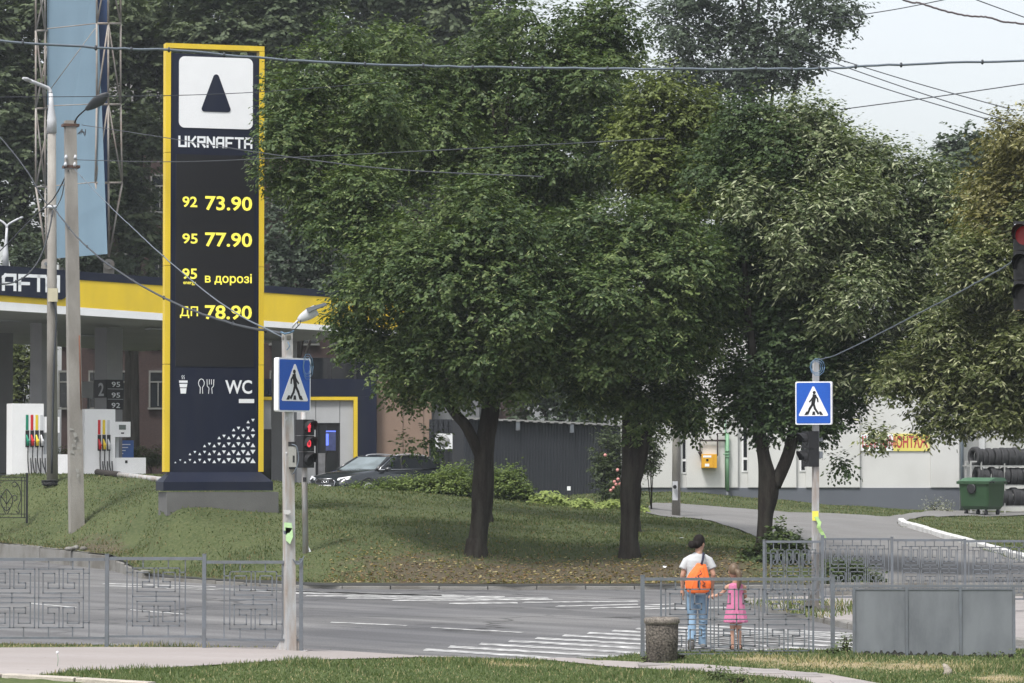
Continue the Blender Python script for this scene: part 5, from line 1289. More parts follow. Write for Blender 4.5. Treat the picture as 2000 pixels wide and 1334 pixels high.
# ------------------------------------------------------------------ black estate car
carp = M('black_car_paint', (0.020,0.024,0.028), 0.20, var=0, fine=0, spec=.5, coat=.8); chrome = M('chrome', (0.62,0.63,0.65), .18, metal=1, var=0, fine=0)
lampm = M('headlamp', (0.75,0.77,0.8), .15, var=.1, spec=.6); cglass = M('car_glass', (0.016,0.019,0.022), .04, var=0, fine=0, spec=.7)
wshield = M('windscreen', (0.22,0.26,0.28), .06, var=.35, scale=2, spec=1.0)  # pale base colour imitates the sky reflected in the glass
def build_car(loc, yaw, label):
    T = thing('parked_car', label, 'car', loc, yaw=yaw)
    def pk(name, mb, mat, par=None): return mk(name, mb, mat, par or T, local=True)
    st = [(2.46,.60,.64,.26),(2.40,.70,.78,.22),(2.22,.80,.87,.20),(1.8,.885,.92,.20),(1.3,.95,.935,.2),(.95,1.0,.937,.2),(.2,1.0,.937,.2),(-.7,1.01,.937,.2),(-1.5,1.03,.93,.2),(-2.05,1.05,.90,.22),(-2.33,1.02,.84,.28),(-2.45,.85,.78,.34)]
    m = MB(); rings = []
    for x, zt, hw, zb in st:
        half = [(0,zb),(hw*.85,zb),(hw*.965,zb+.1),(hw*.985,zb+.25),(hw,zt-.26),(hw*.985,zt-.16),(hw*.945,zt-.05),(hw*.85,zt-.005),(hw*.5,zt+.025),(0,zt+.035)]
        ring = [(x,-a,b) for a, b in half] + [(x,a,b) for a, b in half[-2:0:-1]]
        rings.append(m.add(ring))
    n = 18
    for i in range(len(st)-1):
        for j in range(n): m.face([rings[i]+j, rings[i]+(j+1)%n, rings[i+1]+(j+1)%n, rings[i+1]+j], 0, True)
    m.face([rings[0]+j for j in range(n)]); m.face([rings[-1]+j for j in range(n)][::-1]); pk('body', m, carp)
    prof = [(.98,1.0),(.22,1.40),(-.05,1.43),(-.8,1.455),(-1.5,1.42),(-1.95,1.34),(-2.34,1.03)]
    wb, wt = .865, .665
    wid = lambda z: wb+(wt-wb)*min(1, (z-1.0)/.44)
    m = MB()
    m.v = []; L = m.add([(x,wid(z),z) for x, z in prof]); Rr = m.add([(x,-wid(z),z) for x, z in prof])
    m.face([L+i for i in range(7)][::-1]); m.face([Rr+i for i in range(7)])
    for i in range(6): m.face([L+i, L+i+1, Rr+i+1, Rr+i])
    pk('side_glass', m, cglass)
    m = MB()
    def strip(i0, i1, k, e=.006):
        for i in range(i0, i1):
            (x0,z0),(x1,z1) = prof[i], prof[i+1]; m.poly([(x0,wid(z0)*k,z0+e),(x1,wid(z1)*k,z1+e),(x1,-wid(z1)*k,z1+e),(x0,-wid(z0)*k,z0+e)])
    strip(1, 5, 1.0, .012); pk('roof', m, carp)
    m = MB(); strip(0, 1, .90, .008); pk('windscreen', m, wshield)
    m = MB(); strip(5, 6, .86, .008); pk('rear_window', m, cglass)
    for s_ in (1, -1):
        sgn = 'x'
        m = MB(); m.tube([(1.0,s_*wid(1.0),1.0),(.22,s_*wid(1.4),1.405)], .035, 6); m.tube([(-1.72,s_*wid(1.38)*1.003,1.38),(-2.35,s_*wid(1.03),1.03)], .06, 6); m.tube([(.22,s_*wid(1.4),1.40),(-.05,s_*wid(1.43),1.43),(-.8,s_*wid(1.455),1.45),(-1.5,s_*wid(1.42),1.415),(-1.95,s_*wid(1.34),1.34)], .028, 6); pk('pillar_trim', m, carp)
        m = MB(); m.bar(Vector((-.25,s_*(wid(1.0)+.004),1.02)), Vector((-.38,s_*(wid(1.43)+.004),1.42)), .05); m.bar(Vector((-1.30,s_*(wid(1.0)+.004),1.03)), Vector((-1.05,s_*(wid(1.43)+.004),1.42)), .035); pk('door_pillar', m, blackm)
        m = MB(); m.tube([(.93,s_*.905,1.0),(.2,s_*.895,1.005),(-1.2,s_*.89,1.015),(-2.0,s_*.845,1.06)], .016, 6); m.tube([(.93,s_*.905,1.0),(.55,s_*.83,1.19),(.16,s_*.735,1.375),(-.1,s_*.72,1.40)], .014, 6); pk('chrome_window_line', m, chrome)
        m = MB(); m.tube([(-.15,s_*.66,1.43),(-.3,s_*.65,1.485),(-.9,s_*.645,1.50),(-1.5,s_*.64,1.465),(-1.75,s_*.64,1.40)], .017, 6, res=3); pk('roof_rail', m, zinc)
        m = MB(); m.ell((.62,s_*1.02,1.02), (.10,.12,.075), 12, 8); m.bar(Vector((.62,s_*.9,.98)), Vector((.62,s_*.98,.99)), .04); pk('mirror', m, carp)
        for wx in (1.46, -1.42):
            w = MB(); w.cyl((wx,s_*.935,.35), (wx,s_*.70,.35), .40, 22); pk('wheel_arch', w, blackm)
            w = MB(); w.cyl((wx,s_*.948,.335), (wx,s_*.72,.335), .335, 24); wh = pk('wheel', w, rubber)
            w = MB(); w.cyl((wx,s_*.955,.335), (wx,s_*.949,.335), .08, 12)
            for k in range(10):
                an = 2*math.pi*k/10; w.bar(Vector((wx+.07*math.cos(an),s_*.952,.335+.07*math.sin(an))), Vector((wx+.23*math.cos(an),s_*.952,.335+.23*math.sin(an))), .03)
            w.tube([(wx+.235*math.cos(2*math.pi*j/20), s_*.952, .335+.235*math.sin(2*math.pi*j/20)) for j in range(21)], .016, 6); pk('rim', w, zinc, wh)
        m = MB(); m.hexa([(2.455,s_*.50,.665),(2.30,s_*.845,.69),(2.25,s_*.845,.69),(2.35,s_*.50,.665),(2.415,s_*.50,.735),(2.20,s_*.860,.80),(2.15,s_*.85,.80),(2.33,s_*.5,.735)]); pk('headlight', m, lampm)
        m = MB(); m.hexa([(2.455,s_*.48,.40),(2.37,s_*.76,.40),(2.3,s_*.76,.40),(2.38,s_*.48,.40),(2.462,s_*.48,.47),(2.38,s_*.76,.47),(2.3,s_*.76,.47),(2.38,s_*.48,.47)]); pk('lower_intake', m, blackm)
    hx = [(.30,.71),(.43,.62),(.33,.34),(-.33,.34),(-.43,.62),(-.30,.71)]
    m = MB(); m.prism([(2.455,a,b) for a, b in hx], (.018,0,0)); gr = pk('grille', m, blackm)
    m = MB(); m.tube([(2.477,a,b) for a, b in hx+hx[:1]], .014, 6); pk('grille_surround', m, chrome)
    m = MB()
    for k in range(4):
        c = -.105+.07*k; m.tube([(2.49,c+.048*math.cos(2*math.pi*j/16),.625+.048*math.sin(2*math.pi*j/16)) for j in range(17)], .008, 6)
    pk('ring_emblem', m, chrome)
    for k in range(4):
        m = MB(); m.box(F0, 2.473, 2.480, -.40+.02*k, .40-.02*k, .565-.055*k, .575-.055*k); pk('grille_bar', m, galv)
    m = MB(); m.box(F0, 2.481, 2.495, -.26, .26, .40, .515); pl = pk('number_plate', m, white)
    pfm = Frame((2.4965, -.24, .415), 90); m = MB(); text_mb('KA 3380 CF', pfm, .03, .46, .01, .08, 0, m, bold=.02); pk('plate_text', m, pict, pl)
    return T
cy = 110.0; cx = PX(734, cy)
car = build_car((cx, cy+1.3, 2.8-(978-892)*110/FOC), -90-40, 'black estate car parked before the shop, nose towards the left sign pole')
c2 = copy_tree(car); c2.location = (PX(-22,134), 134, 2.1); c2.rotation_euler = (0, 0, R(180)); ORG[c2.name] = Vector(c2.location)
props(c2, 'silver-grey car behind the first fuel pump at the left edge', 'car')
silver = M('silver_car_paint', (0.30,0.31,0.32), .3, var=0, fine=0)
for ch in c2.children:
    if ch.data.materials and ch.data.materials[0] == carp:
        ch.material_slots[0].link = 'OBJECT'; ch.material_slots[0].material = silver

# ------------------------------------------------------------------ people
def blob(name, mb, voxel, mat, parent, smooth=3):
    me = mb.mesh('tmp'); ob = bpy.data.objects.new('tmp', me); COL.objects.link(ob)
    r_ = ob.modifiers.new('r', 'REMESH'); r_.mode = 'VOXEL'; r_.voxel_size = voxel
    s_ = ob.modifiers.new('s', 'SMOOTH'); s_.iterations = smooth; s_.factor = .5
    me2 = bpy.data.meshes.new_from_object(ob.evaluated_get(bpy.context.evaluated_depsgraph_get()))
    bpy.data.objects.remove(ob); bpy.data.meshes.remove(me)
    me2.name = name; me2.materials.clear(); me2.materials.append(mat); me2.polygons.foreach_set('use_smooth', [True]*len(me2.polygons))
    o = bpy.data.objects.new(name, me2); link(o, parent); ORG[o.name] = ORG[parent.name] if parent else Vector((0,0,0)); return o
skin = M('skin', (0.42,0.235,0.165), .55, var=.08, scale=5); tee = M('white_cotton', (0.44,0.45,0.46), .9, var=.09, scale=6, fine=.04, bump=.25, bscale=12); denim = M('pale_denim', (0.175,0.265,0.365), .9, var=.28, scale=5, fine=.1, bump=.3, bscale=14)
hair1 = M('dark_hair', (0.012,0.009,0.008), .75, spec=.15, var=.2, stretch=(1,1,.2)); hair2 = M('light_brown_hair', (0.125,0.085,0.052), .5, var=.25, scale=14, stretch=(1,1,.15))
pinkm = M('pink_dress', (0.48,0.15,0.265), .9, var=.17, scale=7, fine=.08, fscale=50, bump=.3, bscale=10); orange = M('orange_bag', (0.82,0.155,0.03), .7, var=.06, bump=.3, bscale=6); navycl = M('navy_strap', (0.02,0.022,0.045), .8)  # dress colour noise imitates darker shading in the folds
shoe = M('grey_trainer', (0.20,0.19,0.18), .8); sole = M('shoe_sole', (0.13,0.12,0.10), .85); sandal = M('dark_sandal', (0.05,0.035,0.03), .7)
def hand(mb, w, d, up, side, L=.17, curl=.4):
    """palm and five fingers; w wrist, d finger direction, side thumb direction"""
    d = Vector(d).normalized(); side = Vector(side).normalized(); nrm = d.cross(side).normalized(); w = Vector(w)
    k = L/.17
    mb.tube([w-d*.02*k, w+d*.03*k, w+d*.08*k], [.022*k,.032*k,.034*k], 8, flat=(1,1))
    for i, (s_, l) in enumerate(((.027,.072),(.009,.082),(-.009,.076),(-.026,.06))):
        a = w+d*.075*k+side*s_*k; b = a+d*l*.5*k+nrm*curl*.01; c = b+d*l*.42*k+nrm*curl*.035
        mb.tube([a, b, c], [.0105*k,.0095*k,.008*k], 6)
    a = w+d*.025*k+side*.028*k; mb.tube([a, a+side*.028*k+d*.03*k, a+side*.032*k+d*.06*k+nrm*.01], [.013*k,.011*k,.009*k], 6)
wc = Vector((PX(1361,49.75), 49.75, .006))
T = thing('person', 'woman in white T-shirt and pale jeans walking away over the crossing', 'person', wc)
V3 = Vector
m = MB()
hd = Matrix.Rotation(R(-38), 3, 'Z') @ Matrix.Rotation(R(-16), 3, 'X')
hc = V3((.035,.03,1.535))
m.ell(hc, (.072,.092,.112), 16, 12, rot=hd); m.ell(hc+hd@V3((0,.03,-.06)), (.055,.06,.055), 12, 8, rot=hd)
m.ell(hc+hd@V3((0,.098,-.012)), (.014,.02,.026), 8, 6, rot=hd)            # nose
m.ell(hc+hd@V3((0,.085,-.062)), (.026,.012,.010), 8, 6, rot=hd)           # mouth
for s_ in (-1, 1): m.ell(hc+hd@V3((s_*.074,-.005,-.01)), (.010,.02,.03), 8, 6, rot=hd)
m.tube([(.02,-.01,1.34),(.025,.0,1.44),(.035,.02,1.50)], [.062,.052,.052], 12)
m.tube([(0,0,.84),(0,0,.95),(0,-.005,1.08),(0,-.01,1.20),(0.01,-.01,1.29),(.015,-.01,1.37)], [.155,.145,.128,.135,.115,.055], 16, flat=(1.05,.72))
m.tube([(-.08,-.01,1.32),(-.16,-.01,1.275),(-.212,-.035,1.07),(-.215,.03,.86)], [.05,.046,.037,.025], 10)
m.tube([(.10,-.01,1.325),(.175,-.01,1.285),(.232,-.055,1.08),(.213,.0,.86)], [.05,.046,.037,.025], 10)
hand(m, (-.214,.035,.85), (0,.05,-1), 0, (.2,1,0)); hand(m, (.213,.003,.85), (-.05,.05,-1), 0, (.1,1,0), curl=1.2)
m.tube([(.08,0,.86),(.088,.02,.5),(.082,.02,.28),(.078,.02,.08)], [.08,.048,.04,.036], 10); m.tube([(-.08,0,.86),(-.076,-.012,.66),(-.076,-.012,.48),(-.083,-.10,.30),(-.09,-.20,.14)], [.08,.06,.045,.04,.036], 10)
blob('body', m, .0085, skin, T, 3)
m = MB(); m.ell(hc+hd@V3((0,-.018,.022)), (.083,.098,.108), 18, 12, rot=hd); m.ell(hc+hd@V3((-.035,-.118,-.055)), (.068,.056,.056), 12, 8, rot=hd); m.ell(hc+hd@V3((.0,-.07,-.04)), (.07,.06,.06), 12, 8, rot=hd)
for k in range(8): a = k*.8; m.ell(hc+hd@V3((-.035+.035*math.cos(a),-.13+.012*math.sin(a*2),-.055+.035*math.sin(a))), (.028,.026,.028), 8, 6)
blob('hair', m, .009, hair1, T, 2)
m = MB(); q = hc+hd@V3((0,-.085,-.03)); m.tube([q+hd@V3((.045*math.cos(j*.7),0,.045*math.sin(j*.7))) for j in range(10)], .007, 6); mk('hair_band', m, navycl, T, local=True)
m = MB()
for s_ in (-1, 1): m.ell(hc+hd@V3((s_*.03,.086,.012)), (.011,.006,.008), 8, 6, rot=hd)
mk('eyes', m, pict, T, local=True)
m = MB(); m.tube([(0,0,.845),(0,0,.90),(0,0,1.0),(0,-.005,1.10),(0,-.01,1.20),(.005,-.01,1.28),(.012,-.01,1.345),(.02,-.005,1.395)], [.178,.174,.164,.156,.164,.155,.112,.062], 20, flat=(1.04,.74))
m.tube([(-.07,-.01,1.33),(-.155,-.01,1.275),(-.208,-.022,1.16)], [.055,.062,.066], 12); m.tube([(.09,-.01,1.335),(.172,-.01,1.285),(.224,-.03,1.165)], [.055,.062,.068], 12)
for k in range(7):
    z = .87+.05*k; m.tube([(-.14+.05*k,-.128,z),(-.03+.03*k,-.139,z+.03),(.08,-.135,z+.02)], .010, 6)
blob('t_shirt', m, .0095, tee, T, 2)
m = MB(); m.tube([(0,0,.915),(0,0,.85),(0,0,.78)], [.158,.180,.16], 18, flat=(1.06,.80))
m.tube([(.08,0,.86),(.085,.005,.72),(.09,.025,.48),(.083,.02,.28),(.08,.02,.06)], [.098,.090,.068,.060,.066], 14); m.tube([(-.08,0,.86),(-.08,-.01,.72),(-.076,-.01,.50),(-.079,-.045,.40),(-.083,-.11,.28),(-.09,-.205,.13)], [.098,.090,.068,.063,.060,.066], 14)
m.ell((.08,-.065,.84), (.09,.075,.10), 12, 8); m.ell((-.08,-.065,.84), (.09,.075,.10), 12, 8)
for s_, lg in ((.085, 0), (-.083, -.1)):
    for k in range(6): z = .46-.055*k; m.tube([(s_-.065, lg*(.46-z)*2.2, z+.012), (s_, lg*(.46-z)*2.2-.06, z-.01), (s_+.065, lg*(.46-z)*2.2, z+.012)], .009, 6)
blob('jeans', m, .0095, denim, T, 2)
m = MB(); m.tube([(.078,-.06,.045),(.08,.02,.055),(.095,.12,.04),(.10,.17,.03)], [.038,.046,.042,.03], 10, flat=(1,.8)); blob('shoe', m, .008, shoe, T, 2)
m = MB(); m.tube([(-.095,-.235,.135),(-.10,-.21,.08),(-.10,-.155,.02),(-.10,-.10,.012)], [.036,.042,.045,.03], 10); s_ = blob('shoe', m, .008, shoe, T, 2)
m = MB(); m.hexa([(-.145,-.26,.145),(-.055,-.26,.145),(-.055,-.247,.15),(-.145,-.247,.15),(-.148,-.19,-.0),(-.052,-.19,-.0),(-.052,-.175,.012),(-.148,-.175,.012)]); mk('shoe_sole', m, sole, s_, local=True)
# bag
B = thing('tote_bag', 'bright orange tote bag with navy handles on the woman\'s back', 'bag', wc)
m = MB()
m.tube([(.0,-.20,.815),(-.0,-.20,.835),(.0,-.205,.90),(.005,-.205,.98),(.02,-.20,1.08),(.045,-.185,1.18),(.055,-.175,1.245)], [.10,.155,.188,.192,.150,.098,.066], 20, flat=(1.0,.34))
for k in range(5): m.tube([(-.10+.05*k,-.262,.88),(-.05+.035*k,-.262,1.02),(.03+.01*k,-.228,1.2)], .008, 6)
blob('bag_body', m, .0085, orange, B, 2)
m = MB(); m.tube([(.05,-.21,1.235),(.07,-.20,1.30),(.085,-.13,1.385),(.09,-.03,1.395),(.085,.08,1.33),(.06,.10,1.2)], .017, 8, flat=(1,.4), res=3); m.tube([(.0,-.285,.90),(.002,-.283,1.0)], .011, 6); mk('handle', m, navycl, B, local=True)
m = MB()
for (a, b_), (c, d_) in (((.03,1.15),(.05,1.10)),((.05,1.10),(-.01,1.07)),((-.01,1.07),(.03,1.04)),((.03,1.04),(.08,1.03)),((-.04,1.06),(.0,1.03)),((.06,1.0),(.10,.96)),((.10,.96),(.06,.93)),((.06,.93),(.11,.91)),((.08,1.06),(.1,1.0)),((.0,.95),(.04,.97))):
    m.bar(V3((a,-.274+max(0,b_-1)*.22,b_)), V3((c,-.274+max(0,d_-1)*.22,d_)), .007, F0, .014)
mk('dark_print', m, navycl, B, local=True)
# child
cc = Vector((PX(1436,49.5), 49.5, .008))
T = thing('person', 'girl in a sleeveless pink dress holding the woman\'s hand', 'person', cc)
hd = Matrix.Rotation(R(18), 3, 'Z') @ Matrix.Rotation(R(-6), 3, 'X'); hc = V3((-.03,.01,1.135))
m = MB(); m.ell(hc, (.068,.082,.10), 16, 12, rot=hd); m.ell(hc+hd@V3((0,.025,-.05)), (.05,.052,.05), 12, 8, rot=hd); m.ell(hc+hd@V3((0,.085,-.012)), (.011,.015,.018), 8, 6, rot=hd); m.ell(hc+hd@V3((0,.074,-.05)), (.02,.01,.008), 8, 6, rot=hd)
for s_ in (-1, 1): m.ell(hc+hd@V3((s_*.07,-.0,-.01)), (.009,.017,.025), 8, 6, rot=hd)
m.tube([(0,0,.94),(-.01,.0,1.02),(-.025,.005,1.10)], [.045,.036,.038], 10)
m.tube([(0,0,.55),(0,0,.66),(0,0,.80),(0,0,.90),(0,0,.955)], [.105,.095,.10,.105,.05], 14, flat=(1.05,.75))
m.tube([(-.07,0,.93),(-.125,0,.905),(-.20,.015,.81),(-.300,.02,.775)], [.034,.034,.027,.021], 10); m.tube([(.07,0,.93),(.125,0,.905),(.145,.06,.76),(.10,.17,.73)], [.034,.034,.027,.021], 10)
hand(m, (-.295,.02,.775), (-1,.02,-.12), 0, (0,.2,1), L=.125, curl=1.0); hand(m, (.105,.165,.73), (-.4,1,0), 0, (0,0,1), L=.125)
m.tube([(-.05,0,.58),(-.045,.01,.33),(-.040,-.01,.06)], [.06,.041,.027], 10); m.tube([(.05,0,.58),(.045,-.0,.33),(.055,.03,.06)], [.06,.041,.027], 10)
m.tube([(-.045,-.045,.03),(-.045,.05,.03),(-.05,.11,.022)], [.026,.030,.022], 8); m.tube([(.055,-.02,.03),(.065,.07,.03),(.07,.13,.022)], [.026,.030,.022], 8)
blob('body', m, .0075, skin, T, 3)
m = MB(); m.ell(hc+hd@V3((0,-.016,.02)), (.078,.088,.096), 16, 12, rot=hd); m.tube([hc+hd@V3((0.01,-.08,-.0)), hc+hd@V3((.03,-.115,-.03)), hc+hd@V3((.04,-.12,-.12)), hc+hd@V3((.03,-.10,-.22)), hc+hd@V3((.025,-.09,-.29))], [.028,.045,.04,.03,.012], 10, res=3)
blob('hair', m, .008, hair2, T, 2)
m = MB()
for s_ in (-1, 1): m.ell(hc+hd@V3((s_*.027,.075,.01)), (.009,.005,.007), 8, 6, rot=hd)
mk('eyes', m, pict, T, local=True)
m = MB(); m.tube([(0,0,.395),(0,0,.42),(0,0,.52),(0,0,.64),(0,0,.76),(0,0,.87),(0,0,.94),(0,0,.965)], [.172,.172,.150,.128,.112,.112,.105,.058], 20, flat=(1.02,.78))
for k in range(12):
    a = k*math.pi/6+.2; m.tube([(.165*math.cos(a),.128*math.sin(a),.40),(.14*math.cos(a),.108*math.sin(a),.55),(.11*math.cos(a),.08*math.sin(a),.72)], [.022,.015,.004], 6)
blob('dress', m, .0085, pinkm, T, 2)
for x0, y0, x1, y1 in ((-.045,-.06,-.05,.12),(.052,-.035,.07,.14)):
    m = MB(); m.tube([(x0,y0,.010),((x0+x1)/2,(y0+y1)/2,.010),(x1,y1,.010)], [.03,.034,.028], 10, flat=(1,.35)); s_ = mk('sandal', m, sandal, T, local=True)
    m = MB(); xm, ym = (x0+x1)/2, (y0+y1)/2+.03; m.tube([(xm-.036,ym,.01),(xm-.02,ym,.05),(xm+.02,ym,.05),(xm+.036,ym,.01)], .009, 6, res=3); m.tube([(x0-.03,y0+.02,.02),(x0-.03,y0+.0,.07),(x0+.03,y0+.0,.07),(x0+.03,y0+.02,.02)], .007, 6, res=3); mk('strap', m, sandal, s_, local=True)
# ------------------------------------------------------------------ overhead cables
def cable(label, pts, r_, mat=wire_m, wig=0.0, ties=0, group=None, n=5):
    P3 = [P(x, y, Y) for x, y, Y in pts]
    c = catmull(P3, 8) if len(P3) > 2 else [tuple(P3[0].lerp(P3[1], i/12) - Vector((0,0,.0))) for i in range(13)]
    c = [Vector(p) for p in c]
    if wig: c = [p+Vector((0,0,rng.uniform(-wig,wig))) for p in c]
    m = MB(); m.tube(c, r_, n)
    o = mk('overhead_cable', m, mat, loc=c[0]); props(o, label, 'cable', group)
    for k in range(ties):
        p = c[int((k+.5)/ties*(len(c)-1))]; t = MB(); t.ell(p, (r_*1.3,r_*1.6,r_*2.2), 6, 5); mk('cable_tie', t, wire_m, o)
    return o
cable('thick bundled grey cable crossing the whole view below the treetops', [(-60,76,38),(0,80.5,38),(210,94,38.5),(330,98,38.8),(560,117,39.3),(800,128,39.8),(1000,132,40.2),(1250,134.5,40.6),(1500,134.5,41),(1600,134,41.2),(1760,126,41.5),(2000,118.5,42),(2080,116,42)], .015, wirel, .006, 22)
cable('dark bundled cable from the lamp pole down to the left sign pole', [(101,400,99.7),(150,462,88),(210,515,78),(320,582,64),(440,628,54),(556,652,45)], .020, wire_m, .01, 9)
cable('thin cable from the concrete pole collar down to the left sign pole', [(145,330,92.7),(200,388,84),(260,446,74),(330,510,64),(440,598,53),(556,660,45)], .011, wirel, .006, 6)
cable('dark cable rising from the left edge to the concrete pole collar', [(-60,540,99),(0,490,97.5),(60,430,95.5),(104,388,94),(134,332,92.8)], .018, wire_m, .008, 4)
cable('dark cable falling from the upper left edge to the lamp pole', [(-40,235,106),(0,268,104),(50,330,102),(84,388,100.5),(99,402,99.8)], .022, wire_m, .006, 4)
cable('slack twisted cable from the lamp pole over the fascia lettering', [(103,410,99.6),(96,450,99.3),(80,500,99),(55,535,98.7),(20,553,98.4),(-40,556,98)], .024, wire_m, .008, 6)
cable('thin pale cable hanging between the two left poles', [(139,328,92.8),(128,350,94),(120,385,96.5),(110,405,99.6)], .016, wirel, .01)
cable('thin wire from the concrete pole top towards the pylon', [(160,244,92.8),(240,256,85),(330,270,78),(520,300,66),(760,330,56),(1060,345,50)], .010, wire_m)
cable('fine wire crossing level in front of the price pylon logo', [(-40,190,58),(420,184,60),(760,160,64)], .007, wire_m)
cable('fine dark wire rising from the concrete pole across the tree crowns', [(146,312,92.8),(340,316,80),(600,306,70),(1000,286,62),(1300,270,60)], .010, wire_m)
for i, (a, b, txt) in enumerate((((1560,118,70),(1960,242,66),'lowest of the three thin parallel wires crossing the sky'),((1570,102,70),(1975,238,66),'middle of the three thin parallel wires crossing the sky'),((1600,104,70),(1980,215,66),'highest of the three thin parallel wires crossing the sky'))):
    cable(txt, [a, ((a[0]+b[0])/2, (a[1]+b[1])/2+3, 68), b], .011, wire_m)
cable('thin wire climbing to the right across the pale sky', [(1640,214,70),(1820,190,68),(2040,158,66)], .011, wire_m)
cable('thin wire near the top of the sky beside the tall tree', [(1630,36,70),(1750,18,68),(1880,-8,66)], .010, wire_m)
cable('loosely twisted dark cable at the top right corner', [(1735,-12,50),(1775,3,50),(1800,7,50),(1840,20,50),(1890,31,50),(1925,33,50),(1960,42,50),(2000,47,50),(2060,60,50)], .015, M('brownish_cable',(0.10,0.08,0.085),.6), .006)
cable('short thin wire cutting the top right corner', [(1860,-18,60),(1930,8,60),(2040,48,60)], .010, wire_m)
cable('pair of thin wires at the top beside the central tree', [(1180,-20,75),(1260,18,75),(1330,48,75)], .012, wire_m)
cable('cable from the right sign pole up to the vehicle signal', [(1597,703,rY_),(1640,690,57),(1740,640,53),(1850,583,48),(1950,528,43),(1990,502,38)], .010, wirel, .004, 5)
cable('small grey tie wire between left railing post and sign pole', [(572,1092,44.95),(580,1102,44.95),(588,1098,44.95),(594,1086,44.98)], .007, wirel)

# ------------------------------------------------------------------ foliage
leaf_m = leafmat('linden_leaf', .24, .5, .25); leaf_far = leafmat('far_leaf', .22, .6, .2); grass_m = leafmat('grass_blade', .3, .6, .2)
def foliage(lobes, n, leaf, seed, cols, per=9, twig=.5, droop=.35, bract=0.0, bractcol=(0.40,0.41,0.24), fill=.45, sub=11, subr=.40, keep=None, mw=.28, bl=1.25):
    """leaf sprays spread through the volume of a crown made of lobes (x,y,z,rx,ry,rz)"""
    g = np.random.default_rng(seed); Ls = np.array(lobes, float)
    allL = [Ls*np.array([1,1,1,.80,.80,.80])]
    for k in range(sub):
        d = g.normal(size=(len(Ls),3)); d /= np.linalg.norm(d, axis=1)[:,None]
        s = subr*g.uniform(.65,1.15,(len(Ls),1)); c = Ls[:,:3]+d*Ls[:,3:]*g.uniform(.62,.92,(len(Ls),1)); allL.append(np.concatenate([c, Ls[:,3:]*s], 1))
    A = np.concatenate(allL); w = (A[:,3]*A[:,4]+A[:,3]*A[:,5]+A[:,4]*A[:,5]); w[:len(Ls)] *= mw; w /= w.sum()
    nt = n//per
    idx = g.choice(len(A), nt, p=w); d = g.normal(size=(nt,3)); d /= np.linalg.norm(d, axis=1)[:,None]
    low = d[:,2] < -.2; d[low,2] *= .6
    r = 1-fill*g.random(nt)**1.6
    wob = 1+.10*np.sin(d[:,0]*7+idx*1.3)+.10*np.sin(d[:,2]*9+d[:,1]*5+idx*2.1)
    pos = A[idx,:3]+d*A[idx,3:]*(r*wob)[:,None]
    out = d/A[idx,3:]; out /= np.linalg.norm(out, axis=1)[:,None]
    hor = g.normal(size=(nt,3)); hor[:,2] *= .2
    t = out*.8+hor*.45+np.array([0,0,-droop]); t /= np.linalg.norm(t, axis=1)[:,None]
    if keep is not None:
        k = keep(pos, g); pos, t, idx, out = pos[k], t[k], idx[k], out[k]; nt = len(pos)
    lobecol = g.random(len(A)); twc = np.clip(.22+.34*lobecol[idx]+.42*g.random(nt), 0, 1)
    s = (np.arange(per)+.4)/per
    base = pos[:,None,:]+t[:,None,:]*(s[None,:,None]*twig)+g.normal(0,.02,(nt,per,3))
    up = np.array([0,0,1.0]); sd_ = np.cross(t, up); sd_ /= np.linalg.norm(sd_, axis=1)[:,None]+1e-6
    alt = np.where(np.arange(per)%2==0, 1.0, -1.0)
    ld = t[:,None,:]*.55+sd_[:,None,:]*alt[None,:,None]*.75+np.array([0,0,-.30])+g.normal(0,.22,(nt,per,3)); ld /= np.linalg.norm(ld, axis=2)[:,:,None]
    nr = up*.9+out[:,None,:]*.6+g.normal(0,.35,(nt,per,3)); wv_ = np.cross(ld, nr); wv_ /= np.linalg.norm(wv_, axis=2)[:,:,None]+1e-6
    L = leaf*g.uniform(.7,1.25,(nt,per,1)); Wd = L*.66
    isb = g.random((nt,per,1)) < bract
    L = np.where(isb, L*bl, L); Wd = np.where(isb, L*.26, Wd)
    a = base; b = base+ld*L*.45+wv_*Wd*.5; c = base+ld*L; e = base+ld*L*.45-wv_*Wd*.5
    V = np.stack([a,b,c,e], 2).reshape(-1,3); F = np.arange(len(V)).reshape(-1,4)
    cv = np.clip(twc[:,None]+g.normal(0,.10,(nt,per)), 0, 1)[...,None]
    c0, c1, c2_ = (np.array(x) for x in cols)
    col = np.where(cv < .5, c0+(c1-c0)*cv*2, c1+(c2_-c1)*(cv*2-1))
    if bract: col = np.where(isb, np.array(bractcol)*g.uniform(.8,1.15,(nt,per,1)), col)
    return V, F, np.repeat(col.reshape(-1,3), 4, 0)
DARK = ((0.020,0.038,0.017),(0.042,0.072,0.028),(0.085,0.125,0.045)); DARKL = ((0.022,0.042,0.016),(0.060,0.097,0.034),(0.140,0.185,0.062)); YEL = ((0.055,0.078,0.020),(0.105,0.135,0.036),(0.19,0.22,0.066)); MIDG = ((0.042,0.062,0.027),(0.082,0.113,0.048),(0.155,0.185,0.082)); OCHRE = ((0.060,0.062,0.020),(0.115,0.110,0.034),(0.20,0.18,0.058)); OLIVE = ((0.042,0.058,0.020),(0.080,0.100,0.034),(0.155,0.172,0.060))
GREYG = ((0.032,0.048,0.032),(0.058,0.080,0.052),(0.10,0.13,0.085)); LIME = ((0.11,0.15,0.035),(0.20,0.27,0.06),(0.33,0.40,0.12)); FAR = ((0.044,0.064,0.037),(0.082,0.108,0.060),(0.14,0.17,0.092))  # FAR tones are lifted so the colour itself suggests distance haze
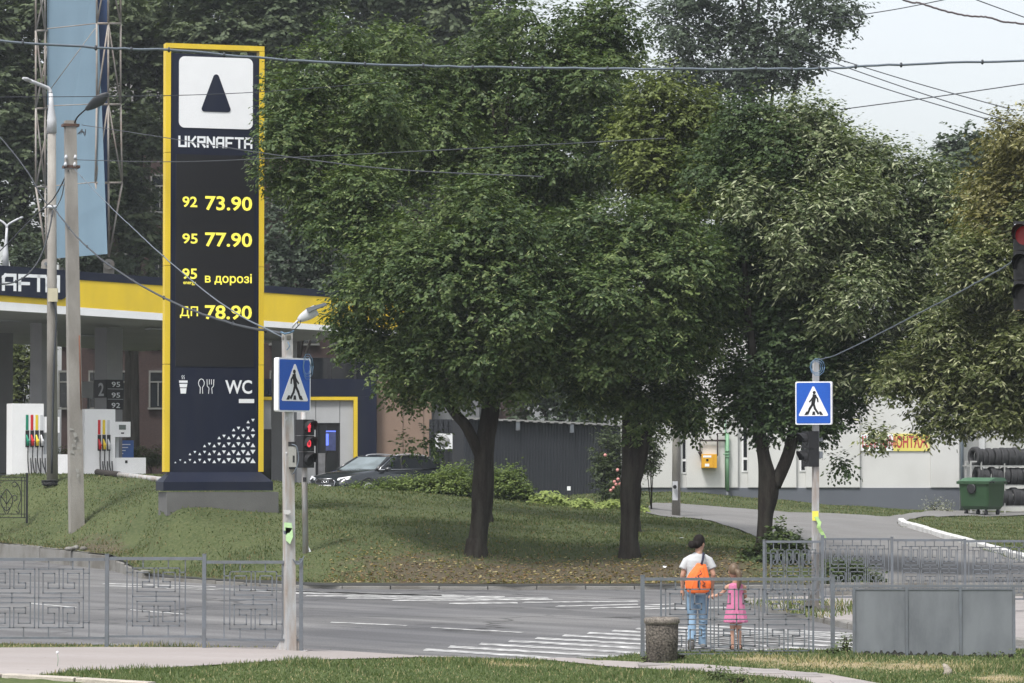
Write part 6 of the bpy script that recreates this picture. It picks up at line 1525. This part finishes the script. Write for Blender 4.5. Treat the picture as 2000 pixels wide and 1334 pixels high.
def tree(name, label, base, trunk, limbs, crown, cat='tree', group=None, mat=leaf_m, bk=bark, extra=()):
    """trunk: [(point, radius)]; limbs: list of [(point, radius)]"""
    T = thing(name, label, cat, base, group)
    m = MB(); m.tube([p for p, _ in trunk], [r for _, r in trunk], 18, res=9)
    for k, v in enumerate(m.v):
        a_ = 2*math.pi*(k % 18)/18; c_ = Vector((0,0,0))
        for q in m.v[k//18*18:k//18*18+18]: c_ += q
        c_ /= len(m.v[k//18*18:k//18*18+18]); m.v[k] = c_ + (v-c_)*(1+.07*math.sin(a_*5+v.z*1.1)+.05*math.sin(a_*8-v.z*2.3)+.05*math.sin(v.z*4+a_*2))
    m.tube([trunk[0][0]-Vector((0,0,.2)), trunk[0][0]+Vector((0,0,.12)), trunk[0][0]+Vector((0,0,.4))], [trunk[0][1]*1.45, trunk[0][1]*1.2, trunk[0][1]*.97], 14, res=3); mk('trunk', m, bk, T)
    for l in limbs:
        m = MB(); m.tube([p for p, _ in l], [r for _, r in l], 9, res=4); mk('limb', m, bk, T)
    V, F, c = crown; o = np_mesh('crown', V-np.array(ORG[T.name]), F, [mat], c); ob = bpy.data.objects.new('crown', o); link(ob, T)
    return T
def joinf(p, q): return np.concatenate([p[0],q[0]]), np.concatenate([p[1],q[1]+len(p[0])]), np.concatenate([p[2],q[2]])
def lob(px, py, rx, ry, Y, dY=0.0, dep=.85):
    s_ = FOC/(Y+dY); p = P(px, py, Y+dY); return (p.x, p.y, p.z, rx/s_, (rx+ry)/2/s_*dep, ry/s_)
def limbs_to(start, targets, r0=.09):
    out = []
    for px, py, Y in targets:
        e = P(px, py, Y); s_ = Vector(start); mid = s_.lerp(e, .5)+Vector((rng.uniform(-.3,.3), rng.uniform(-.3,.3), .35)); out.append([(s_, r0), (mid, r0*.7), (e, r0*.3)])
    return out
tY_ = 76.0
def tp(px, py, r_, dY=0): return (P(px, py, tY_+dY), r_)
def tb(px): return Vector((PX(px,tY_), tY_, h(PX(px,tY_),tY_)))
# A: left linden, low spreading crown
BR = dict(bract=.10, bractcol=(0.24,0.28,0.12), per=11)
la = [lob(*a, tY_, d) for a, d in (((900,450,125,105),-1.6),((1000,520,110,110),-1.8),((815,560,120,100),-1.4),((940,600,160,120),-2.2),((1060,640,85,90),-1.6),((740,520,95,100),-.4),((700,610,70,50),.2),((865,700,140,75),-1.2),((1010,710,110,65),-1.2),((740,655,80,45),0),((800,745,50,38),-.2),((610,300,100,105),1.2),((572,235,50,76),1.4),((845,856,26,9),-.2),((790,870,24,6),-.2),((640,150,85,110),2.2),((680,410,100,90),.4),((720,240,80,110),1.8))]
tree('linden_tree', 'large forked linden nearest the price pylon, crown touching the sign', tb(930), [(tb(930),.22),tp(938,1000,.205),tp(943,900,.20),tp(958,800,.19,.1),tp(972,690,.15,.2),tp(960,560,.10,.2),tp(930,450,.05,.3)],
    [[tp(942,900,.13),tp(912,835,.125,-.2),tp(880,795,.11,-.3),tp(820,690,.08,-.3),tp(740,560,.05,-.2),tp(650,330,.03,1)]]+limbs_to(P(965,760,76),[(1030,620,75),(880,600,75),(830,540,76),(1000,500,77),(700,420,77)]),
    foliage(la, 150000, .10, 11, DARKL, **BR))
# B: middle linden
lb = [lob(*a, tY_, d) for a, d in (((1190,470,110,90),-.8),((1290,470,100,90),-.8),((1240,570,140,110),-1.8),((1340,560,80,90),-.6),((1130,600,80,90),-.6),((1230,680,130,75),-1.2),((1330,660,80,75),-.4),((1340,775,75,40),-.2),((1160,730,60,45),-.2),((1255,800,40,40),-.4),((1300,765,60,40),-.2),((1190,765,60,34),-.3),((1350,815,36,26),-.1))]
tree('linden_tree', 'middle linden with split trunk, right of the metal shed', tb(1229), [(tb(1229),.205),tp(1229,1000,.20),tp(1231,950,.215),tp(1230,880,.17),tp(1226,790,.13),tp(1215,640,.10),tp(1190,480,.05)],
    [[tp(1236,950,.16),tp(1254,880,.15),tp(1266,820,.13),tp(1285,730,.10),tp(1310,560,.07),tp(1315,460,.03)]]+limbs_to(P(1228,760,76),[(1130,600,75),(1240,570,75),(1340,650,76),(1345,770,76)]),
    foliage(lb, 110000, .10, 12, DARKL, **BR))
# second row, their trunks standing behind the first two
rY2 = 84.5
def tb2(px): return Vector((PX(px,rY2), rY2, h(PX(px,rY2),rY2)))
def tp2(px, py, r_, d=0): return (P(px, py, rY2+d), r_)
lr = [lob(*a, rY2, d) for a, d in (((800,140,95,105),.5),((830,280,120,110),0),((960,180,100,110),.6),((1090,70,120,95),.5),((1180,60,75,75),.8),((1130,200,120,110),0),((990,320,120,90),-.3),((1120,320,110,90),-.2),((1080,420,90,70),.2))]
tree('linden_tree', 'tall rear linden rising above the first two, behind the forked trunk', tb2(944), [(tb2(944),.2),tp2(955,800,.17),tp2(965,520,.13),tp2(985,300,.08),tp2(1000,120,.03)], limbs_to(P(965,560,rY2),[(830,280,rY2),(1100,200,rY2),(960,200,rY2),(1120,330,rY2)]), foliage(lr, 105000, .105, 18, DARKL, bract=.08, bractcol=(0.22,0.26,0.11), per=11))
ly = [lob(*a, rY2-2.5, d) for a, d in (((1310,215,75,70),0),((1365,270,65,75),.2),((1285,320,80,70),0),((1355,370,75,80),-.2),((1395,330,45,70),.3),((1250,260,60,60),.2))]
tree('linden_tree', 'yellow-green rear linden top showing above the middle linden', tb2(1236), [(tb2(1236),.17),tp2(1240,800,.15),tp2(1270,520,.11),tp2(1320,330,.06),tp2(1320,220,.03)], limbs_to(P(1280,500,rY2+1),[(1285,330,rY2-2.5),(1370,360,rY2-2.5),(1360,280,rY2-2.5)]), foliage(ly, 42000, .105, 16, YEL, per=11))
# C: right linden, pale bracts
lc = [lob(*a, tY_, d) for a, d in (((1450,330,110,120),1.0),((1440,520,95,130),.6),((1480,680,100,90),.2),((1455,770,42,45),0),((1570,640,110,110),.3),((1560,745,70,65),.2),((1640,700,70,60),-.2),((1495,805,52,34),0),((1585,812,52,48),.2),((1625,775,50,50),.3),((1440,800,30,26),.1),((1640,902,18,7),.1))]
lc2 = [lob(*a, tY_, d) for a, d in (((1560,300,105,100),1.2),((1545,440,110,110),-.4),((1650,420,110,130),.2),((1740,380,85,95),1.2),((1790,490,100,130),.8),((1680,590,120,110),-.6),((1800,640,95,85),.2),((1720,722,90,50),-.2),((1815,365,60,60),1.6),((1855,440,58,95),1.2),((1690,330,60,60),1.0),((1610,255,60,55),1.4))]
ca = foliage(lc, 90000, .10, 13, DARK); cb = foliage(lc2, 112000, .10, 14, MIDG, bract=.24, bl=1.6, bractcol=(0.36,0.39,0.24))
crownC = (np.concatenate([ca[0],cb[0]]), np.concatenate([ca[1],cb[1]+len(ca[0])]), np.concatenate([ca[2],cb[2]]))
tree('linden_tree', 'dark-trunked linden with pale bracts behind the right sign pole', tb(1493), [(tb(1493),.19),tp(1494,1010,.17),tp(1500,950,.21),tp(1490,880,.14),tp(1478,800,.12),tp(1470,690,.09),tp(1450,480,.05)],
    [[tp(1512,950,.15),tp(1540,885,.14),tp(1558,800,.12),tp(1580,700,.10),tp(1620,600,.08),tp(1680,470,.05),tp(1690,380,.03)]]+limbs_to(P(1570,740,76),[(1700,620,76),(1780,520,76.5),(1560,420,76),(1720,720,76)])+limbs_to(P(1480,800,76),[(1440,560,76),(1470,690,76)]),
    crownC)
# E: tree standing outside the right edge
eY = 72.0
le = [lob(*a, eY, d) for a, d in (((1995,265,60,75),1.0),((1965,380,80,105),.8),((2080,300,150,150),.5),((1945,540,95,120),0),((2060,520,130,160),-.5),((1900,670,95,80),.3),((1990,720,110,90),-.4),((1890,778,100,48),.2),((1760,732,70,34),.3),((1960,796,80,34),0),((2080,770,90,60),0),((1845,824,34,20),.2),((1715,842,22,14),.2))]
eb = Vector((PX(2110,eY), eY+2.2, h(PX(2110,eY),eY+2.2)))
tree('linden_tree', 'yellowish linden overhanging from the right edge above the waste container', eb, [(eb,.24),(eb+Vector((0,0,3)),.2),(eb+Vector((-.2,-.3,6)),.14),(eb+Vector((-.3,-.5,9)),.05)],
    limbs_to(eb+Vector((0,0,3.5)), [(1950,560,72),(1900,680,72),(1880,790,72),(1980,330,73),(1780,770,72.3)]), joinf(foliage(le[3:], 100000, .10, 15, OLIVE, bract=.20, bl=1.5, bractcol=(0.34,0.35,0.20)), foliage(le[:3]+[lob(1975,440,70,60,eY,.4)], 36000, .10, 17, OCHRE, bract=.15, bl=1.5, bractcol=(0.42,0.40,0.22))))
# second row behind
def simple_tree(name, label, px, Y, lobes, n, leaf, seed, cols, th=.2, group='trees beyond the station', mat=leaf_far, bract=0, per=9, twig=.7, fill=.5, sub=7, bz=None):
    x = PX(px, Y); b = Vector((x, Y, h(x, Y))); top = max(lobes, key=lambda l: l[2]); c = Vector((sum(l[0] for l in lobes)/len(lobes), Y, top[2]))
    tr = [(b, th), (b.lerp(Vector((x*.6+c.x*.4, Y, c.z)), .4), th*.75), (Vector((c.x, Y, c.z)), th*.25)]
    lm = [[(b.lerp(c, .35), th*.5), (Vector(l[:3])-Vector((0,0,l[5]*.2)), th*.2)] for l in lobes[:5]]
    return tree(name, label, b, tr, lm, foliage(lobes, n, leaf, seed, cols, per, twig, .25, bract, fill=fill, sub=sub), group=group, mat=mat)
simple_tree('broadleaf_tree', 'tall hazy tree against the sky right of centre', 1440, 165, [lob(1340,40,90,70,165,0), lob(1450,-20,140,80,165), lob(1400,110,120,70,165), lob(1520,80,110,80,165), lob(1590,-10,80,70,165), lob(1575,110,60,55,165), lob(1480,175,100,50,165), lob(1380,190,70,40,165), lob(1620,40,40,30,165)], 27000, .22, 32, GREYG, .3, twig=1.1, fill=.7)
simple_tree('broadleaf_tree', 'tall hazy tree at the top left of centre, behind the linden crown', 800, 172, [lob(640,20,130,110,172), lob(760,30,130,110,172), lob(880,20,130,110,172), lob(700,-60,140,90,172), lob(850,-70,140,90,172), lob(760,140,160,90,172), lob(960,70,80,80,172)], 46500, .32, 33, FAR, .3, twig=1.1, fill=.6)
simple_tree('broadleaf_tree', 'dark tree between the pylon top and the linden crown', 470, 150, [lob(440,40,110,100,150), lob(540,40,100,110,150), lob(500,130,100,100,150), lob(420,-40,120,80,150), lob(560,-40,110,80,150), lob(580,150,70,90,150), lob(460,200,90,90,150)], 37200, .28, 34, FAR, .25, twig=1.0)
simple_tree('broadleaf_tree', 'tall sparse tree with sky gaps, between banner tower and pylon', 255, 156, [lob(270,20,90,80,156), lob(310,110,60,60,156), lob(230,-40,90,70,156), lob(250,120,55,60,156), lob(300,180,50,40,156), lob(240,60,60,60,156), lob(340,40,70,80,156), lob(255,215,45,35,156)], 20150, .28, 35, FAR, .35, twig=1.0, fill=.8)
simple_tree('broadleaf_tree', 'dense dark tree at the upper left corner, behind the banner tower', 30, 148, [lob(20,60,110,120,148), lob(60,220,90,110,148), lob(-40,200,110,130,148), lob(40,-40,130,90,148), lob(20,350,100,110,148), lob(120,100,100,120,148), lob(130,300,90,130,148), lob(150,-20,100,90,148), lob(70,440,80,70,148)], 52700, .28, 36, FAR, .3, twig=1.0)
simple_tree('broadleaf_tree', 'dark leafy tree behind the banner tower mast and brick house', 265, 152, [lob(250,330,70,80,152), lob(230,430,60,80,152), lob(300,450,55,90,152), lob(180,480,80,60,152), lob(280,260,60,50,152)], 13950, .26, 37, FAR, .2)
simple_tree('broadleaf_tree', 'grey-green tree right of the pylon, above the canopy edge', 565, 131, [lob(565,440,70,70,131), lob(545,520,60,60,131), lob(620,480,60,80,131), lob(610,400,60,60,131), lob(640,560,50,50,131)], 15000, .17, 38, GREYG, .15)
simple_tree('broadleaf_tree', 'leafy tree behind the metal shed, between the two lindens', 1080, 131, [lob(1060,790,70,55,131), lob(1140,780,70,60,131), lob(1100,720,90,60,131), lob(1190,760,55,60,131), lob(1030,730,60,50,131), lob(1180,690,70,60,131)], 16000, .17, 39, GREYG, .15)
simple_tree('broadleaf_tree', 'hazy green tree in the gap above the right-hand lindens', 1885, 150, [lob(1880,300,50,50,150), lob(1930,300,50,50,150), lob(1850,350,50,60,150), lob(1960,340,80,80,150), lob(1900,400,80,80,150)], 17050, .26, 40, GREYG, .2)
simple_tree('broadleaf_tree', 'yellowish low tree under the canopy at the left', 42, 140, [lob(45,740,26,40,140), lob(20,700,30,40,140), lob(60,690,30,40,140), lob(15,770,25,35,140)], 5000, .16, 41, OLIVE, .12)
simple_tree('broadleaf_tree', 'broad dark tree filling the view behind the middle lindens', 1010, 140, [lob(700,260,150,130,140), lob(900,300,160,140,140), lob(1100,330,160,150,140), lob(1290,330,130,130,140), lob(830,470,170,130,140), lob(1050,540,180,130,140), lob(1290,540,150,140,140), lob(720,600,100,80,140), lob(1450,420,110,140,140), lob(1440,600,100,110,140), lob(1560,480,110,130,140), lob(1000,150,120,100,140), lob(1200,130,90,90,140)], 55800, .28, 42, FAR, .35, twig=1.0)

# ------------------------------------------------------------------ shrubs and plants
def shrub(name, label, cat, lobes, n, leaf, seed, cols, group=None, per=7, twig=.3, droop=.05, mat=leaf_m, hf=None):
    hf = hf or h
    b = Vector((lobes[0][0], lobes[0][1], hf(lobes[0][0], lobes[0][1])))
    T = thing(name, label, cat, b, group)
    V, F, c = foliage(lobes, n, leaf, seed, cols, per, twig, droop, fill=.6, sub=6)
    k = V[:,2].reshape(-1,4).min(1) > 0
    o = bpy.data.objects.new('leaves', np_mesh('leaves', V-np.array(b), F, [mat], c)); link(o, T)
    m = MB()
    for l in lobes:
        for _ in range(4):
            e = Vector((l[0]+rng.uniform(-.6,.6)*l[3], l[1]+rng.uniform(-.5,.5)*l[4], l[2]+rng.uniform(0,.9)*l[5])); s_ = Vector((l[0]+rng.uniform(-.15,.15)*min(1,l[3]), l[1], hf(l[0], l[1])-.05)); m.tube([s_, s_.lerp(e,.5)+Vector((rng.uniform(-.1,.1),0,.05)), e], [.018,.012,.005], 5)
    mk('stems', m, bark, T)
    return T
BUSH = ((0.055,0.085,0.022),(0.105,0.150,0.038),(0.20,0.25,0.07))
shrub('bush', 'low spreading green bush in front of the black car', 'bush', [lob(745,961,45,14,97), lob(700,964,30,9,97), lob(800,956,50,18,97.3), lob(850,955,35,18,97)], 11000, .08, 51, BUSH)
shrub('bush', 'taller bright bush at the rear of the black car, left of the forked trunk', 'bush', [lob(893,930,24,26,97.6), lob(880,950,40,28,97), lob(915,955,30,26,97)], 8000, .08, 52, BUSH)
shrub('bush', 'green bush right of the forked linden trunk before the shed', 'bush', [lob(975,955,40,32,97), lob(1000,960,30,26,97), lob(1003,935,14,22,97.4), lob(1025,972,18,12,97)], 9000, .08, 53, BUSH)
WEED = ((0.05,0.08,0.03),(0.09,0.125,0.045),(0.16,0.19,0.08))
nh = lambda X, Y: float(zN(X))
shrub('weed', 'leggy green weeds between the near railing post and the steel sheets', 'plant', [lob(1645,1272,16,20,45.4), lob(1655,1258,9,18,45.4), lob(1625,1278,14,10,45.3)], 900, .035, 71, WEED, twig=.12, hf=nh)
shrub('weed', 'low weeds at the foot of the third steel sheet', 'plant', [lob(1930,1290,40,9,44.9), lob(1985,1285,22,12,44.8)], 700, .035, 72, WEED, twig=.1, hf=nh)
shrub('weed', 'weed tuft at the foot of the litter bin', 'plant', [lob(1322,1283,14,8,44.9), lob(1262,1284,9,6,44.6)], 400, .03, 73, WEED, twig=.1, hf=nh)
shrub('weed', 'broad-leaved weed clump in the near grass below the crossing', 'plant', [lob(1400,1318,30,10,40.5), lob(1440,1326,26,8,39.8)], 700, .04, 74, WEED, twig=.1, hf=nh)
def hosta(label, px0, px1, py, hh, n, seed, Y=97):
    g = np.random.default_rng(seed); b = Vector((PX((px0+px1)/2, Y), Y, h(PX((px0+px1)/2, Y), Y))); T = thing('leafy_plant', label, 'plant', b, 'lime-green plants along the shed')
    V = []; F = []; c = []
    for i in range(n):
        x = PX(g.uniform(px0, px1), Y); y = Y+g.normal(0,.35); e = abs((x-b.x)/(PX(px1,Y)-b.x)); z0 = h(x, y)+g.uniform(.02, max(.05, hh*(1-.7*e*e)))
        a = g.uniform(0, 6.28); L = g.uniform(.10,.2); d = np.array([math.cos(a), math.sin(a)*.8-.4, g.uniform(-.5,.35)]); d /= np.linalg.norm(d); s_ = np.cross(d, [0,0,1.0]); s_ /= np.linalg.norm(s_); p = np.array([x,y,z0]); k = len(V)
        V += [p, p+d*L*.35+s_*L*.36, p+d*L+np.array([0,0,-.04]), p+d*L*.35-s_*L*.36, p+d*L*.5+np.array([0,0,.025])]
        F += [(k,k+1,k+4,k+4)]; F[-1] = (k,k+1,k+2,k+4); F.append((k,k+4,k+2,k+3)); q = g.random()
        cc_ = np.array(LIME[0])*(1-q)+np.array(LIME[2])*q; c += [cc_*.9]*5
    o = bpy.data.objects.new('leaves', np_mesh('leaves', np.array(V)-np.array(b), F, [leaf_m], np.array(c))); link(o, T)
hosta('lime-green leafy clump directly left of the garden lamp', 1030, 1112, 980, .42, 420, 61)
hosta('low lime-green leafy clump right of the garden lamp', 1112, 1160, 982, .25, 200, 62)
hosta('lime-green leafy clump around the middle linden trunk foot', 1165, 1262, 990, .28, 320, 63, 97.6)
T = shrub('rose_bush', 'dark rose bush with pink flowers behind the middle linden trunk', 'bush', [lob(1190,940,36,45,99), lob(1180,880,28,40,99), lob(1240,890,40,50,99), lob(1270,850,34,34,99), lob(1215,960,40,28,98.5)], 12000, .08, 54, ((0.030,0.044,0.020),(0.055,0.075,0.032),(0.10,0.13,0.06)))
for px, py in ((1182,889),(1206,918),(1207,936),(1203,946),(1198,953),(1210,945),(1193,958),(1200,941)):
    m = MB(); m.ell(P(px, py, 98.1), (.05,.05,.05), 7, 5); mk('flower', m, M('rose_pink', (0.62,0.28,0.26), .7), T)
T = shrub('shoots', 'leafy suckers at the foot of the right linden', 'plant', [lob(1500,1080,52,20,75.6), lob(1540,1062,34,18,75.4), lob(1515,1045,16,18,75.6), lob(1475,1085,30,14,75.3)], 3600, .11, 55, ((0.026,0.040,0.018),(0.05,0.075,0.028),(0.11,0.15,0.05)))
T = shrub('bush', 'low dark ground shrub behind the far railing', 'bush', [lob(1640,1122,40,14,73.4), lob(1690,1132,30,8,73.3)], 4200, .07, 56, ((0.035,0.055,0.022),(0.06,0.09,0.03),(0.10,0.13,0.05)))
T = shrub('weed', 'white-flowered weeds against the grey plinth', 'plant', [lob(1826,992,26,12,115.4), lob(1850,996,14,8,115.4)], 900, .06, 57, ((0.07,0.08,0.05),(0.16,0.17,0.12),(0.45,0.45,0.40)))
shrub('shrub', 'shrubs showing above the canopy roof behind the banner tower', 'bush', [lob(160,512,40,22,142), lob(60,500,30,30,142), lob(190,505,30,25,142), lob(230,520,40,20,142)], 7000, .16, 58, GREYG, mat=leaf_far)
shrub('hedge', 'low hedge strip beneath the canopy behind the fuel pumps', 'hedge', [lob(250,893,40,14,131), lob(300,890,40,16,131), lob(180,893,40,14,131), lob(110,893,40,14,131)], 5000, .1, 59, ((0.05,0.07,0.025),(0.08,0.11,0.035),(0.13,0.16,0.06)), mat=leaf_far)

# ------------------------------------------------------------------ grass
def blades(X, Y, Z, hgt, wid, seed, c0, c1, lean=.5, dryf=None, dc=(0.34,0.28,0.15)):
    g = np.random.default_rng(seed); n = len(X); a = g.uniform(0, 2*np.pi, n); L = hgt*g.uniform(.45,1.3,n); w = wid*g.uniform(.7,1.3,n); b = np.stack([X,Y,Z], 1)
    dx = np.stack([np.cos(a), np.sin(a)*.4, np.zeros(n)], 1); la = g.uniform(0, 2*np.pi, n); le = g.uniform(.1,1,n)*lean; tip = b+np.stack([np.cos(la)*L*le, np.sin(la)*L*le, L*np.sqrt(np.maximum(.1,1-le**2))], 1)
    mid = b*.5+tip*.5+np.stack([np.zeros(n),np.zeros(n),L*.08], 1)
    V = np.stack([b-dx*w[:,None], b+dx*w[:,None], mid+dx*w[:,None]*.7, tip, mid-dx*w[:,None]*.7], 1).reshape(-1,3); k = np.arange(n)*5
    F = np.concatenate([np.stack([k,k+1,k+2,k+4],1), np.stack([k+4,k+2,k+3,k+3],1)])
    t = g.random(n)[:,None]; col = np.array(c0)*(1-t)+np.array(c1)*t
    if dryf is not None: dd = (g.random(n) < dryf)[:,None]; col = np.where(dd, np.array(dc)*g.uniform(.6,1.2,(n,1)), col)
    return V, F, np.repeat(col, 5, 0)
def np_tri_ok(F):
    return F
def add_grass(name, label_kind, data, parent=None):
    V, F, c = data; tri = F[:,2] == F[:,3]
    Fq = F[~tri]; Ft = F[tri][:,:3]
    me = bpy.data.meshes.new(name); me.vertices.add(len(V)); me.vertices.foreach_set('co', np.asarray(V, np.float32).ravel())
    li = np.concatenate([Fq.ravel(), Ft.ravel()]).astype(np.int32); me.loops.add(len(li)); me.loops.foreach_set('vertex_index', li)
    ls = np.concatenate([np.arange(len(Fq))*4, len(Fq)*4+np.arange(len(Ft))*3]).astype(np.int32); me.polygons.add(len(ls)); me.polygons.foreach_set('loop_start', ls); me.update(calc_edges=True)
    at = me.attributes.new('tint', 'FLOAT_COLOR', 'POINT'); at.data.foreach_set('color', np.concatenate([c, np.ones((len(c),1))], 1).astype(np.float32).ravel()); me.materials.append(grass_m)
    o = bpy.data.objects.new(name, me); link(o); o['kind'] = 'stuff'; return o
g = np.random.default_rng(90)
def clumpmask(X, Y, s, ph): return np.sin(X*s+ph)*np.sin(Y*s*.8+ph*2)+np.sin(X*s*2.3+1)*np.sin(Y*s*1.9+ph)*.6
pathpoly = [(p.x, p.y) for p in PATH]
def in_path(X, Y):
    c = np.zeros(len(X), bool); n = len(pathpoly)
    for i in range(n):
        (x0,y0),(x1,y1) = pathpoly[i], pathpoly[i-1]
        m_ = (y0 > Y) != (y1 > Y)
        with np.errstate(divide='ignore', invalid='ignore'): c ^= m_ & (X < (x1-x0)*(Y-y0)/(y1-y0+1e-12)+x0)
    return c
N = 175000; X = g.uniform(-7.2, 7.6, N); Y = g.uniform(36.6, 46.7, N); k = (Y < nearY(X)-.04) & ~in_path(X, Y); X, Y = X[k], Y[k]
# kept off the pavement's far edge and out of the kerb at the lower left
px_, py_ = pxpy(X, Y, zN(X))
k = ~((px_ < 320) & (py_ > 1322+0.05*px_)) & (py_ < 1350); X, Y, px_, py_ = X[k], Y[k], px_[k], py_[k]
dens = 1-.75*straw(X, Y); dens *= np.where((px_ < 640) & (py_ < 1290), .45, 1); dens *= np.clip(.85+.3*clumpmask(X, Y, 2.2, .7), .25, 1)
k = g.random(len(X)) < dens; X, Y, px_, py_ = X[k], Y[k], px_[k], py_[k]
sv = np.maximum(straw(X, Y), np.where((px_<640)&(py_<1290), .55, 0)); hg = (.035+.045*np.clip(clumpmask(X, Y, 1.5, 2.1), 0, 1.4))*np.where((px_ > 1560) & (py_ < 1300), 1.15, 1)*np.where((px_<640)&(py_<1290), 1.1, 1)
add_grass('verge_grass', '', blades(X, Y, zN(X), hg, .006, 91, (0.058,0.092,0.032), (0.155,0.195,0.080), .93, np.clip(.08+sv*.9, 0, .85), (0.40,0.34,0.20)))
# short grass on the bank
N = 225000; X = g.uniform(-15.5, 17.5, N); D = g.random(N)**1.2*42; Y = kerbY(X)+.12+D; Z = H(X, Y)
px_, py_ = pxpy(X, Y, Z); k = (px_ > -40) & (px_ < 2040); X, Y, Z, px_, py_ = X[k], Y[k], Z[k], px_[k], py_[k]
sp_ = [(p.x, p.y) for p in SIDEP]; fp_ = [(p.x, p.y) for p in fore]; fp2_ = [(p.x, p.y) for p in fore2]
def inpoly_np(X, Y, poly):
    c = np.zeros(len(X), bool); n = len(poly)
    for i in range(n):
        (x0,y0),(x1,y1) = poly[i], poly[i-1]; m_ = (y0 > Y) != (y1 > Y); c ^= m_ & (X < (x1-x0)*(Y-y0)/(y1-y0+1e-12)+x0)
    return c
k = ~inpoly_np(X, Y, sp_) & ~inpoly_np(X, Y, fp_) & ~inpoly_np(X, Y, fp2_) & ~((X > 7.9) & (Y < 80) & (px_ < 1990)); X, Y, Z = X[k], Y[k], Z[k]
dv = dryness(X, Y); k = g.random(len(X)) < (1-.8*dv)*np.clip(.8+.35*clumpmask(X, Y, 1.1, .3), .2, 1); X, Y, Z, dv = X[k], Y[k], Z[k], dv[k]
add_grass('bank_grass', '', blades(X, Y, Z, (.050+.035*np.clip(clumpmask(X, Y, .9, 1.4), 0, 1)), .014, 92, (0.050,0.074,0.028), (0.150,0.172,0.076), .9, .10+.5*dv, (0.22,0.175,0.095)))
# island weeds
N = 9000; X = g.uniform(4.0, 12, N); Y = g.uniform(54, 64, N); px_, py_ = pxpy(X, Y, np.full(N, .1)); k = ((np.abs((px_-1560)/120)**2+((py_-1190)/20)**2) < 1) & (py_ < 1176+(px_-1440)*.22) & (py_ > 1166); X, Y = X[k], Y[k]
add_grass('island_grass', '', blades(X, Y, np.full(len(X), .1), .12, .008, 93, (0.06,0.095,0.025), (0.15,0.19,0.055), .8, .2))
# verge weeds, fallen leaves
N = 2600; X = g.uniform(-4, 7.4, N); Y = kerbY(X)+.1+np.abs(g.normal(0, 2.2, N)); Z = H(X, Y)+.02
L = .045; a = g.uniform(0, 6.28, N); d = np.stack([np.cos(a), np.sin(a), g.uniform(-.2,.5,N)], 1)*L; e = np.stack([-np.sin(a), np.cos(a), g.uniform(-.2,.5,N)], 1)*L*.7; b = np.stack([X,Y,Z], 1)
V = np.stack([b-d, b+e, b+d, b-e], 1).reshape(-1,3); cl = np.array([[.30,.22,.10],[.20,.13,.06],[.36,.31,.16],[.14,.09,.05]])[g.integers(0,4,N)]
o = bpy.data.objects.new('fallen_leaves', np_mesh('fallen_leaves', V, np.arange(len(V)).reshape(-1,4), [grass_m], np.repeat(cl, 4, 0))); link(o); o['kind'] = 'stuff'
# dandelion heads, litter, stump
for i, (px, py, txt) in enumerate(((112,1298,'white dandelion clock beside the pavement at the left'),(1145,1283,'yellow flower beside the crossing edge'),(560,1312,'small yellow flower in the near grass'))[:1]):
    b = gn(px, py+6); T = thing('dandelion', txt, 'plant', b); m = MB(); m.tube([b, b+Vector((.01,0,.10)), b+Vector((0,0,.17))], .003, 5); mk('stalk', m, pipeg, T); m = MB(); m.ell(b+Vector((0,0,.18)), (.018,.018,.018), 8, 6); mk('seed_head', m, signw, T)
b = gn(1850, 1318); T = thing('stump', 'pale weathered stump end in the straw below the steel sheets', 'stump', b)
m = MB(); m.tube([b, b+Vector((.01,0,.05)), b+Vector((-.02,0,.10)), b+Vector((-.05,0,.13))], [.06,.05,.035,.012], 7); mk('wood', m, M('weathered_wood', (0.33,0.29,0.24), .9, var=.3, scale=9, bump=.6), T)
for px, py, txt in ((1330,1055,'white crumpled litter on the grass above the woman'),(1301,1112,'white scrap of litter on the bare ground left of the woman')):
    b = G(px, py); m = MB()
    pts = [b+Vector((rng.uniform(-.09,.09), rng.uniform(-.09,.09), rng.uniform(.02,.09))) for _ in range(7)]
    for i in range(5): m.poly([pts[i], pts[i+1], pts[i+2]])
    mk('litter', m, signw, label=txt, cat='litter')
# small stones of the broken concrete on the left bank
b = G(152, 1075); m = MB()
for k in range(5): c = b+Vector((rng.uniform(-.25,.25), rng.uniform(-.5,.5), .05)); m.ell(c, (rng.uniform(.06,.14), .12, rng.uniform(.04,.09)), 7, 5)
mk('rubble', m, kerbm, kind='stuff')

hz = MB(); hz.box(F0, -620, 620, -12, 700, -1.5, 34); ho = mk('haze', hz, [], kind='stuff')
hm = bpy.data.materials.new('haze_air'); hm.use_nodes = True; hm.node_tree.nodes.clear()
pv2 = hm.node_tree.nodes.new('ShaderNodeVolumePrincipled'); pv2.inputs['Color'].default_value = (0.86,0.92,0.97,1); pv2.inputs['Density'].default_value = 0.00026; pv2.inputs['Anisotropy'].default_value = 0.0
om = hm.node_tree.nodes.new('ShaderNodeOutputMaterial'); hm.node_tree.links.new(pv2.outputs[0], om.inputs['Volume']); ho.data.materials.append(hm)
